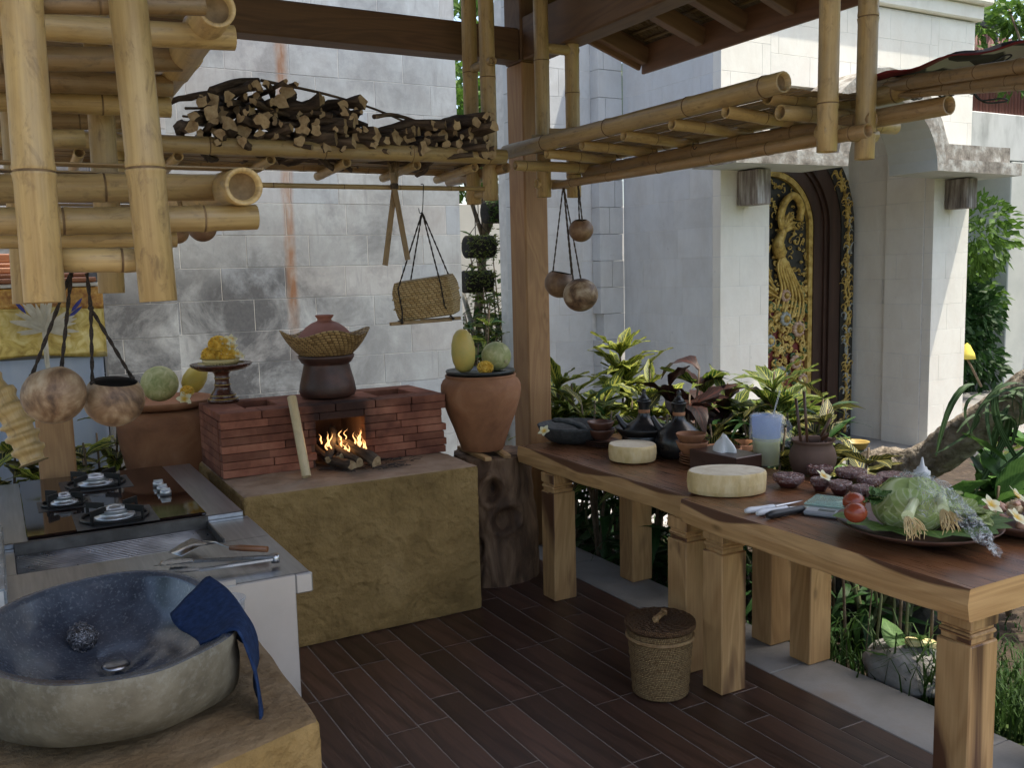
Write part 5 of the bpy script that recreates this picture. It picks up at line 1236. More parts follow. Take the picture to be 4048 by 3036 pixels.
# tissue box
MT['box_wood'] = wood('tissue_box_wood', (.028,.012,.009), (.06,.026,.017), 5, .32, knots=False)
TBc = Vector(((2.609+2.786)/2,(3.133+2.863)/2,.74)); tb = thing('tissue_box', 'dark wooden tissue box with a white tissue pulled up', 'tissue box', (TBc.x,TBc.y,.74))
Mx = Matrix.Translation((TBc.x,TBc.y,.731)) @ Matrix.Rotation(R(-86),4,'Z')
b = MB(); b.box((-.136,-.078,0), (.136,.078,.085), .003, 0, M_=Mx); b.build('box', MT['box_wood'], tb)
MT['tissue'] = mott('tissue_paper', [(.3,(.7,.7,.69)),(.7,(.8,.8,.79))], ns=20, rough=.9, bs=.2, trans=.15)
b = MB(); rows = []
for i in range(9):
    s = i/8; row = []
    for j in range(28):
        a = 6.283*j/28; k = 1+.2*math.sin(a*3+s*2)+.12*math.sin(a*5+1)
        row.append(Mx @ Vector((-.01+.056*(1-s**1.5*.78)*math.cos(a)*k, .036*(1-s**1.4*.6)*math.sin(a)*k, .085+.064*s+.012*math.cos(a*2+1)*s)))
    rows.append(row)
b.grid(rows, closed=True); b.build('tissue', MT['tissue'], tb)
# jug of lemonade
JG = Vector((2.905,2.967,0.735)); jg = thing('plastic_jug', 'clear plastic jug half full of cloudy yellow juice, wrapped over with film', 'jug', (JG.x,JG.y,.732))
MT['plastic'] = glass('frosted_plastic', (.8,.85,.92), .2, .1); MT['film'] = glass('cling_film', (.92,.94,.97), .08, .22)
MT['juice'] = mott('lemon_juice', [(.3,(.62,.56,.2)),(.7,(.7,.64,.28))], ns=6, rough=.3, bs=0)
b = MB(); b.lathe([(0,.003),(.05,.003),(.056,.008),(.06,.1),(.0655,.2),(.068,.225),(.066,.226),(.0635,.2),(.058,.1),(.054,.011),(0,.008)], (JG.x,JG.y,.731), 40); b.build('body', MT['plastic'], jg)
b = MB(); b.lathe([(0,.0095),(.0525,.0105),(.0565,.1),(.0585,.128),(0,.128)], (JG.x,JG.y,.731), 40); b.build('juice', MT['juice'], jg)
MT['cloudy'] = glass('cloudy_plastic_sky_tint', (.35,.52,.9), .3, .5)  # bluish sky reflection painted into the colour of an added inner ring
b = MB(); b.lathe([(.0575,.1285),(.0622,.2),(.064,.222)], (JG.x,JG.y,.731), 40); b.build('sky_sheen_ring', MT['cloudy'], jg)
b = MB(); ha = Vector((.35,-.93,0)); p = Vector((JG.x,JG.y,.731)); b.tube([p+ha*.064+Vector((0,0,.2)), p+ha*.1+Vector((0,0,.2)), p+ha*.106+Vector((0,0,.185)), p+ha*.1+Vector((0,0,.12)), p+ha*.098+Vector((0,0,.095))], .008, 8, squash=1.6); b.build('handle', MT['plastic'], jg)
b = MB(); rows = []
for i in range(7):
    row = []
    for j in range(40):
        a = 6.283*j/40; q = (.02,.045,.067,.0705,.072,.074,.071)[i]; z = (.229,.23,.229,.222,.19,.15,.12)[i]
        k = 1+(.06*mnoise.noise(Vector((math.cos(a)*4,math.sin(a)*4,i*1.3))) if i > 2 else 0); row.append((JG.x+q*k*math.cos(a), JG.y+q*k*math.sin(a), .731+z+.004*mnoise.noise(Vector((math.cos(a)*5*q*20,math.sin(a)*5*q*20,i*.4)))))
    rows.append(row)
b.grid(rows, closed=True); b.build('film', MT['film'], jg)
b = MB(); b.tube([p+Vector((.02,.0,.17)), p+Vector((.058,-.02,.33))], .004, 8, cap=False); tag(b.build('straw', MT['film']), 'clear straw standing in the jug of yellow juice', 'straw')
# clay pot of utensils
MT['pot_brown'] = mott('brown_clay', [(.3,(.075,.04,.028)),(.7,(.15,.085,.06))], ns=5, det=6, rough=.75, bs=.2)
UP = Vector((2.959,2.754,0.735)); k_ = 0.002
b = MB(); b.lathe([(0,0),(.07,0),(.082,.01),(.094,.05),(.096,.075),(.088,.105),(.077,.124),(.082,.134),(.09,.14),(.088,.146),(.078,.143),(.072,.125),(.085,.08),(.06,.02),(0,.015)], (UP.x,UP.y,.731), 44, wob=.01)
tag(b.build('clay_crock', MT['pot_brown']), 'brown clay crock holding wooden utensils beside the juice jug', 'crock')
MT['dark_wood'] = wood('spoon_wood', (.05,.022,.012), (.12,.055,.03), 5, .4, knots=False)
def spoon(label, base, top_, wd, ln, name='wooden_spoon'):
    base, top_ = Vector(base), Vector(top_); t_ = thing(name, label, name.split('_')[-1], base); b = MB(); d = (top_-base).normalized()
    b.tube([base, base.lerp(top_,.6), top_], .006, 8); b.build('handle', MT['dark_wood'], t_)
    if wd:
        Mx = Matrix.Translation(top_+d*ln*.45) @ d.to_track_quat('Z','Y').to_matrix().to_4x4(); b = MB()
        rows = [[Mx @ Vector((wd*math.sin(math.pi*(.06+.9*i/10))*math.cos(a), .007*math.sin(a)+.006*math.cos(i*.3), ln*(i/10-.5))) for a in [6.283*j/14 for j in range(14)]] for i in range(11)]
        b.grid(rows, closed=True); b.build('blade', MT['dark_wood'], t_)
pz = .76
spoon('thin dark chopstick standing at the left of the utensil crock', (UP.x-.03,UP.y+.02,pz), (UP.x-.06,UP.y+.04,1.05), 0, 0, 'wooden_chopstick')
spoon('reddish chopstick leaning left in the utensil crock', (UP.x-.01,UP.y+.01,pz), (UP.x-.045,UP.y+.01,1.08), 0, 0, 'wooden_chopstick')
spoon('largest round dark wooden ladle standing in the utensil crock', (UP.x,UP.y,pz), (UP.x+.025,UP.y-.03,.89), .036, .085, 'wooden_ladle')
spoon('wooden fork leaning in front of the ladle in the utensil crock', (UP.x,UP.y,pz), (UP.x-.0,UP.y-.055,.875), .018, .05, 'wooden_fork')
spoon('small dark wooden spoon lying low over the crock rim', (UP.x,UP.y,pz), (UP.x+.02,UP.y-.07,.865), .02, .04)
# knives
MT['white_plastic'] = mott('white_handle', [(.3,(.62,.63,.65)),(.7,(.72,.73,.75))], ns=12, rough=.4, bs=.05)
MT['black_plastic'] = mott('black_handle', [(.3,(.012,.012,.013)),(.7,(.025,.025,.027))], ns=12, rough=.45, bs=.05)
MT['steel'] = mott('brushed_steel', [(.3,(.4,.4,.4)),(.7,(.56,.56,.56))], scale=(1,8,8), ns=20, rough=.3, rr=.1, metal=1, bs=.05)
def knife(label, u0, u1, tip, mat_, bw=.016, rh=.010):
    u0, u1, tip = Vector(u0), Vector(u1), Vector(tip); t_ = thing('kitchen_knife', label, 'knife', u0); b = MB()
    P_ = [u0.lerp(u1, i/8) for i in range(9)]; b.tube(P_, [rh*.7,rh*1.1,rh*1.15,rh*1.05,rh,rh*.98,rh,rh*1.05,rh*.9], 10, squash=1.); b.build('handle', mat_, t_)
    d = (tip-u1); s = Vector((0,0,1)).cross(d).normalized(); b = MB(); n = 10; rows = []
    for i in range(n+1):
        q = i/n; c = u1.lerp(tip, q); w_ = bw*(1-q**3); rows.append([c-s*w_*.35+Vector((0,0,.001)), c+s*w_*.5+Vector((0,0,.0025)), c+s*w_+Vector((0,0,.0005))])
    b.grid(rows); o = b.build('blade', MT['steel'], t_); mo = o.modifiers.new('t', 'SOLIDIFY'); mo.thickness = .001
knife('kitchen knife with a white handle lying farther from the edge, by the larger chopping block', (2.249,2.396,0.750), (2.372,2.383,0.750), (2.528,2.397,0.745), MT['white_plastic'])
knife('kitchen knife with a white handle lying between the other white one and the cleaver', (2.260,2.351,0.750), (2.395,2.343,0.750), (2.536,2.322,0.744), MT['white_plastic'])
knife('big knife with a black handle and dark broad blade beside the kitchen scale', (2.261,2.304,0.752), (2.430,2.302,0.752), (2.661,2.300,0.746), MT['black_plastic'], .036, .0125)
# scale
SCp = Vector((2.531,2.258,0.745)); sl = thing('kitchen_scale', 'small silver kitchen scale with a glass plate and grey display', 'scale', SCp)
Mx = Matrix.Translation((SCp.x,SCp.y,.739)) @ Matrix.Rotation(R(-63),4,'Z')
MT['scale_grey'] = mott('scale_plastic', [(.3,(.3,.32,.35)),(.7,(.38,.4,.43))], ns=10, rough=.35, metal=.3, bs=0)
b = MB(); b.box((-.075,-.11,0), (.075,.05,.018), .006, 0, M_=Mx); b.build('body', MT['scale_grey'], sl)
b = MB(); b.box((-.028,-.095,.0182), (.028,-.068,.0192), .0004, 0, M_=Mx); b.build('display', mott('lcd', [(.3,(.12,.14,.13)),(.7,(.16,.18,.17))], ns=5, rough=.15, bs=0), sl)
b = MB(); b.box((-.06,-.0625,.0182), (.06,-.0605,.019), .0003, 0, M_=Mx); b.build('seam', MT['white_plastic'], sl)
MT['pane'] = glass('green_glass', (.55,.75,.68), .05, .35)
b = MB(); b.box((-.09,-.045,.022), (.09,.105,.028), .002, 0, M_=Mx); b.build('plate', MT['pane'], sl)
# foil covered spice bowls
MT['spice_bowl'] = mott('wine_red_bowl', [(.3,(.05,.014,.013)),(.7,(.1,.03,.026))], ns=9, rough=.35)
m, t, bb, out = nt('crumpled_film'); g = noise(t, coords(t, 'POS', (1,1,1)), 55, 4, .6, 1.5); c = ramp(t, g, [(.35,(.1,.03,.026)),(.58,(.2,.1,.09)),(.7,(.55,.5,.5))])
t.links.new(c, bb.inputs['Base Color']); bb.inputs['Roughness'].default_value = .12; bb.inputs['Specular IOR Level'].default_value = .8; bump(t, bb, g, 1., .012); MT['wrap'] = m
for k, (p, q, lab) in enumerate((
    ((2.667,2.603,0.740),.058,'dark red bowl under cling film at the left end of the row of bowls'),
    ((2.886,2.649,0.740),.05,'film-covered spice bowl nearest the brown utensil crock'),
    ((2.720,2.491,0.740),.036,'small film-covered spice bowl just left of the loose yellow blossom'),
    ((2.935,2.532,0.740),.058,'wide film-covered spice bowl behind the loose yellow blossom'),
    ((2.734,2.408,0.740),.042,'film-covered spice bowl in the front row, next to the glass plate of the scale'),
    ((2.887,2.402,0.740),.046,'film-covered spice bowl in the middle of the back row'),
    ((2.743,2.314,0.740),.04,'small film-covered spice bowl right above the corner of the scale'),
    ((2.998,2.371,0.740),.068,'largest film-covered spice bowl, left of the squeeze bottle'),
    ((2.733,2.238,0.740),.038,'small film-covered spice bowl nearest the cabbage'))):
    p = Vector(p); t_ = thing('spice_bowl', lab, 'bowl', (p.x,p.y,T2), 'film-covered spice bowls'); b = MB(); z = T2+.001
    b.lathe([(0,z),(q*.5,z),(q*.75,z+.014),(q*.95,z+.036),(q,z+.046),(q*.97,z+.047),(q*.8,z+.03)], (p.x,p.y,0), 28); b.build('bowl', MT['spice_bowl'], t_)
    b = MB(); n = 30; rows = []
    for i, (kk, dz) in enumerate(((.05,.047),(.35,.046),(.65,.047),(.9,.0505),(1.03,.049),(1.05,.038),(1.0,.026))):
        rows.append([(p.x+q*kk*math.cos(a)*(1+.03*mnoise.noise(Vector((math.cos(a)*4,math.sin(a)*4,k+i)))), p.y+q*kk*math.sin(a)*(1+.03*mnoise.noise(Vector((math.cos(a)*4,math.sin(a)*4,k+i)))), z+dz+.0035*mnoise.noise(Vector((math.cos(a)*5*kk,math.sin(a)*5*kk,k*3.3)))) for a in [6.283*j/n for j in range(n)]])
    b.grid(rows, closed=True); b.build('film_cover', MT['wrap'], t_)
flower((2.708,2.467,0.800), .036, 'loose yellow frangipani blossom lying on the film-covered bowls', (R(35),R(10)), 1.)
# squeeze bottle
SQ = Vector((2.904,2.186,0.740)); sq = thing('squeeze_bottle', 'white squeeze bottle with a pointed nozzle behind the cabbage platter', 'bottle', (SQ.x,SQ.y,T2))
MT['milky'] = mott('milky_plastic', [(.3,(.6,.61,.62)),(.7,(.7,.71,.72))], ns=6, rough=.35, bs=0, trans=.2)
b = MB(); b.lathe([(0,T2+.001),(.03,T2+.001),(.032,T2+.006),(.032,T2+.085),(.026,T2+.097)], (SQ.x,SQ.y,0), 28); b.build('body', MT['milky'], sq)
b = MB(); b.lathe([(.029,T2+.097),(.029,T2+.11),(.02,T2+.114),(.017,T2+.124),(.009,T2+.128),(.003,T2+.16),(0,T2+.16)], (SQ.x,SQ.y,0), 24); b.build('nozzle', MT['milky'], sq)
# ---------------------------------------------------------------- vegetable platters
def leaf_mat(name, dark, light, vein, trans=.25, rough=.45, side=9., midw=.05, mott_=.5, edge=None, vv=1.):
    """leaf: uv.x across (0..1), uv.y along; midrib, side veins and blotches"""
    m, t, b, out = nt(name); s = nd(t, 'SeparateXYZ', {0: nd(t, 'TexCoord').outputs['UV']}); u, v = s.outputs[0], s.outputs[1]
    cx = math_(t, 'ABSOLUTE', math_(t, 'SUBTRACT', u, .5)); rnd = nd(t, 'ObjectInfo').outputs['Random']
    g = noise(t, nd(t, 'Mapping', {'Vector': nd(t, 'CombineXYZ', {0: u, 1: v, 2: math_(t, 'MULTIPLY', rnd, 40)}).outputs[0], 'Scale': (2,5,1)}).outputs[0], 1.6, 5, .6)
    c = mixc(t, ramp(t, g, [(.35,0.),(.65,1.)]), dark, light)
    sv = math_(t, 'FRACT', math_(t, 'SUBTRACT', math_(t, 'MULTIPLY', v, side), math_(t, 'MULTIPLY', cx, side*.75)))
    sf = ramp(t, math_(t, 'ABSOLUTE', math_(t, 'SUBTRACT', sv, .5)), [(.06,1.),(.16,0.)])
    mf = ramp(t, cx, [(midw*.6,1.),(midw*1.5,0.)])
    vf = math_(t, 'MULTIPLY', math_(t, 'MAXIMUM', math_(t, 'MULTIPLY', sf, .8), mf), vv)
    if edge:
        ef = ramp(t, math_(t, 'ADD', cx, math_(t, 'MULTIPLY', math_(t, 'SUBTRACT', g, .5), .5)), [(.26,0.),(.4,1.)]); c = mixc(t, math_(t, 'MULTIPLY', ef, .9), c, edge)
    c = mixc(t, vf, c, vein); c = rndvar(t, c, .22)
    t.links.new(c, b.inputs['Base Color']); b.inputs['Roughness'].default_value = rough+.1; b.inputs['Specular IOR Level'].default_value = .25
    bump(t, b, vf, .25, .002)
    tr = nd(t, 'BsdfTranslucent', {'Color': c}); mx = nd(t, 'MixShader', {0: trans, 1: b.outputs[0], 2: tr.outputs[0]}); t.links.new(mx.outputs[0], out.inputs[0]); return m
MT['cabbage'] = leaf_mat('cabbage_leaf', (.3,.4,.12), (.46,.53,.24), (.62,.66,.42), .2, .5, 6, .035, vv=.8)
MT['banana'] = leaf_mat('banana_leaf', (.05,.12,.02), (.11,.2,.04), (.16,.26,.07), .25, .4, 24, .03)
MT['tomato'] = mott('tomato_skin', [(.3,(.2,.032,.016)),(.7,(.3,.065,.028))], ns=6, rough=.22, bs=.02)
MT['leek'] = mott('leek_stalk', [(.3,(.4,.48,.2)),(.7,(.66,.66,.45))], coord='UV', scale=(1,60,1), ns=2, rough=.5, bs=.1)
MT['root'] = mott('leek_roots', [(.3,(.5,.36,.16)),(.7,(.66,.53,.3))], ns=30, rough=.9, bs=.1)
MT['platter'] = mott('clay_platter', [(.3,(.055,.025,.018)),(.7,(.13,.06,.04))], ns=6, rough=.6, bs=.2)
VP = Vector((2.517,1.904,0.770)); VR = 0.247
def platter(label, c, rd): 
    b = MB(); z = T2+.001; b.lathe([(0,z),(rd*.45,z),(rd*.7,z+.012),(rd*.92,z+.034),(rd,z+.046),(rd*.98,z+.048),(rd*.9,z+.042),(rd*.6,z+.022),(0,z+.016)], (c.x,c.y,0), 64); return tag(b.build('clay_platter', MT['platter']), label, 'platter')
platter('wide clay platter under the wrapped cabbage at the front of the table', VP, VR)
def leaf_mesh(name, mat_, w, nseg=7, droop=.25, fold=.18, tip=1., wave=0., wpos=.45, twist=0.):
    """unit-length leaf along +y, midrib folded, drooping towards the tip"""
    b = MB(); rows = []; uvs = []
    for i in range(nseg+1):
        s = i/nseg; k = (math.sin(math.pi*min(1,s**(math.log(.5)/math.log(wpos)))))**tip if 0 < s < 1 else .0
        ww = max(.012, w*k*.5); y = s*math.cos(droop*s*.9); z = -droop*s*s*.75+.02*math.sin(s*9)*wave
        row = []
        for j in (-1,-.5,0,.5,1):
            wv = wave*.05*math.sin(s*17+j*2)*abs(j); a = twist*s
            dx, dz = j*ww, abs(j)*ww*fold+wv; row.append(Vector((dx*math.cos(a)-dz*math.sin(a)*0, y, z+dz+dx*math.sin(a))))
        rows.append(row); uvs.append([(0,s),(.25,s),(.5,s),(.75,s),(1,s)])
    b.grid(rows, uvs); return b.mesh(name, mat_)
def aim(p, d, s, roll=0., up=Vector((0,0,1))):
    """matrix placing a unit leaf at p along direction d, blade facing up"""
    d = Vector(d).normalized(); x = d.cross(up); x = x.normalized() if x.length > 1e-4 else Vector((1,0,0)); z = x.cross(d)
    m = Matrix((x, d, z)).transposed().to_4x4(); return Matrix.Translation(p) @ m @ Matrix.Rotation(roll,4,'Y') @ Matrix.Scale(s,4)
ban = leaf_mesh('banana_wedge', MT['banana'], .9, 5, .05, .05, .8)
bt = thing('banana_leaf_liner', 'cut banana-leaf points lining the rim of the cabbage platter', 'leaf', (VP.x,VP.y,T2+.02))
for k in range(13):
    a = R(150)+k*R(20); d = Vector((math.cos(a), math.sin(a), .12)); new_obj('leaf', ban, bt, aim(Vector((VP.x,VP.y,T2+.04))+d*VR*.62, d, VR*.48))
cbp = Vector((2.304,1.780,0.892)); CB = Vector((VP.x-.045,VP.y-.0,T2+.108))
cbt = thing('cabbage', 'pale green head of cabbage half wrapped in cling film on the platter', 'cabbage', (CB.x,CB.y,T2+.04))
b = MB(); b.ball(CB, .102, 28, 0, .8, .05, 3); b.build('head', MT['cabbage'], cbt)
for k, (az, el) in enumerate(((-100,10),(-60,25),(-140,30),(-20,5),(160,20),(60,30),(-95,60))):
    b = MB(); rows = []; uvs = []; a0, e0 = R(az), R(el)
    for i in range(9):
        s = i/8; row = []; th = -1.15+s*1.75
        for j in range(9):
            q = (j/8-.5)*1.5*math.sin(math.pi*(.12+.76*s))
            dd = Vector((math.cos(th)*math.cos(q), math.sin(q), math.sin(th))); rr0 = .109*(1+.05*s+.03*mnoise.noise(Vector((q*3,s*4,k))))
            p = Matrix.Rotation(a0,3,'Z') @ (Matrix.Rotation(-e0+.35,3,'Y') @ (dd*rr0)); p.z *= .84; row.append(CB+p)
        rows.append(row); uvs.append([(j/8,s) for j in range(9)])
    b.grid(rows, uvs); b.build('leaf', MT['cabbage'], cbt)
for k, (p, lab) in enumerate((((2.253,1.930,0.878),'tomato farther back at the left edge of the cabbage platter'),((2.202,1.880,0.863),'tomato in front at the left edge of the cabbage platter'))):
    p = Vector(p); fruit('tomato', lab, (p.x,p.y,max(p.z,T2+.05)), [(.034*math.sin(math.pi*i/12),-.03*math.cos(math.pi*i/12)) for i in range(13)], MT['tomato'])
for k, (p0, p1, lab) in enumerate((((2.150,1.660,0.909),(2.502,1.900,0.863),'leek with a beard of pale roots lying in front of the cabbage'),((2.302,1.660,0.906),(2.613,1.900,0.870),'bunch of leeks with bushy roots to the right of the cabbage'))):
    p0, p1 = Vector(p0), Vector(p1); t_ = thing('leek', lab, 'leek', p0); b = MB(); b.tube([p0,p0.lerp(p1,.5),p1], [.016,.014,.018], 10); b.build('stalk', MT['leek'], t_); b = MB()
    for q in range(46):
        L = ru(.03,.075); x, y = ru(-.022,.022), ru(-.01,.01); z0_ = p0.z; b.tube(spl([p0+Vector((x*.4,0,0)), p0+Vector((x,-.012+y,-.01)), p0+Vector((x*1.5,-.022+y,-L*.55)), p0+Vector((x*1.7+ru(-.015,.015),-.026+y,-L*.85))],3), .0011, 4)
    b.build('roots', MT['root'], t_)
lt = thing('parsley', 'small tuft of dark herb leaves behind the tomatoes', 'herbs', (2.299,1.900,0.877))
MT['herb'] = leaf_mat('herb_leaf', (.03,.08,.015), (.07,.14,.03), (.12,.2,.06), .2, .5, 5)
hme = leaf_mesh('herb_leaf', MT['herb'], .7, 5, .4, .2, .6, 1.5)
for k in range(16): new_obj('leaf', hme, lt, aim(Vector(lt.location)+Vector((ru(-.03,.03),ru(-.03,.02),ru(.0,.02))), (ru(-1,1),ru(-1,.3),ru(.1,.8)), ru(.03,.05)))
for k, (p, lab) in enumerate((((2.291,1.620,0.910),'loose pale lettuce head under the film at the right of the platter'),((2.567,1.850,0.879),'leafy green vegetable behind the cabbage under the film'))):
    p = (VP+Vector((.07,-.11,0)), VP+Vector((.11,.02,0)))[k]; t_ = thing('lettuce', lab, 'lettuce', (p.x,p.y,T2+.04)); lm = leaf_mesh('lettuce_leaf', MT['cabbage'], .8, 6, .5, .3, .6, 1.8)
    for q in range(18): a = q*2.4; new_obj('leaf', lm, t_, aim(Vector((p.x,p.y,T2+.06)), (math.cos(a),math.sin(a),.3+.06*q), ru(.08,.125)))
# cling film bag over the cabbage
m, t, bb, out = nt('crinkled_bag'); g = noise(t, coords(t, 'POS', (1,1,1)), 26, 6, .62, 3.5)
bb.inputs['Base Color'].default_value = (.86,.88,.9,1); bb.inputs['Roughness'].default_value = .25; bb.inputs['Specular IOR Level'].default_value = .6; bump(t, bb, g, .5, .008)
tp = nd(t, 'BsdfTransparent', {'Color': (.97,.98,.98,1)}); fac = ramp(t, g, [(.44,.05),(.54,.2),(.6,.5),(.66,.95)]); mx = nd(t, 'MixShader', {0: fac, 1: tp.outputs[0], 2: bb.outputs[0]}); t.links.new(mx.outputs[0], out.inputs[0]); MT['bag'] = m
b = MB(); rows = []; bp = spl([(2.467,1.950,0.871),(2.462,1.880,0.924),(2.393,1.740,0.946),(2.312,1.600,0.911),(2.224,1.500,0.877),(2.167,1.440,0.867)], 9); nb = len(bp); lat = Vector((.5,.8,.05)).normalized()
for i in range(nb):
    s = i/(nb-1); wd = .175*math.sin(math.pi*min(1,.2+s*.75))**.8+.012; row = []
    for j in range(31):
        q = j/15-1; p = bp[i]+lat*q*wd+Vector((0,0,-.07*q*q*(1-s)+.012))
        p += Vector((mnoise.noise(Vector((i*.33,j*.3,1))),mnoise.noise(Vector((i*.33,j*.3,5))),mnoise.noise(Vector((i*.4,j*.36,9)))))*.02+Vector((0,0,1))*.006*mnoise.noise(Vector((i*.7,j*.6,2)))
        p.z = max(p.z, T2+.006); row.append(p)
    rows.append(row)
b.grid(rows, smooth=True); tag(b.build('plastic_bag', MT['bag']), 'crinkled clear plastic film pulled over the cabbage, its end trailing over the platter', 'plastic bag')
# shallots platter
VP2 = Vector((2.812,1.736,0.770)); platter('second clay platter at the right edge, heaped with shallots and garlic', VP2, .16)
MT['shallot'] = mott('shallot_skin', [(.3,(.28,.12,.08)),(.55,(.46,.26,.17)),(.75,(.6,.42,.3))], coord='OBJ', ns=14, rough=.4, rnd=.25, bs=.1); MT['garlic'] = mott('garlic_skin', [(.3,(.42,.3,.16)),(.7,(.6,.48,.3))], coord='OBJ', ns=14, rough=.5, rnd=.25, bs=.1)
sh = []
for mt_ in ('shallot','garlic'):
    f = MB(); f.lathe([(0,-.9),(.5,-.75),(.85,-.3),(.9,.1),(.6,.6),(.2,.95),(.1,1.3),(0,1.35)], (0,0,0), 12, wob=.08); sh.append(f.mesh(mt_, MT[mt_]))
r = random.Random(4)
for k in range(60):
    a, q = r.uniform(0,6.28), math.sqrt(r.random())*.13; z = T2+.045+.045*(1-(q/.13)**2)+r.uniform(-.008,.01); w_ = k % 3 == 0
    o = new_obj('garlic_bulb' if w_ else 'shallot', sh[1 if w_ else 0], None, Matrix.Translation((VP2.x+q*math.cos(a),VP2.y+q*math.sin(a),z)) @ Matrix.Rotation(r.uniform(0,6),4,'Z') @ Matrix.Rotation(r.uniform(.4,1.7),4,'X') @ Matrix.Scale(r.uniform(.013,.019),4))
    tag(o, 'brown garlic bulb heaped on the right-hand platter' if w_ else 'pinkish shallot heaped on the right-hand platter', 'garlic' if w_ else 'shallot', 'garlic on the platter' if w_ else 'shallots on the platter')
for k, (p, lab) in enumerate((((2.455,1.620,0.903),'frangipani blossom on the left of the shallot heap'),((2.387,1.500,0.902),'frangipani blossom in front of the shallot heap'),((2.542,1.600,0.922),'frangipani blossom behind the shallot heap, at the right edge'))): flower(p, .036, lab, (R(40),R(10*k)), k*1.)
# ---------------------------------------------------------------- lidded rattan bin
MT['rattan'] = mott('rattan', [(.3,(.17,.09,.035)),(.55,(.31,.19,.085)),(.75,(.42,.28,.13))], ns=40, det=4, rough=.5, bs=.3, spec=.4); MT['rattan_dark'] = mott('rattan_dark', [(.3,(.08,.035,.016)),(.7,(.18,.085,.04))], ns=40, rough=.5, bs=.3)
RBx, RBy = 2.11, 2.70
rb = thing('rattan_bin', 'round woven rattan bin with a lid, standing by the table legs', 'bin', (RBx,RBy,0))
Hh = .262; MT['rattan_weave'] = weave_mat('rattan_weave', (.24,.14,.06), (.42,.28,.13), (.05,.025,.01), 150, 150, .5)
b = MB(); b.lathe([(0,.004),(.1,.004),(.105,.008)]+[(.106+.019*i/24+.0018*math.sin(i*1.9), .01+(Hh-.012)*i/24) for i in range(25)], (RBx,RBy,0), 72); b.build('body', MT['rattan_weave'], rb)
for z, q in ((Hh-.035,.1265),(Hh-.03,.1262)):
    b = MB(); b.lathe([(q+.004*math.cos(a),z+.004*math.sin(a)) for a in [6.283*i/8 for i in range(9)]], (RBx,RBy,0), 64); b.build('rim_cane', MT['rattan'], rb)
MT['rattan_lid'] = weave_mat('rattan_lid_coil', (.11,.05,.022), (.22,.12,.055), (.03,.014,.006), 120, 190, .5)
b = MB(); prof = []
for i in range(46):
    q = .132*(1-i/45); prof.append((q, Hh+.022+.003*abs(math.sin(i*1.57*.9))+.006*(1-(q/.132)**2)))
prof = [(.128,Hh+.002),(.133,Hh+.004),(.134,Hh+.012),(.133,Hh+.02)]+prof; b.lathe(prof, (RBx,RBy,0), 80, fn=lambda rr, z, a, i: (rr, .0012*math.cos(60*a+i*math.pi))); ld = b.build('lid', MT['rattan_lid'], rb)
b = MB()
for dx in (-.008,.008):
    c = Vector((RBx+dx*.5,RBy+dx,0)); d = Vector((.87,.5,0)); b.tube([c-d*.055+Vector((0,0,Hh+.04)), c+d*.055+Vector((0,0,Hh+.04))], .0075, 8)
for s in (-1,1):
    c = Vector((RBx,RBy,0))+Vector((.87,.5,0))*.04*s; b.tube([c+Vector((0,-.012,Hh+.026)), c+Vector((0,-.012,Hh+.047)), c+Vector((0,.012,Hh+.047)), c+Vector((0,.012,Hh+.026))], .004, 6)
b.build('handle', MT['rattan'], ld)
# ---------------------------------------------------------------- left side: steel counter, hob, grill
MT['inox'] = mott('stainless_steel', [(.3,(.3,.31,.33)),(.7,(.42,.43,.45))], scale=(1,.05,1), ns=60, det=3, rough=.32, rr=.06, metal=1, bs=.03, bd=.001); MT['inox_panel'] = mott('stainless_panel', [(.3,(.5,.49,.48)),(.7,(.62,.61,.6))], ns=3, det=6, rough=.42, rr=.08, metal=.85, bs=.03)
CA, CBz = .735, .715
ca = thing('steel_counter', 'stainless steel counter end carrying the black gas hob', 'counter', (.3,4.0,0))
b = MB(); b.box((-.35,3.492,CA-.045), (.768,4.56,CA-.001), .003, 1); b.build('top', MT['inox'], ca); b = MB(); b.box((-.33,3.51,0), (.72,4.54,CA-.046), .003, 2); b.build('cabinet', MT['inox_panel'], ca)
cb = thing('steel_counter', 'stainless steel counter with a sunken grill, nearer the stone basin', 'counter', (.3,3.1,0))
b = MB()
GX_0, GX_1, GY_0, GY_1 = .005, .63, 3.17, 3.45
b.box((-.35,2.702,CBz-.04), (.782,GY_0,CBz), .003, 1); b.box((-.35,GY_1,CBz-.04), (.782,3.488,CBz), .003, 1); b.box((GX_1,GY_0+.0005,CBz-.04), (.782,GY_1-.0005,CBz-.0004), .002, 1); b.box((-.35,GY_0+.0005,CBz-.04), (GX_0,GY_1-.0005,CBz-.0004), .002, 1); b.build('top', MT['inox'], cb)
b = MB(); b.box((-.33,2.72,0), (.72,3.47,CBz-.15), 0); b.build('cabinet', MT['inox_panel'], cb)
b = MB(); b.box((-.34,2.69,0), (.733,2.7,CBz+.0), .002, 2); b.box((.7335,2.69,CBz-.062), (.786,2.7,CBz-.001), .004, 2); b.box((-.34,2.6885,CBz+.0005), (.56,2.6985,CBz+.018), .003, 0); b.build('front_panel', MT['inox_panel'], cb)
MT['rod_tray'] = mott('sooty_steel', [(.3,(.06,.055,.05)),(.7,(.2,.19,.18))], ns=9, rough=.45, metal=.7)
b = MB(); b.box((GX_0,GY_0,CBz-.11), (GX_1,GY_1,CBz-.1), 0); b.box((GX_0-.002,GY_1-.012,CBz-.1), (GX_1,GY_1+.002,CBz+.03), .003); b.box((GX_1-.006,GY_0,CBz-.1), (GX_1+.001,GY_1,CBz+.012), .002); b.build('grill_tray', MT['rod_tray'], cb)
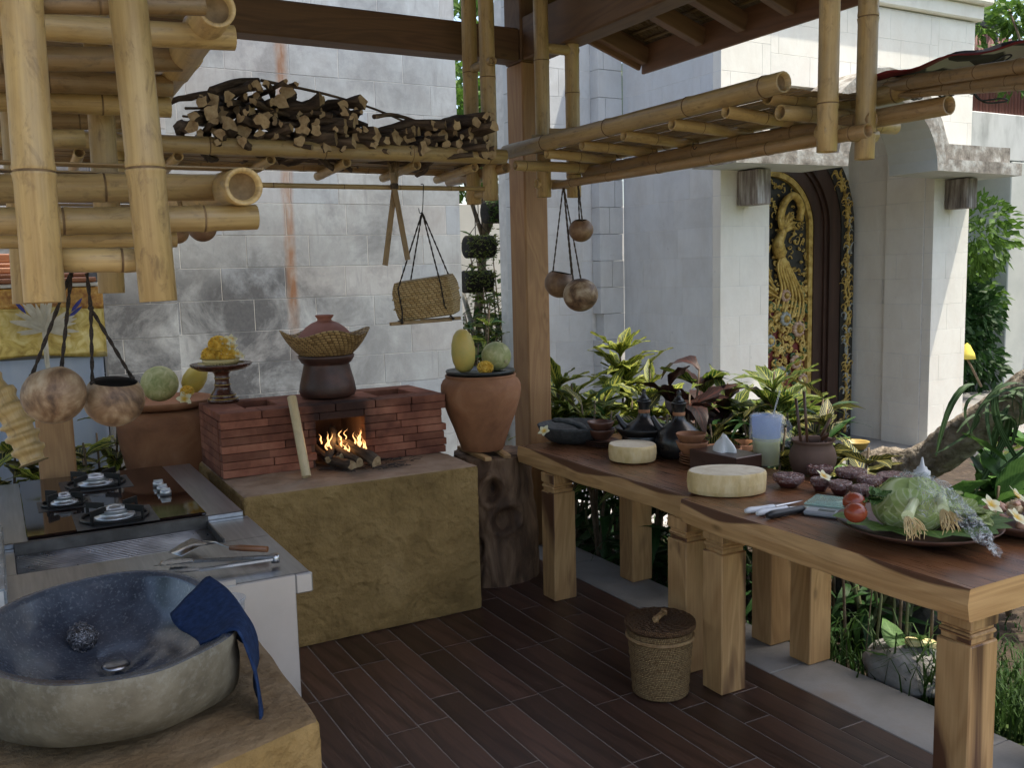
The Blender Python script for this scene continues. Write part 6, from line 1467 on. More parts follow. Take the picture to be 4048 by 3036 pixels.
MT['rod'] = mott('scorched_rod', [(.3,(.16,.15,.15)),(.7,(.42,.4,.4))], scale=(1,1,1), ns=7, det=3, rough=.3, metal=.9, bs=.05)
for k in range(14):
    y = GY_0+.014+k*.0187; b = MB(); b.tube([(GX_0+.002,y,CBz-.012-.01*(1-k/17)), (GX_1-.004,y,CBz-.012-.01*(1-k/17))], .0052, 8); b.build('grill_rod', MT['rod'], cb)
# hob
MT['hob_glass'] = mott('black_glass', [(.3,(.012,.006,.005)),(.7,(.02,.01,.008))], ns=4, rough=.06, rr=.02, bs=0, spec=.6)
MT['alu'] = mott('burner_alloy', [(.3,(.42,.43,.44)),(.7,(.58,.59,.6))], ns=20, rough=.35, metal=.8, bs=.1)
hb_ = thing('gas_hob', 'black glass gas hob with three ringed burners and chrome knobs', 'hob', (.34,4.0,CA))
b = MB(); b.box((.045,3.5,CA), (.636,4.52,CA+.012), .003, 1); b.build('plate', MT['hob_glass'], hb_)
for k, (x, y, s) in enumerate(((.33,4.26,1.15),(.19,3.945,.8),(.335,3.61,1.15))):
    bn = MB(); z = CA+.0125; bn.lathe([(0,z),(.062*s,z),(.06*s,z+.012),(.046*s,z+.014),(.046*s,z+.026),(.05*s,z+.03),(.05*s,z+.036),(.03*s,z+.04),(.022*s,z+.041),(.022*s,z+.046),(0,z+.047)], (x,y,0), 36); bo = bn.build('burner', MT['alu'], hb_)
    g = MB(); g.lathe([(.098*s+.006*math.cos(a),z+.008+.006*math.sin(a)) for a in [6.283*i/8 for i in range(9)]], (x,y,0), 44)
    for q in range(4):
        a = R(45)+q*R(90); d = Vector((math.cos(a), math.sin(a), 0)); sd_ = Vector((-math.sin(a), math.cos(a), 0)); p = Vector((x,y,z))
        Mx = Matrix.Translation(p) @ Matrix.Rotation(a,4,'Z'); g.box((.04*s,-.0035,.03), (.108*s,.0035,.052), .001, 0, M_=Mx); g.box((.099*s,-.0035,.0), (.108*s,.0035,.03), .001, 0, M_=Mx)
    g.build('pan_support', MT['iron'], hb_)
    g = MB(); g.box((x-.118*s,y-.118*s,CA+.0122), (x+.118*s,y+.118*s,CA+.0135), .0005); g.build('drip_plate', MT['black_plastic'], hb_)
for k, y in enumerate((4.06,3.96,3.875)):
    b = MB(); b.lathe([(0,0),(.022,0),(.022,.016),(.02,.02),(0,.021)], (.552,y,CA+.0122), 24); kn = b.build('knob', MT['alu'], hb_)
    b = MB(); b.box((.534,y-.004,CA+.033), (.57,y+.004,CA+.041), .001); b.build('grip', MT['alu'], kn)
# spatula and tongs on the counter
sp = thing('spatula', 'steel spatula with a wooden handle lying on the grill', 'spatula', (0.615,2.998,0.740))
MT['handle_wood'] = wood('spatula_handle', (.16,.06,.025), (.28,.12,.05), 5, .35, knots=False)
b = MB(); b.tube([(0.608,2.983,0.745),(0.635,2.957,0.747),(0.707,2.903,0.744)], [.008,.0105,.0095], 10); b.build('handle', MT['handle_wood'], sp)
b = MB(); b.tube([(0.609,2.982,0.745),(0.579,3.065,0.748),(0.550,3.121,0.742)], .0032, 8); b.build('shank', MT['steel'], sp)
a0, a1, a2, a3 = [Vector(q) for q in ((0.525,3.170,0.745),(0.555,3.073,0.745),(0.466,3.031,0.728),(0.436,3.104,0.728))]
b = MB(); b.grid([[a0,a1],[a0.lerp(a3,.5)+Vector((0,0,.003)),a1.lerp(a2,.5)+Vector((0,0,.003))],[a3,a2]]); o = b.build('blade', MT['steel'], sp); mo = o.modifiers.new('t','SOLIDIFY'); mo.thickness = .0015
tn = thing('steel_tongs', 'long steel tongs with scalloped tips lying on the counter edge', 'tongs', (0.708,2.821,0.735))
for k, (h, e, hd) in enumerate((((0.700,2.799,0.745),(0.481,2.890,0.745),(0.383,2.954,0.735)),((0.702,2.808,0.735),(0.484,2.823,0.735),(0.397,2.878,0.730)))):
    h, e, hd = Vector(h), Vector(e), Vector(hd); b = MB(); d = (e-h); Mx = Matrix.Translation(h) @ d.to_track_quat('X','Z').to_matrix().to_4x4()
    b.box((0,-.007,-.001), (d.length,.007,.0015), .0008, 0, M_=Mx); b.box((0,-.0075,.0005), (d.length,-.0055,.008), .0006, 0, M_=Mx); b.box((0,.0055,.0005), (d.length,.0075,.008), .0006, 0, M_=Mx); b.build('arm', MT['steel'], tn)
    rows = []; dd = hd-e; sd_ = Vector((0,0,1)).cross(dd).normalized()
    for i in range(13):
        s = i/12; w_ = .009+.02*math.sin(math.pi*min(1,s*.62+.05)); sc_ = 1+.1*math.cos(s*38); c = e.lerp(hd, s); rows.append([c+sd_*w_*q*sc_+Vector((0,0,.012*(1-q*q)*0+.007*q*q)) for q in (-1,-.6,0,.6,1)])
    b = MB(); b.grid(rows); o = b.build('tip', MT['steel'], tn); mo = o.modifiers.new('t','SOLIDIFY'); mo.thickness = .0012
b = MB(); h = Vector((0.706,2.811,0.738)); b.lathe([(0,-.012),(.013,-.012),(.014,0),(.013,.014),(0,.014)], h, 16); b.build('hinge', MT['steel'], tn)
# tiled ledge at the far left
MT['tile_blue'] = mott('grey_tile', [(.3,(.16,.18,.2)),(.6,(.28,.31,.33)),(.8,(.36,.39,.41))], scale=(1,1,6), ns=8, rough=.25, bs=.1, rnd=.15)
tl = thing('tiled_ledge', 'grey-blue tiled ledge at the left end of the grill counter', 'ledge', (-.2,3.1,0)); b = MB(); b.box((-.5,2.72,0), (-.03,3.47,.80), 0); b.build('core', MT['mortar'], tl)
tme2 = chamfer_block(.148, .008, .068, .001, MT['tile_blue'], 'tile')
for i in range(5):
    for j in range(2): new_obj('tile', tme2, tl, Matrix.Translation((-.027,2.80+i*.15,.695+j*.07)) @ Matrix.Rotation(R(90),4,'Z'))
for i in range(5):
    for j in range(3): new_obj('tile', tme2, tl, Matrix.Translation((-.06-j*.07,2.80+i*.15,.803)) @ Matrix.Rotation(R(90),4,'Z') @ Matrix.Rotation(R(90),4,'X'))
# ---------------------------------------------------------------- basin on its plastered block
MT['stucco_top'] = mott('plaster_worn_top', [(.28,(.12,.07,.03)),(.5,(.19,.12,.056)),(.75,(.29,.205,.12))], ns=4, det=9, rough=.85, bns=40, bs=1., bd=.01, fine=.2)
o = rough_block('basin_block', (-.6,1.95,0), (.574,2.684,.62), MT['stucco'], 9, MT['stucco_top'], swirl=.013, res=.009, edge=.028)
for v_ in o.data.vertices: v_.co.y -= .34*(.574-v_.co.x)*max(0,2.684-v_.co.y)/.734
tag(o, 'ochre plastered block under the stone basin at the lower left', 'block')
m, t, bb, out = nt('river_stone_outside'); pos = coords(t, 'POS', (1,1,1)); g = noise(t, pos, 8, 8, .65); s_ = ramp(t, noise(t, pos, 55, 5, .7), [(.5,0.),(.7,1.)]); c = ramp(t, g, [(.3,(.075,.064,.045)),(.5,(.145,.128,.092)),(.72,(.22,.2,.15))]); c = mixc(t, math_(t,'MULTIPLY',s_,.4), c, (.3,.3,.26)); t.links.new(c, bb.inputs['Base Color']); bb.inputs['Roughness'].default_value = .7; bump(t, bb, g, .3, .006); MT['stone_out'] = m
m, t, bb, out = nt('polished_stone_inside'); pos = coords(t, 'POS', (1,1,1)); g = noise(t, pos, 9, 7, .6); sp2 = noise(t, pos, 130, 3, .6); c = ramp(t, g, [(.3,(.03,.036,.05)),(.7,(.08,.094,.122))]); c = mixc(t, ramp(t, sp2, [(.55,0.),(.7,.5)]), c, (.2,.215,.24)); t.links.new(c, bb.inputs['Base Color']); t.links.new(ramp(t, g, [(.3,.08),(.7,.24)]), bb.inputs['Roughness']); bump(t, bb, sp2, .25, .0015); MT['stone_in'] = m
rim = [(0.413,2.043),(0.295,1.932),(0.197,1.897),(0.054,1.941),(-0.054,2.086),(-0.100,2.268),(-0.054,2.476),(0.063,2.630),(0.216,2.676),(0.336,2.612),(0.417,2.449),(0.458,2.240)]
cyc = rim[-2:]+rim+rim[:3]; pts = spl([(x,y,0) for x,y in cyc], 6); pts = pts[12:12+72]; bc_ = Vector((.185,2.28,0)); NB = len(pts)
b = MB(); rows = []; mis = []
def rz(p): return .82+.02*mnoise.noise(p*3)
for i_, (k, z, rel) in enumerate(((.42,.623,0),(.57,.626,0),(.74,.66,0),(.88,.715,0),(.965,.77,0),(.995,0,-.008),(.985,0,0),(.92,0,.001),(.895,0,-.01),(.82,.765,0),(.7,.725,0),(.5,.69,0),(.25,.675,0),(.02,.672,0))):
    rows.append([Vector((bc_.x+(p.x-bc_.x)*(min(1,k*1.4) if z and z < .75 and i_ < 5 else k), bc_.y+(p.y-bc_.y)*k+(0 if z == 0 else (.03 if k < .6 and z < .65 else 0)), (rz(p)+rel) if z == 0 else z+.008*mnoise.noise(p*4+Vector((z*9,0,0))))) for p in pts])
b.grid(rows[:7], closed=True, mi=0); b.grid(rows[6:], closed=True, mi=1)
bs_ = thing('stone_basin', 'boulder-shaped grey stone basin with a polished dark bowl', 'basin', (.185,2.28,.62)); b.build('bowl', [MT['stone_out'], MT['stone_in']], bs_)
dq = Vector((0.193,2.331,0.692)); b = MB(); b.lathe([(0,.003),(.022,.003),(.03,.001),(.032,-.004)], (dq.x,dq.y,.694), 28); b.build('drain', MT['inox'], bs_)
# scourer
b = MB(); c = Vector((0.132,2.486,0.720)); r = random.Random(8)
for k in range(90):
    d = Vector((r.gauss(0,1),r.gauss(0,1),r.gauss(0,.75))).normalized(); q = .036*r.uniform(.8,1.05); p = c+d*q; ax_ = d.orthogonal().normalized(); bx_ = d.cross(ax_); rr0 = r.uniform(.006,.011)
    b.tube([p+(ax_*math.cos(a)+bx_*math.sin(a))*rr0+d*.004*math.sin(3*a+k) for a in [6.283*i/9*1.3 for i in range(10)]], .0012, 4, cap=False)
b.ball(c, .031, 14, 0, .8, .2, 5); tag(b.build('metal_scourer', mott('scourer_wire', [(.3,(.12,.12,.13)),(.7,(.4,.4,.42))], ns=120, rough=.3, metal=.9, bs=.5)), 'curly metal scourer lying in the stone basin', 'scourer')
# blue cloth draped over the rim
MT['blue_cloth'] = mott('navy_cloth', [(.3,(.008,.018,.05)),(.6,(.016,.035,.095)),(.8,(.03,.055,.13))], ns=60, det=5, rough=.95, bns=300, bs=.7, bd=.002, spec=.15)
b = MB(); rows = []; A_, B_ = Vector((.428,2.42,0)), Vector((.413,2.05,0))
for i in range(19):
    s = i/18; along = A_.lerp(B_, s); along.x += .028*math.sin(math.pi*s); row = []
    inn = (bc_-along); inn.z = 0; inn.normalize(); L_in = .105-.02*s+.008*math.sin(s*5); L_out = .1+.11*s+.01*math.sin(s*8)
    for j in range(21):
        q = j/20
        if q < .45: e = (.45-q)/.45; p = along+inn*(.012+L_in*e); z = rz(along)+.008-.5*L_in*e-.0*e
        elif q < .58: e = (q-.45)/.13; p = along+inn*(.012-.032*e); z = rz(along)+.009+.004*math.sin(math.pi*e)
        else: e = (q-.58)/.42; p = along-inn*(.02+.03*math.sin(min(1,e*1.6)*1.57)+.012*math.sin(s*13+e*2)*e); z = rz(along)+.008-L_out*e
        z += .003*mnoise.noise(Vector((s*6,q*7,2))); row.append(Vector((p.x,p.y,z)))
    rows.append(row)
b.grid(rows); o = b.build('blue_cloth', MT['blue_cloth']); mo = o.modifiers.new('t','SOLIDIFY'); mo.thickness = .005; mo.offset = 1; tag(o, 'dark blue cloth draped over the right end of the stone basin', 'cloth')
# plastic tub
TU = Vector((.505,2.55,.623)); tu = thing('plastic_tub', 'small clear plastic tub standing behind the blue cloth', 'tub', TU)
b = MB(); b.lathe([(0,.002),(.036,.002),(.039,.006),(.045,.1),(.048,.101),(.048,.106),(.044,.107),(.036,.01),(0,.008)], TU, 32); b.build('cup', MT['plastic'], tu); b = MB(); b.lathe([(0,.011),(.0345,.011),(.037,.035),(0,.036)], TU, 28); b.build('liquid', mott('green_soap', [(.3,(.3,.5,.35)),(.7,(.5,.65,.5))], ns=5, rough=.3, bs=0), tu)
# bamboo-root spout
b = MB(); path = spl([(-0.071,3.100,1.370),(-0.007,3.080,1.293),(0.032,3.050,1.221),(0.053,3.040,1.156),(0.073,3.020,1.081)], 14); rad = []
for i in range(len(path)):
    q = i % 8; rad.append(.037+.004*(i/len(path))*0+(.011 if q in (0,1,2) and i > 6 else (.004 if q == 3 else 0))-.006*max(0,(i-44)/14))
b.tube(path, rad, 22); o = b.build('bamboo_spout', MT['bamboo']); tag(o, 'curved ringed bamboo-root spout at the left edge, beside the short post', 'spout')
# ---------------------------------------------------------------- shrine behind, at the left
MT['gold_cloth'] = mott('gold_brocade', [(.3,(.3,.2,.04)),(.5,(.55,.42,.12)),(.7,(.72,.62,.3))], ns=14, det=7, dist=1., rough=.35, metal=.35, bs=.5, bd=.01, bns=18); MT['pale_cloth'] = mott('pale_blue_cloth', [(.3,(.3,.4,.58)),(.6,(.55,.6,.68)),(.8,(.66,.68,.72))], scale=(1,1,.2), ns=2.5, rough=.85, bs=.2); MT['shrine_wood'] = wood('shrine_wood', (.2,.07,.035), (.36,.15,.07), 6, .5, knots=False); MT['orange_cloth'] = mott('orange_brocade', [(.35,(.35,.14,.03)),(.6,(.6,.34,.08)),(.75,(.7,.5,.2))], ns=40, det=3, rough=.5, bs=.3)
SHY = 5.55; xs = 0.537
shr = thing('shrine', 'small offering shrine wrapped in gold brocade and pale blue cloth at the far left', 'shrine', (-.2,5.8,0))
b = MB(); b.box((-.75,SHY+.03,0), (xs-.03,6.3,1.63), .01); b.build('core', MT['kerb'], shr)
def drape(name, z0, z1, mat_, y, amp, fr, x1):
    b = MB(); rows = []
    for i in range(15):
        z = z0+(z1-z0)*i/14; rows.append([(x, y-amp*(1+mnoise.noise(Vector((x*fr,z*1.5,y*3))))*(1.2-i/14)+.0, z+(.012*math.sin(x*9) if i == 0 else 0)) for x in [-.78+(x1+.78)*k/60 for k in range(61)]]+[(x1+.004, y+.04+.2*k, z) for k in range(4)])
    b.grid(rows); o = b.build(name, mat_, shr); mo = o.modifiers.new('t','SOLIDIFY'); mo.thickness = .006
drape('blue_cloth_skirt', .05, 1.2, MT['pale_cloth'], SHY+.01, .03, 7, xs-.02); drape('gold_cloth', 1.208, 1.508, MT['gold_cloth'], SHY, .02, 9, xs); drape('orange_band', 1.471, 1.576, MT['orange_cloth'], SHY-.01, .01, 9, xs)
b = MB(); b.box((-.8,SHY-.04,1.581), (xs-.02,6.35,1.6), .004); b.build('white_edge', MT['tissue'], shr)
for k, (z, g) in enumerate(((612,.0),(600,.03),(585,.0),(570,.05),(555,.02))):
    za, zb = ((1.603,1.63),(1.631,1.654),(1.655,1.688),(1.689,1.712),(1.713,1.763))[k]
    b = MB(); b.box((-.7+.1*k,SHY-.06+.05*k,za), (xs-.03-.09*k+g*2,6.3-.05*k,zb), .006, 0); b.build('tier', MT['shrine_wood'], shr)
og = thing('palm_leaf_ornament', 'white plaited palm-leaf rosette with blue tips in front of the gold cloth', 'ornament', (0.234,5.400,1.391)); c = Vector(og.location); MT['white_leaf'] = mott('white_palm', [(.3,(.55,.52,.42)),(.7,(.72,.7,.62))], ns=20, rough=.7, trans=.2); MT['blue_leaf'] = mott('blue_dyed_palm', [(.3,(.02,.03,.2)),(.7,(.05,.06,.35))], ns=20, rough=.6)
wl_ = leaf_mesh('white_leaf', MT['white_leaf'], .16, 5, .1, .2, .6); bl_ = leaf_mesh('blue_leaf', MT['blue_leaf'], .2, 4, .05, .2, .5)
for k in range(34):
    a = R(-15)+k*R(6.2)+ru(-.05,.05); new_obj('leaf', wl_, og, aim(c+Vector((0,ru(-.03,.0),ru(-.04,.0))), (math.cos(a)*1.,-.35+ru(-.1,.1),math.sin(a)), ru(.1,.17), 0, Vector((0,-1,0))))
for dx, dz, an in ((-.1,.1,2.2),(.16,.1,.9),(.14,.05,.7)): new_obj('tip', bl_, og, aim(c+Vector((dx*.8,-.06,dz*.6)), (math.cos(an),-.2,math.sin(an)), .09, 0, Vector((0,-1,0))))
b = MB(); b.tube([c+Vector((0,0,0)), c+Vector((.0,.02,-.2)), c+Vector((.01,.02,-.32))], .012, 8); b.build('stem', MT['white_leaf'], og)
# ---------------------------------------------------------------- garden
LM = {
 'croton_y': leaf_mat('croton_yellow', (.018,.05,.01), (.04,.085,.015), (.4,.38,.07), .28, .35, 8, .05, edge=(.26,.3,.045)),
 'croton_g': leaf_mat('croton_green', (.014,.042,.009), (.032,.075,.015), (.32,.33,.07), .28, .35, 7, .04, edge=(.1,.16,.025)),
 'croton_r': leaf_mat('croton_red', (.016,.011,.01), (.03,.014,.012), (.1,.03,.018), .08, .35, 9, .045, vv=.7),
 'croton_d': leaf_mat('croton_dark', (.008,.016,.008), (.02,.036,.014), (.42,.36,.1), .2, .35, 8, .035),
 'ginger': leaf_mat('ginger_leaf', (.014,.045,.012), (.03,.085,.02), (.05,.12,.03), .25, .4, 26, .03, vv=.6),
 'broad': leaf_mat('broad_leaf', (.05,.12,.025), (.09,.19,.045), (.13,.25,.07), .3, .4, 14, .03, vv=.6),
 'palm': leaf_mat('palm_leaflet', (.03,.08,.02), (.07,.16,.035), (.1,.2,.05), .3, .4, 3, .06),
 'strap': leaf_mat('strap_leaf', (.025,.055,.02), (.06,.11,.045), (.12,.2,.1), .25, .45, 3, .07),
 'grass': leaf_mat('grass_blade', (.02,.05,.01), (.05,.105,.02), (.07,.13,.035), .3, .5, 2, .05, vv=.4),
 'tree': leaf_mat('tree_leaf', (.035,.085,.012), (.09,.18,.025), (.14,.24,.05), .4, .4, 5, .04, vv=.6),
 'philo': leaf_mat('philodendron_leaf', (.014,.04,.03), (.03,.075,.05), (.06,.12,.08), .2, .25, 12, .02)}
LME = {}
def leaves(key, w, droop, fold, wave=0., var=3, nseg=7, tip=1., wpos=.45):
    k = (key, w, droop, wave)
    if k not in LME: LME[k] = [leaf_mesh(key+'_leaf', LM[key], w*(1+.2*(i-1)/2), nseg, droop*(.6+.5*i), fold, tip, wave, wpos, .5*(i-1)*wave) for i in range(var)]
    return LME[k]
MT['stem_g'] = mott('green_stem', [(.3,(.06,.08,.03)),(.7,(.16,.17,.08))], ns=20, rough=.6); MT['stem_b'] = mott('brown_stem', [(.3,(.07,.045,.025)),(.7,(.2,.15,.1))], ns=20, rough=.8)
GZ = -.08
def shrub(label, base, top_z, lms, n, L, seed, spread=.2, stems=3, low=.35, group=None, up0=.75, name='croton_plant', cat='plant', stem='stem_b', reach=1.):
    """stems with leaves set spirally, arching outwards"""
    r = random.Random(seed); base = Vector(base); t_ = thing(name, label, cat, base, group); tops = []
    if group == GC and n > 12: n = int(n*2.1); low = max(low, .56); L *= 1.55; top_z += .12
    for s in range(stems):
        a = 6.28*s/stems+r.uniform(-.5,.5); e = base+Vector((math.cos(a)*spread*r.uniform(.3,1), math.sin(a)*spread*r.uniform(.3,1), 0)); e.z = base.z+(top_z-base.z)*r.uniform(.72,1.)
        pts = spl([base, base.lerp(e,.5)+Vector((r.uniform(-.03,.03),r.uniform(-.03,.03),.02)), e], 5); b = MB(); b.tube(pts, [.011*(1-.6*i/len(pts)) for i in range(len(pts))], 7); b.build('stem', MT[stem], t_); tops.append(pts)
    for k in range(n):
        pts = tops[k % stems]; q = low+(1-low)*(k//stems)/max(1,(n//stems)); i = min(len(pts)-1, int(q*(len(pts)-1))); p = pts[i]
        a = k*2.39996+r.uniform(-.4,.4); el = up0*(q**1.3)+.1+r.uniform(-.2,.25); d = Vector((math.cos(a)*math.cos(el), math.sin(a)*math.cos(el), math.sin(el)))
        me = r.choice(r.choice(lms)); new_obj('leaf', me, t_, aim(p, d, L*r.uniform(.7,1.15)*(1-.25*q*reach), r.uniform(-.5,.5)))
    return t_
cy = leaves('croton_y', .33, .5, .3, .8); cg = leaves('croton_g', .3, .55, .25, .7); cr_ = leaves('croton_r', .36, .7, .25, .7); cdk = leaves('croton_d', .42, .45, .2, .4); gi = leaves('ginger', .17, .7, .25, .2); bl = leaves('broad', .55, .35, .15, .3); ph = leaves('philo', .6, .4, .1, 1.2)
GC = 'croton plants behind the tables'
shrub('bushy croton with yellow-veined leaves right beside the timber post', (3.045,4.75,GZ), 0.957, [cg,cy], 60, .25, 1, .24, 5, .35, GC, .8)
shrub('tallest croton, yellow-green, rising above the stacked bowls', (3.498,4.85,GZ), 1.209, [cy], 54, .2, 2, .05, 2, .52, GC, .9)
shrub('low bright yellow croton at the foot of the tallest one', (3.194,4.5,GZ), 0.815, [cy], 36, .18, 3, .16, 4, .4, GC, .6)
shrub('yellow croton behind the black kettles', (3.444,4.4,GZ), 0.914, [cy], 34, .2, 4, .16, 4, .4, GC, .8)
shrub('dark red croton with broad leaves above the terracotta bowls', (3.308,4.0,GZ), 0.935, [cr_], 24, .23, 5, .14, 3, .5, GC, .7)
shrub('purple-leaved croton with one long arching leaf, before the gate pier', (3.558,4.0,GZ), 0.942, [cr_,cg], 26, .25, 6, .14, 3, .45, GC, .9)
shrub('large green croton with long narrow leaves in front of the carved door', (3.67,3.7,GZ), 0.985, [cg], 84, .26, 7, .24, 6, .4, GC, .85)
shrub('low dark plant behind the tissue box', (3.22,3.55,GZ), 0.835, [gi,cdk], 40, .2, 8, .16, 4, .35, GC, .7)
shrub('low dark-leaved croton behind the utensil crock', (3.509,3.3,GZ), 0.849, [cdk,gi], 36, .2, 9, .18, 4, .35, GC, .7)
shrub('dark croton with bold yellow veins right of the utensil crock', (3.506,3.05,GZ), 0.735, [cdk], 22, .2, 10, .14, 3, .5, GC, .5)
shrub('dark croton with red-veined leaves between crock and leaning trunk', (3.612,2.95,GZ), 0.684, [cr_,cdk], 12, .24, 11, .12, 3, .6, GC, .3)
shrub('blue-green philodendron with ragged leaves in front of the leaning trunk', (3.917,3.2,GZ), 0.660, [ph], 9, .32, 12, .1, 3, .7, GC, .2, 'philodendron', reach=.3)
shrub('pale green plant far right by the second platter', (3.527,2.35,GZ), 0.677, [bl], 14, .22, 13, .14, 3, .5, GC, .8)
shrub('leafy green plant at the right edge below the staghorn fern', (4.108,2.6,GZ), 0.639, [bl,gi], 30, .22, 14, .2, 4, .3, GC, .8)
for k, (u, y, tz, lab) in enumerate(((1290,4.3,.78,'low dark plant filling in behind the small brown bowls'),(1400,3.95,.8,'low dark plant filling in behind the left kettle'),(1510,3.75,.8,'low dark plant behind the terracotta bowls'),(1640,3.4,.82,'low dark plant right behind the juice jug'))):
    x = (2.925,3.014,3.194,3.279)[k]; shrub(lab, (x,y,GZ), tz, [cdk,gi,cg], 40, .17, 140+k, .2, 5, .5, GC, .7)
for k, (x, y, tz, lab) in enumerate(((4.3,2.1,.5,'leafy green plant on the ground below the leaning trunk'),(4.7,2.9,.55,'leafy plant on the ground behind the leaning trunk'),(5.3,2.2,.5,'leafy plant farther out beyond the leaning trunk'),(5.6,3.4,.5,'leafy plant between the leaning trunk and the gate threshold'),(4.2,3.6,.45,'leafy plant at the foot of the large green croton'),(6.6,3.0,.5,'leafy plant out on the bed toward the right pier'))):
    shrub(lab, (x,y,GZ), tz, [gi,cg] if k % 2 else [leaves('broad', .55, .35, .15, .3),gi], 70, .24, 190+k, .35, 8, .2, 'plants in the open bed', .6, 'bed_plant', 'plant', 'stem_g')
# plants under and behind the tables
GU = 'plants growing under the tables'
for k, (x, y, tz, n, L, sp, lab) in enumerate(((3.05,4.45,.42,20,.34,.16,'dark ginger plant behind the front left leg of the back table'),(3.08,4.05,.38,18,.34,.15,'dark ginger plant left of the back leg of the back table'),(3.1,3.6,.36,20,.3,.15,'dark ginger plant right of the back leg of the back table'),(3.15,3.15,.34,16,.32,.15,'dark ginger plant seen between the table legs'),(3.2,4.85,.5,20,.36,.18,'ginger plant with long arching leaves near the gravel'),(3.3,2.75,.4,14,.3,.16,'ginger plant behind the paired legs of the front table'))):
    shrub(lab, (x,y,GZ), tz, [gi], int(n*2.2), L*1.15, 30+k, sp*1.5, 6, .15, GU, .6, 'ginger_plant', 'plant', 'stem_g')
for k, (u, lab) in enumerate((((3.02,2.28),'broad-leaved green seedling in front of the grey garden rock'),((3.4,2.6),'broad-leaved seedling half hidden by the front table leg'))):
    t_ = shrub(lab, (u[0],u[1],GZ), .2, [bl], 5, .2, 50+k, .06, 2, .5, GU, .8, 'seedling', 'plant', 'stem_g')
cn_ = ((3.03,2.62),(3.05,2.5),(3.1,2.42),(3.06,2.36),(3.14,2.3),(3.2,2.2),(3.12,2.95),(3.15,3.0),(3.22,2.86),(3.18,2.5))
for k, (x, y) in enumerate(cn_):
    b = MB(); b.tube([(x,y,GZ-.02),(x+ru(-.03,.03),y+ru(-.03,.03),.25),(x+ru(-.07,.07),y+ru(-.07,.07),ru(.5,.62))], [.007,.006,.004], 7); tag(b.build('bare_stalk', MT['stem_g'] if k % 2 else MT['stem_b']), 'thin bare stalk rising from the bed behind the front table', 'stalk', 'bare stalks behind the front table')
# fern frond
fr_ = thing('fern', 'brownish fern frond behind the front table legs', 'fern', (3.12,2.6,GZ)); b = MB(); pts = spl([(3.12,2.6,GZ),(3.1,2.55,.3),(3.0,2.45,.42),(2.98,2.3,.36)], 8); b.tube(pts, .003, 5); b.build('stem', MT['stem_b'], fr_); pme = leaves('palm', .12, .3, .2)
for i in range(8, len(pts)):
    for s in (-1,1): new_obj('leaflet', pme[0], fr_, aim(pts[i], Vector((.4*s,-.25*s,-.15)), .1*(1-.6*(i-8)/16)))
# grass: sunlit lawn and tufts along the kerb
def blades(name, pts, mat_, h, w, seed, parent=None):
    r = random.Random(seed); b = MB()
    for (x, y, z, k) in pts:
        a = r.uniform(0,6.28); hh = h*r.uniform(.5,1.2)*k; d = Vector((math.cos(a), math.sin(a), 0)); s = Vector((-d.y, d.x, 0)); l = r.uniform(.2,.9); p = Vector((x,y,z)); ww = w*r.uniform(.7,1.2)
        q = [p, p+d*hh*l*.25+Vector((0,0,hh*.55)), p+d*hh*l*.7+Vector((0,0,hh*.85)), p+d*hh*l*1.15+Vector((0,0,hh*.8))]; rows = [[q[i]-s*ww*(1-i/3.2), q[i]+s*ww*(1-i/3.2)] for i in range(4)]
        b.grid(rows, [[(0,i/3),(1,i/3)] for i in range(4)])
    return b.build(name, mat_, parent)
r = random.Random(77); pt = []
for k in range(9000):
    y = r.uniform(-1.,2.25); x = 2.98+abs(r.gauss(0,1))*1.3; pt.append((x,y,-.07,1.))
tag(blades('lawn_grass', pt, LM['grass'], .1, .0035, 1), 'sunlit short grass of the lawn at the right', 'grass', kind='stuff')
for k, (x, y, n, h, lab) in enumerate(((2.98,2.2,70,.3,'arching grass tuft by the kerb left of the front table leg'),(3.0,2.02,80,.3,'arching grass tuft by the kerb right next to the front table leg'),(3.02,2.42,50,.26,'grass tuft at the foot of the broad-leaved seedling'),(3.06,1.8,80,.28,'grass tuft by the kerb behind the nearest table leg'),(3.15,1.55,60,.24,'dark grass tuft at the right edge beyond the nearest leg'),(3.0,2.65,40,.22,'small grass tuft between kerb and bare stalks'),(3.2,2.0,60,.25,'grass tuft in front of the garden rock'))):
    rr = random.Random(k); t_ = blades('grass_tuft', [(x+rr.gauss(0,.05),y+rr.gauss(0,.06),GZ,1.) for _ in range(n)], LM['grass'] if k not in (4,) else LM['ginger'], h, .0055, 60+k); tag(t_, lab, 'grass tuft', 'grass tufts along the kerb')
# low weeds over the bed
r = random.Random(5); pt = [(2.95+abs(r.gauss(0,.6)), r.uniform(1.8,5.4), -.09, r.uniform(.3,1.)) for _ in range(3500)]
tag(blades('ground_cover', pt, LM['ginger'], .09, .006, 2), 'low dark ground cover over the soil of the bed', 'ground cover', kind='stuff')
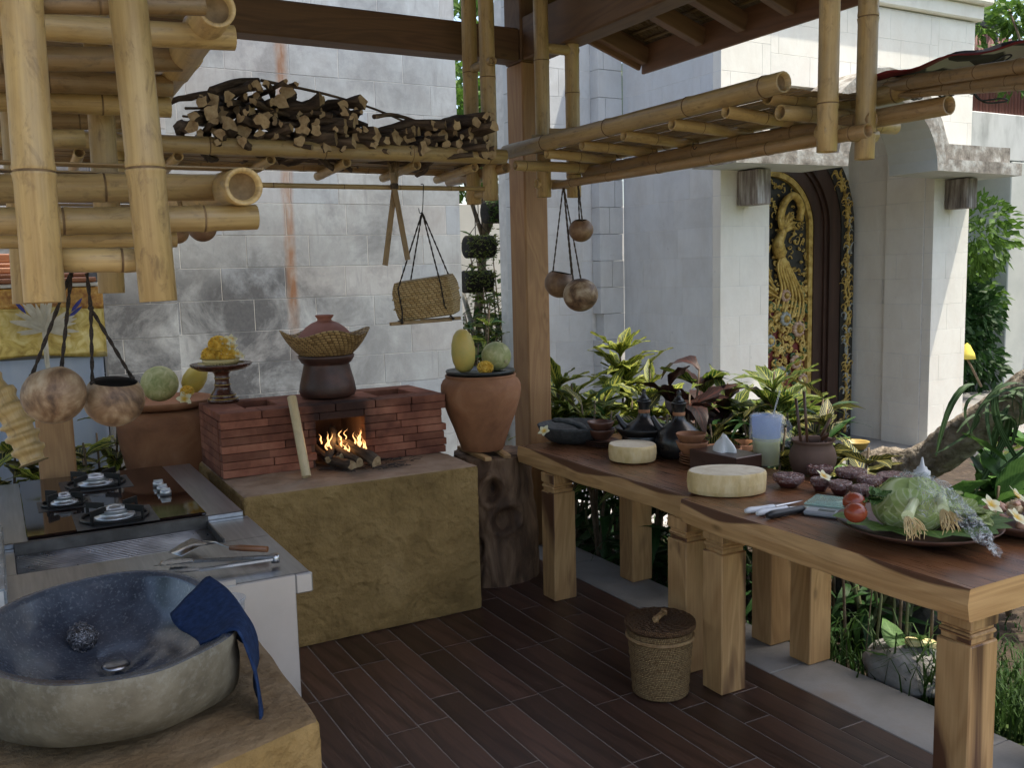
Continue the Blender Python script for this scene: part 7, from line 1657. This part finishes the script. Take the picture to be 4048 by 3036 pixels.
# rocks, offering packet, gravel
MT['rock'] = mott('garden_rock', [(.3,(.12,.115,.11)),(.5,(.22,.21,.2)),(.72,(.33,.32,.31))], ns=7, det=9, rough=.85, bns=20, bs=.7, bd=.015); MT['rock_dark'] = mott('mossy_rock', [(.3,(.02,.02,.016)),(.55,(.06,.055,.045)),(.75,(.11,.12,.07))], ns=9, det=9, rough=.9, bs=.8, bd=.02)
for k, (p, rd, sz, mt_, lab) in enumerate((((3.037,2.320,0.157),.17,.62,'rock','smooth grey garden rock behind the front table, carrying the yellow packet'),((3.485,2.750,-0.009),.13,.8,'rock_dark','dark mossy rock behind the smooth grey one'),((3.576,2.650,-0.007),.14,.7,'rock_dark','dark rough rock right behind the yellow packet'),((3.534,3.000,-0.088),.12,.8,'rock_dark','dark rock low behind the bare stalks'))):
    p = Vector(p); b = MB(); b.ball((p.x,p.y,.02), rd, 26, 0, sz, .22, 1.8); tag(b.build('garden_rock', MT[mt_]), lab, 'rock')
q = Vector((3.055,2.280,0.213)); b = MB(); Mx = Matrix.Translation((q.x,q.y,.128)) @ Matrix.Rotation(R(-25),4,'Z') @ Matrix.Rotation(R(8),4,'Y'); b.box((-.06,-.022,-.012), (.06,.022,.016), .006, 0, M_=Mx); tag(b.build('offering_packet', MT['palm_strip']), 'yellow folded palm-leaf packet lying on the grey garden rock', 'offering')
r = random.Random(2); b = MB()
for k in range(2600):
    x, y = r.uniform(3.3,4.6), r.uniform(4.6,6.3); s = r.uniform(.006,.014); i0 = len(b.v); z = -.055
    p = [Vector((x+s*math.cos(a+k)*r.uniform(.7,1.2), y+s*math.sin(a+k)*r.uniform(.7,1.2), z)) for a in (0,1.57,3.14,4.71)]; t0 = b.add(p+[Vector((x,y,z+s*.8))])
    for j in range(4): b.face((t0+j, t0+(j+1)%4, t0+4), None, 0, False)
tag(b.build('gravel', MT['gravel']), 'pale grey gravel strip seen between the table legs', 'gravel', kind='stuff')
tag(sheet('gravel_bed', 3.28, 4.62, 4.58, 6.32, -.058, 3, 3, MT['gravel']), kind='structure')
# pots on the ground among the crotons, a yellow tub
for k, (u, z) in enumerate((((2.951,3.300,0.717),0),((3.113,3.350,0.712),0))):
    u = Vector(u); b = MB(); b.lathe([(0,.45),(.07,.45),(.085,.6),(.092,.66),(.085,.665),(.075,.6),(0,.58)], (u.x,u.y,u.z-.62), 28); tag(b.build('flower_pot', MT['clay']), ('left','right')[k]+' of two small terracotta pots just behind the tissue box', 'pot', 'terracotta pots behind the tissue box')
q = Vector((4.555,3.900,0.508)); b = MB(); b.lathe([(0,0),(.06,0),(.08,.04),(.083,.043),(.076,.038),(.056,.006),(0,.005)], (q.x,q.y,q.z-.03), 28); MT['yellow'] = mott('yellow_tub', [(.3,(.33,.22,.05)),(.7,(.42,.31,.1))], ns=6, rough=.5); tag(b.build('yellow_tub', MT['yellow']), 'shallow yellow tub standing at the foot of the gate recess', 'tub')
b = MB(); b.lathe([(0,-.7),(.07,-.7),(.05,0),(0,0)], (q.x,q.y,q.z-.032), 16); tag(b.build('stone_stand', MT['rock_dark']), 'dark stone stand under the shallow yellow tub', 'stand')
# leaning trunk with strap-leaved ferns
MT['bark'] = mott('rough_bark', [(.3,(.08,.062,.045)),(.5,(.2,.165,.125)),(.68,(.36,.32,.27)),(.8,(.48,.46,.42))], ns=16, det=9, dist=.8, rough=.9, bns=22, bs=1., bd=.03)
lt_ = thing('leaning_tree', 'leaning tree trunk with rough bark hung with strap-leaved ferns, at the right', 'tree', (3.750,3.117,0.570))
b = MB(); path = spl([(3.7,3.35,.2),(3.750,3.117,0.582),(3.750,2.840,0.653),(3.750,2.586,0.853),(3.800,2.302,1.083),(3.95,1.9,1.5)], 10); n = len(path); rows = []; m_ = 26
t0 = Vector((0,0,1))
for i in range(n):
    t = (path[min(i+1,n-1)]-path[max(i-1,0)]).normalized(); s_ = t.cross(t0).normalized(); u_ = s_.cross(t); row = []
    for j in range(m_):
        a = 6.283*j/m_; q = .085*(1+.16*mnoise.noise(Vector((math.cos(a)*1.6,math.sin(a)*1.6,i*.23)))+.2*mnoise.noise(Vector((math.cos(a)*5,math.sin(a)*5,i*.6)))); row.append(path[i]+(s_*math.cos(a)+u_*math.sin(a))*q)
    rows.append(row)
b.grid(rows, closed=True, flip=True); b.build('trunk', MT['bark'], lt_)
sf = thing('strap_fern', 'dark green strap-leaved fern hanging from the leaning trunk at the right edge', 'fern', (3.600,2.303,1.041)); c = Vector(sf.location); st_ = [leaf_mesh('strap_leaf', LM['strap'], .075*(1+.3*i), 9, 1.0+.45*i, .2, .5, .2, .5) for i in range(3)]
r = random.Random(15)
for k in range(26):
    a = r.uniform(2.2,6.0); el = r.uniform(-.5,.75); d = Vector((math.cos(a)*math.cos(el), math.sin(a)*math.cos(el)*.8+.25, math.sin(el))); new_obj('leaf', r.choice(st_), sf, aim(c+Vector((r.uniform(-.06,.06),r.uniform(-.1,.14),r.uniform(-.1,.06))), d, r.uniform(.16,.34), r.uniform(-.6,.6)))
# ---------------------------------------------------------------- garden beyond the gap in the wall
def crown(name, c, rad, n, key, ls, seed, parent, flat=.8, blobs=9):
    r = random.Random(seed); b = MB(); c = Vector(c); cl = [c+Vector((r.gauss(0,.5)*rad, r.gauss(0,.5)*rad, r.gauss(0,.42)*rad*flat)) for _ in range(blobs)]
    for k in range(n):
        bc0 = cl[k % blobs]; d = Vector((r.gauss(0,1),r.gauss(0,1),r.gauss(0,1))).normalized(); p = bc0+d*rad*.48*(r.random()**.4); dd = (d+Vector((r.uniform(-.8,.8),r.uniform(-.8,.8),r.uniform(-.9,.3)))).normalized(); L = ls*r.uniform(.6,1.3); x = dd.orthogonal().normalized(); w_ = L*.24
        x = (x*math.cos(k)+dd.cross(x)*math.sin(k)); m0 = p+dd*L*.5-Vector((0,0,L*.05)); i0 = b.add([p, m0+x*w_, p+dd*L-Vector((0,0,L*.2)), m0-x*w_]); b.face((i0,i0+1,i0+2,i0+3), [(.5,0),(1,.5),(.5,1),(0,.5)], 0, False)
    o = b.build(name, LM[key], parent); return o
def tree(label, base, h, rad, n, key, ls, seed, name='garden_tree', cz=None, lean=(0,0), trunk_r=.06, group=None):
    base = Vector(base); t_ = thing(name, label, 'tree', base, group); top_ = base+Vector((lean[0],lean[1],h)); b = MB(); r = random.Random(seed)
    P_ = spl([base, base.lerp(top_,.4)+Vector((r.uniform(-.1,.1),r.uniform(-.1,.1),0)), top_], 6); b.tube(P_, [trunk_r*(1-.5*i/len(P_)) for i in range(len(P_))], 10)
    for k in range(5):
        a = k*1.3+r.random(); e = top_+Vector((math.cos(a)*rad*.7, math.sin(a)*rad*.7, rad*r.uniform(-.1,.6))); b.tube(spl([P_[-4],P_[-4].lerp(e,.5)+Vector((0,0,.05)),e],4), [trunk_r*.4*(1-.09*i) for i in range(9)], 6)
    b.build('trunk', MT['stem_b'], t_); crown('crown', top_+Vector((0,0,rad*.3)), rad, n, key, ls, seed, t_); return t_
MT['white_wall'] = mott('white_plaster', [(.3,(.55,.55,.53)),(.7,(.66,.66,.64))], ns=2, det=6, rough=.9, bs=.1)
b = MB(); b.box((1.5,9.2,-.2), (12.,9.4,2.35), .01); tag(b.build('far_wall', MT['white_wall']), 'plain pale wall far behind the hanging planters, seen through the gap', 'wall')
MT['planter'] = mott('coir_planter', [(.3,(.012,.01,.008)),(.7,(.04,.034,.026))], ns=30, rough=.95, bs=1., bd=.02)
for k, (u, v, w_, h_, lab) in enumerate(((1040,455,0,0,'highest hanging planter with trailing leaves, beside the timber post'),(1033,532,0,0,'middle hanging planter with trailing plants, seen through the gap'),(1030,605,0,0,'lowest hanging planter, dark coir, seen through the gap'))):
    c = Vector(((3.999,7.400,2.133),(3.804,7.400,1.829),(3.771,7.400,1.525))[k]); t_ = thing('hanging_planter', lab, 'planter', c, 'planters hanging in the gap')
    b = MB(); b.tube([c+Vector((-.13,0,0)), c+Vector((-.125,0,0)), c+Vector((.125,0,0)), c+Vector((.13,0,0))], [.05,.1,.1,.05], 18); b.build('basket', MT['planter'], t_)
    b = MB(); b.tube([c+Vector((-.1,0,.1)), c+Vector((0,0,.22)), c+Vector((.1,0,.1))], .004, 5); b.tube([c+Vector((0,0,.22)), c+Vector((0,0,.9))], .004, 5); b.build('hanger', MT['iron'], t_)
    b = MB(); r = random.Random(k)
    for q in range(420):
        a = r.uniform(0,6.28); x = r.uniform(-.14,.14); zz = .1-abs(r.gauss(0,.11)); p = c+Vector((x, -.1+r.uniform(-.02,.05)-(.0), zz)); L = r.uniform(.018,.035); d = Vector((r.uniform(-1,1),r.uniform(-.8,0),r.uniform(-1,.5))).normalized(); s_ = d.orthogonal().normalized(); i0 = b.add([p,p+d*L*.5+s_*L*.3,p+d*L,p+d*L*.5-s_*L*.3]); b.face((i0,i0+1,i0+2,i0+3), [(.5,0),(1,.5),(.5,1),(0,.5)], 0, False)
    b.build('foliage', LM['tree'] if k == 0 else LM['croton_g'], t_)
fg = thing('frangipani_tree', 'small bare-branched frangipani tree standing behind the gap in the wall', 'tree', (4.099,7.9,GZ)); b = MB(); c = Vector(fg.location)
for pts, rd in ((((0,0,0),(.02,0,.55),(.0,0,.95)),.04),(((0,0,.9),(-.12,0,1.15),(-.2,.05,1.5)),.03),(((0,0,.9),(.15,0,1.15),(.32,0,1.55)),.03),(((.15,0,1.15),(.2,-.05,1.4),(.2,-.1,1.65)),.022),(((.32,0,1.55),(.45,0,1.75),(.5,0,2.0)),.022)):
    P_ = spl([c+Vector(q) for q in pts], 5); b.tube(P_, [rd*(1-.3*i/len(P_)) for i in range(len(P_))], 9)
b.build('trunk', mott('pale_bark', [(.3,(.2,.18,.15)),(.7,(.4,.38,.34))], ns=12, rough=.8, bs=.4), fg)
fl2 = leaves('broad', .55, .35, .15, .3)
for k in range(16): new_obj('leaf', fl2[k % 3], fg, aim(c+Vector((.2+ru(-.35,.35),0,1.75+ru(-.2,.3))), (ru(-1,1),ru(-1,1),ru(-.2,.8)), .2))
def palm(label, base, n, L, seed, rise=.6, key='palm', group=None):
    r = random.Random(seed); base = Vector(base); t_ = thing('palm', label, 'palm', base, group); lm = leaves(key, .1, .35, .2)
    for k in range(n):
        a = k*2.4+r.uniform(-.3,.3); d = Vector((math.cos(a), math.sin(a), 0)); h = rise*r.uniform(.7,1.2); pts = spl([base+d*.02, base+d*L*.35+Vector((0,0,h*.75)), base+d*L*.75+Vector((0,0,h)), base+d*L*1.05+Vector((0,0,h*.8))], 5); b = MB(); b.tube(pts, [.008*(1-.7*i/len(pts)) for i in range(len(pts))], 5); fo = b.build('frond', MT['stem_g'], t_); fo['_w'] = t_['_w']
        for i in range(4, len(pts)):
            t = (pts[min(i+1,len(pts)-1)]-pts[i-1]).normalized(); s_ = t.cross(Vector((0,0,1))).normalized()
            for sg in (-1,1): new_obj('leaflet', lm[i % 3], t_, aim(pts[i], s_*sg+t*.5-Vector((0,0,.15)), L*.4*(1-.35*i/len(pts)), 0))
    return t_
GP = 'palms behind the gap'
palm('feathery palm right of the frangipani tree behind the gap', (4.113,7.6,GZ), 12, .6, 3, 1.25, 'palm', GP); palm('feathery palm low behind the right terracotta jar', (3.728,7.3,GZ), 12, .55, 5, .8, 'palm', GP)
shrub('dark shrub in the gap behind the papaya', (3.729,7.1,GZ), 1.002, [cg,gi], 60, .22, 71, .3, 5, .2, None, .7, 'garden_shrub', 'shrub'); shrub('green shrub low behind the timber post', (3.779,6.9,GZ), 0.537, [cy,cg], 50, .2, 72, .25, 5, .2, None, .7, 'garden_shrub', 'shrub')
tree('dark tree with a crooked branch above the hanging planters', (3.979,8.2,GZ), 2.9, .8, 2600, 'tree', .11, 6, lean=(.35,-.1))
tree('tall tree behind the gap rising over the pale far wall', (4.4,10.6,GZ), 2.9, 1.3, 3000, 'tree', .14, 8)
for k, (u, v, y, n, lab) in enumerate(((1050,700,7.15,70,'dense dark shrub under the lowest hanging planter'),(1080,620,7.7,70,'dense dark shrub between planters and timber post'),(1020,760,7.0,60,'dense shrub in the gap right beside the weathered wall end'))):
    x, z = ((3.722,1.557),(4.189,1.977),(3.483,1.37))[k]; shrub(lab, (x,y,GZ), z, [gi,cg], n*4, .24, 170+k, .34, 9, .3, None, .6, 'garden_shrub', 'shrub')
# plants behind the left post
shrub('dark variegated croton low at the far left behind the short post', (.0,5.0,GZ), 1.0, [cdk,cy], 190, .26, 81, .38, 9, .45, None, .7, 'croton_plant', 'plant'); shrub('variegated croton leaves between the short post and the wide jar', (.42,5.3,GZ), .95, [cy,cdk], 90, .24, 82, .2, 6, .5, None, .5, 'croton_plant', 'plant')
# ---------------------------------------------------------------- right background
nh = thing('neighbour_house', 'neighbouring house with a concrete balcony edge and brown bamboo screen', 'house', (9.5,7.6,0))
NYy = 7.2; xb = 10.22
MT['concrete'] = mott('stained_concrete', [(.3,(.3,.31,.3)),(.5,(.5,.51,.5)),(.72,(.6,.61,.6))], scale=(1,1,.35), ns=4, det=8, rough=.85, bs=.2)
b = MB(); b.box((xb-.6,NYy,2.808), (16,NYy+.9,3.362), .01); b.build('balcony_edge', MT['concrete'], nh)
MT['screen'] = mott('brown_screen', [(.3,(.075,.026,.022)),(.5,(.13,.045,.036)),(.72,(.19,.075,.06))], scale=(12,12,.4), ns=3, det=6, rough=.7, bs=.6, bd=.01)
for k in range(34):
    x = xb-.6+k*.062; b = MB(); b.tube([(x,NYy+.1,3.373),(x,NYy+.1,4.273+ru(-.01,.01))], .0295, 8); b.build('screen_cane', MT['screen'], nh)
b = MB(); b.box((xb-.6,NYy+.06,4.357), (16,NYy+.12,4.42), .004); b.build('rail', MT['iron'], nh)
for x in (xb+.55,xb+1.7): b = MB(); b.box((x,NYy+.07,4.125), (x+.05,NYy+.11,4.357), .003); b.build('rail_post', MT['iron'], nh)
b = MB(); b.box((11.08,NYy-.0,-.2), (16,NYy+.6,2.803-.002), .01); b.build('wall', MT['canopy'], nh)
for k, (x, y, h, rad, n, lab) in enumerate(((9.8,7.9,1.2,.9,5200,'leafy tree right behind the gate pier, in sun and shade'),(10.6,9.2,2.2,1.2,5200,'leafy tree farther behind the gate pier'),(11.5,8.6,4.4,1.3,3000,'tree rising above the brown balcony screen'),(9.4,9.6,3.2,1.2,2600,'tree half hidden behind the stone gate'))): tree(lab, (x,y,GZ), h, rad, n, 'tree', .12, 20+k, group='trees behind the gate')
br = thing('overhanging_branch', 'sunlit leafy branch reaching in at the top right corner', 'branch', (9.6,6.3,3.4)); crown('leaf_mass', (9.930,6.400,3.741), .28, 260, 'tree', .13, 31, br); crown('leaf_mass', (10.087,6.600,4.239), .35, 260, 'tree', .13, 32, br)
b = MB(); b.tube(spl([(10.6,6.0,3.0),(10.140,6.400,3.710),(9.981,6.500,4.107),(9.998,6.600,4.327)],6), .012, 7); b.build('twig', MT['stem_b'], br)
shrub('sunlit shrub in a pot beyond the gate pier', (9.4,7.0,.35), 1.0, [bl], 50, .2, 91, .25, 5, .2, None, .6, 'potted_shrub', 'shrub')
q = Vector((9.4,7.0,0)); b = MB(); b.lathe([(0,0),(.13,0),(.16,.1),(.17,.3),(.2,.36),(.19,.37),(.15,.32),(0,.3)], (q.x,q.y,-.05), 28); tag(b.build('ochre_pot', MT['yellow']), 'ochre pot under the sunlit shrub beyond the gate pier', 'pot')
ypar = thing('yellow_parasol', 'small yellow ceremonial parasol on a slanting pole just right of the gate pier', 'parasol', (9.160,6.200,0.267))
b = MB(); b.lathe([(.0,.17),(.03,.145),(.075,.06),(.09,0),(.087,0),(.068,.06),(0,.165)], (8.896,6.200,0.582), 12); b.build('canopy', mott('yellow_fabric', [(.3,(.6,.48,.06)),(.7,(.72,.6,.12))], ns=5, rough=.8), ypar)
b = MB(); b.tube([(8.895,6.200,0.597),(9.160,6.200,0.267)], .012, 8); b.build('pole', MT['stem_b'], ypar)
hd = thing('hedge', 'dense dark hedge low beyond the gate pier', 'hedge', (9.9,7.0,GZ)); crown('foliage', (9.9,7.05,.7), .75, 5000, 'ginger', .12, 97, hd)
tag(sheet('garden_path', 8.2, 13, 4.2, 7.1, .02, 3, 3, MT['kerb']), kind='structure')
for k, (x, y, h, rad) in enumerate(((14,3,2,2.2),(15,6.5,3,2.4),(17,0,2.5,2.4),(13,11,3.5,2.2),(8.5,13,4,2.4),(4.5,13.5,4,2.2),(0,13,4,2.3),(-5,12,4,2.6),(-9,6,3.5,2.6),(-9,0,3,2.6),(16,-5,3,2.6),(9,-13,3,2.6),(-3,-14,3,2.6))):
    tree(('broad tree closing the view far to the right of the gate','tall tree far right behind the neighbouring house','broad tree on the lawn far outside to the right','tree far behind the carved door','tree far behind the garden wall','tree far behind the pale far wall','tree far behind the weathered stone wall','tree far behind the shrine','tree far beyond the side yard','tree beyond the side yard behind the viewer','tree across the lawn behind the viewer','tree behind the viewer at the courtyard edge','tree behind the viewer across the courtyard')[k], (x,y,GZ), h, rad, 2200, 'tree', .26, 40+k, trunk_r=.14)
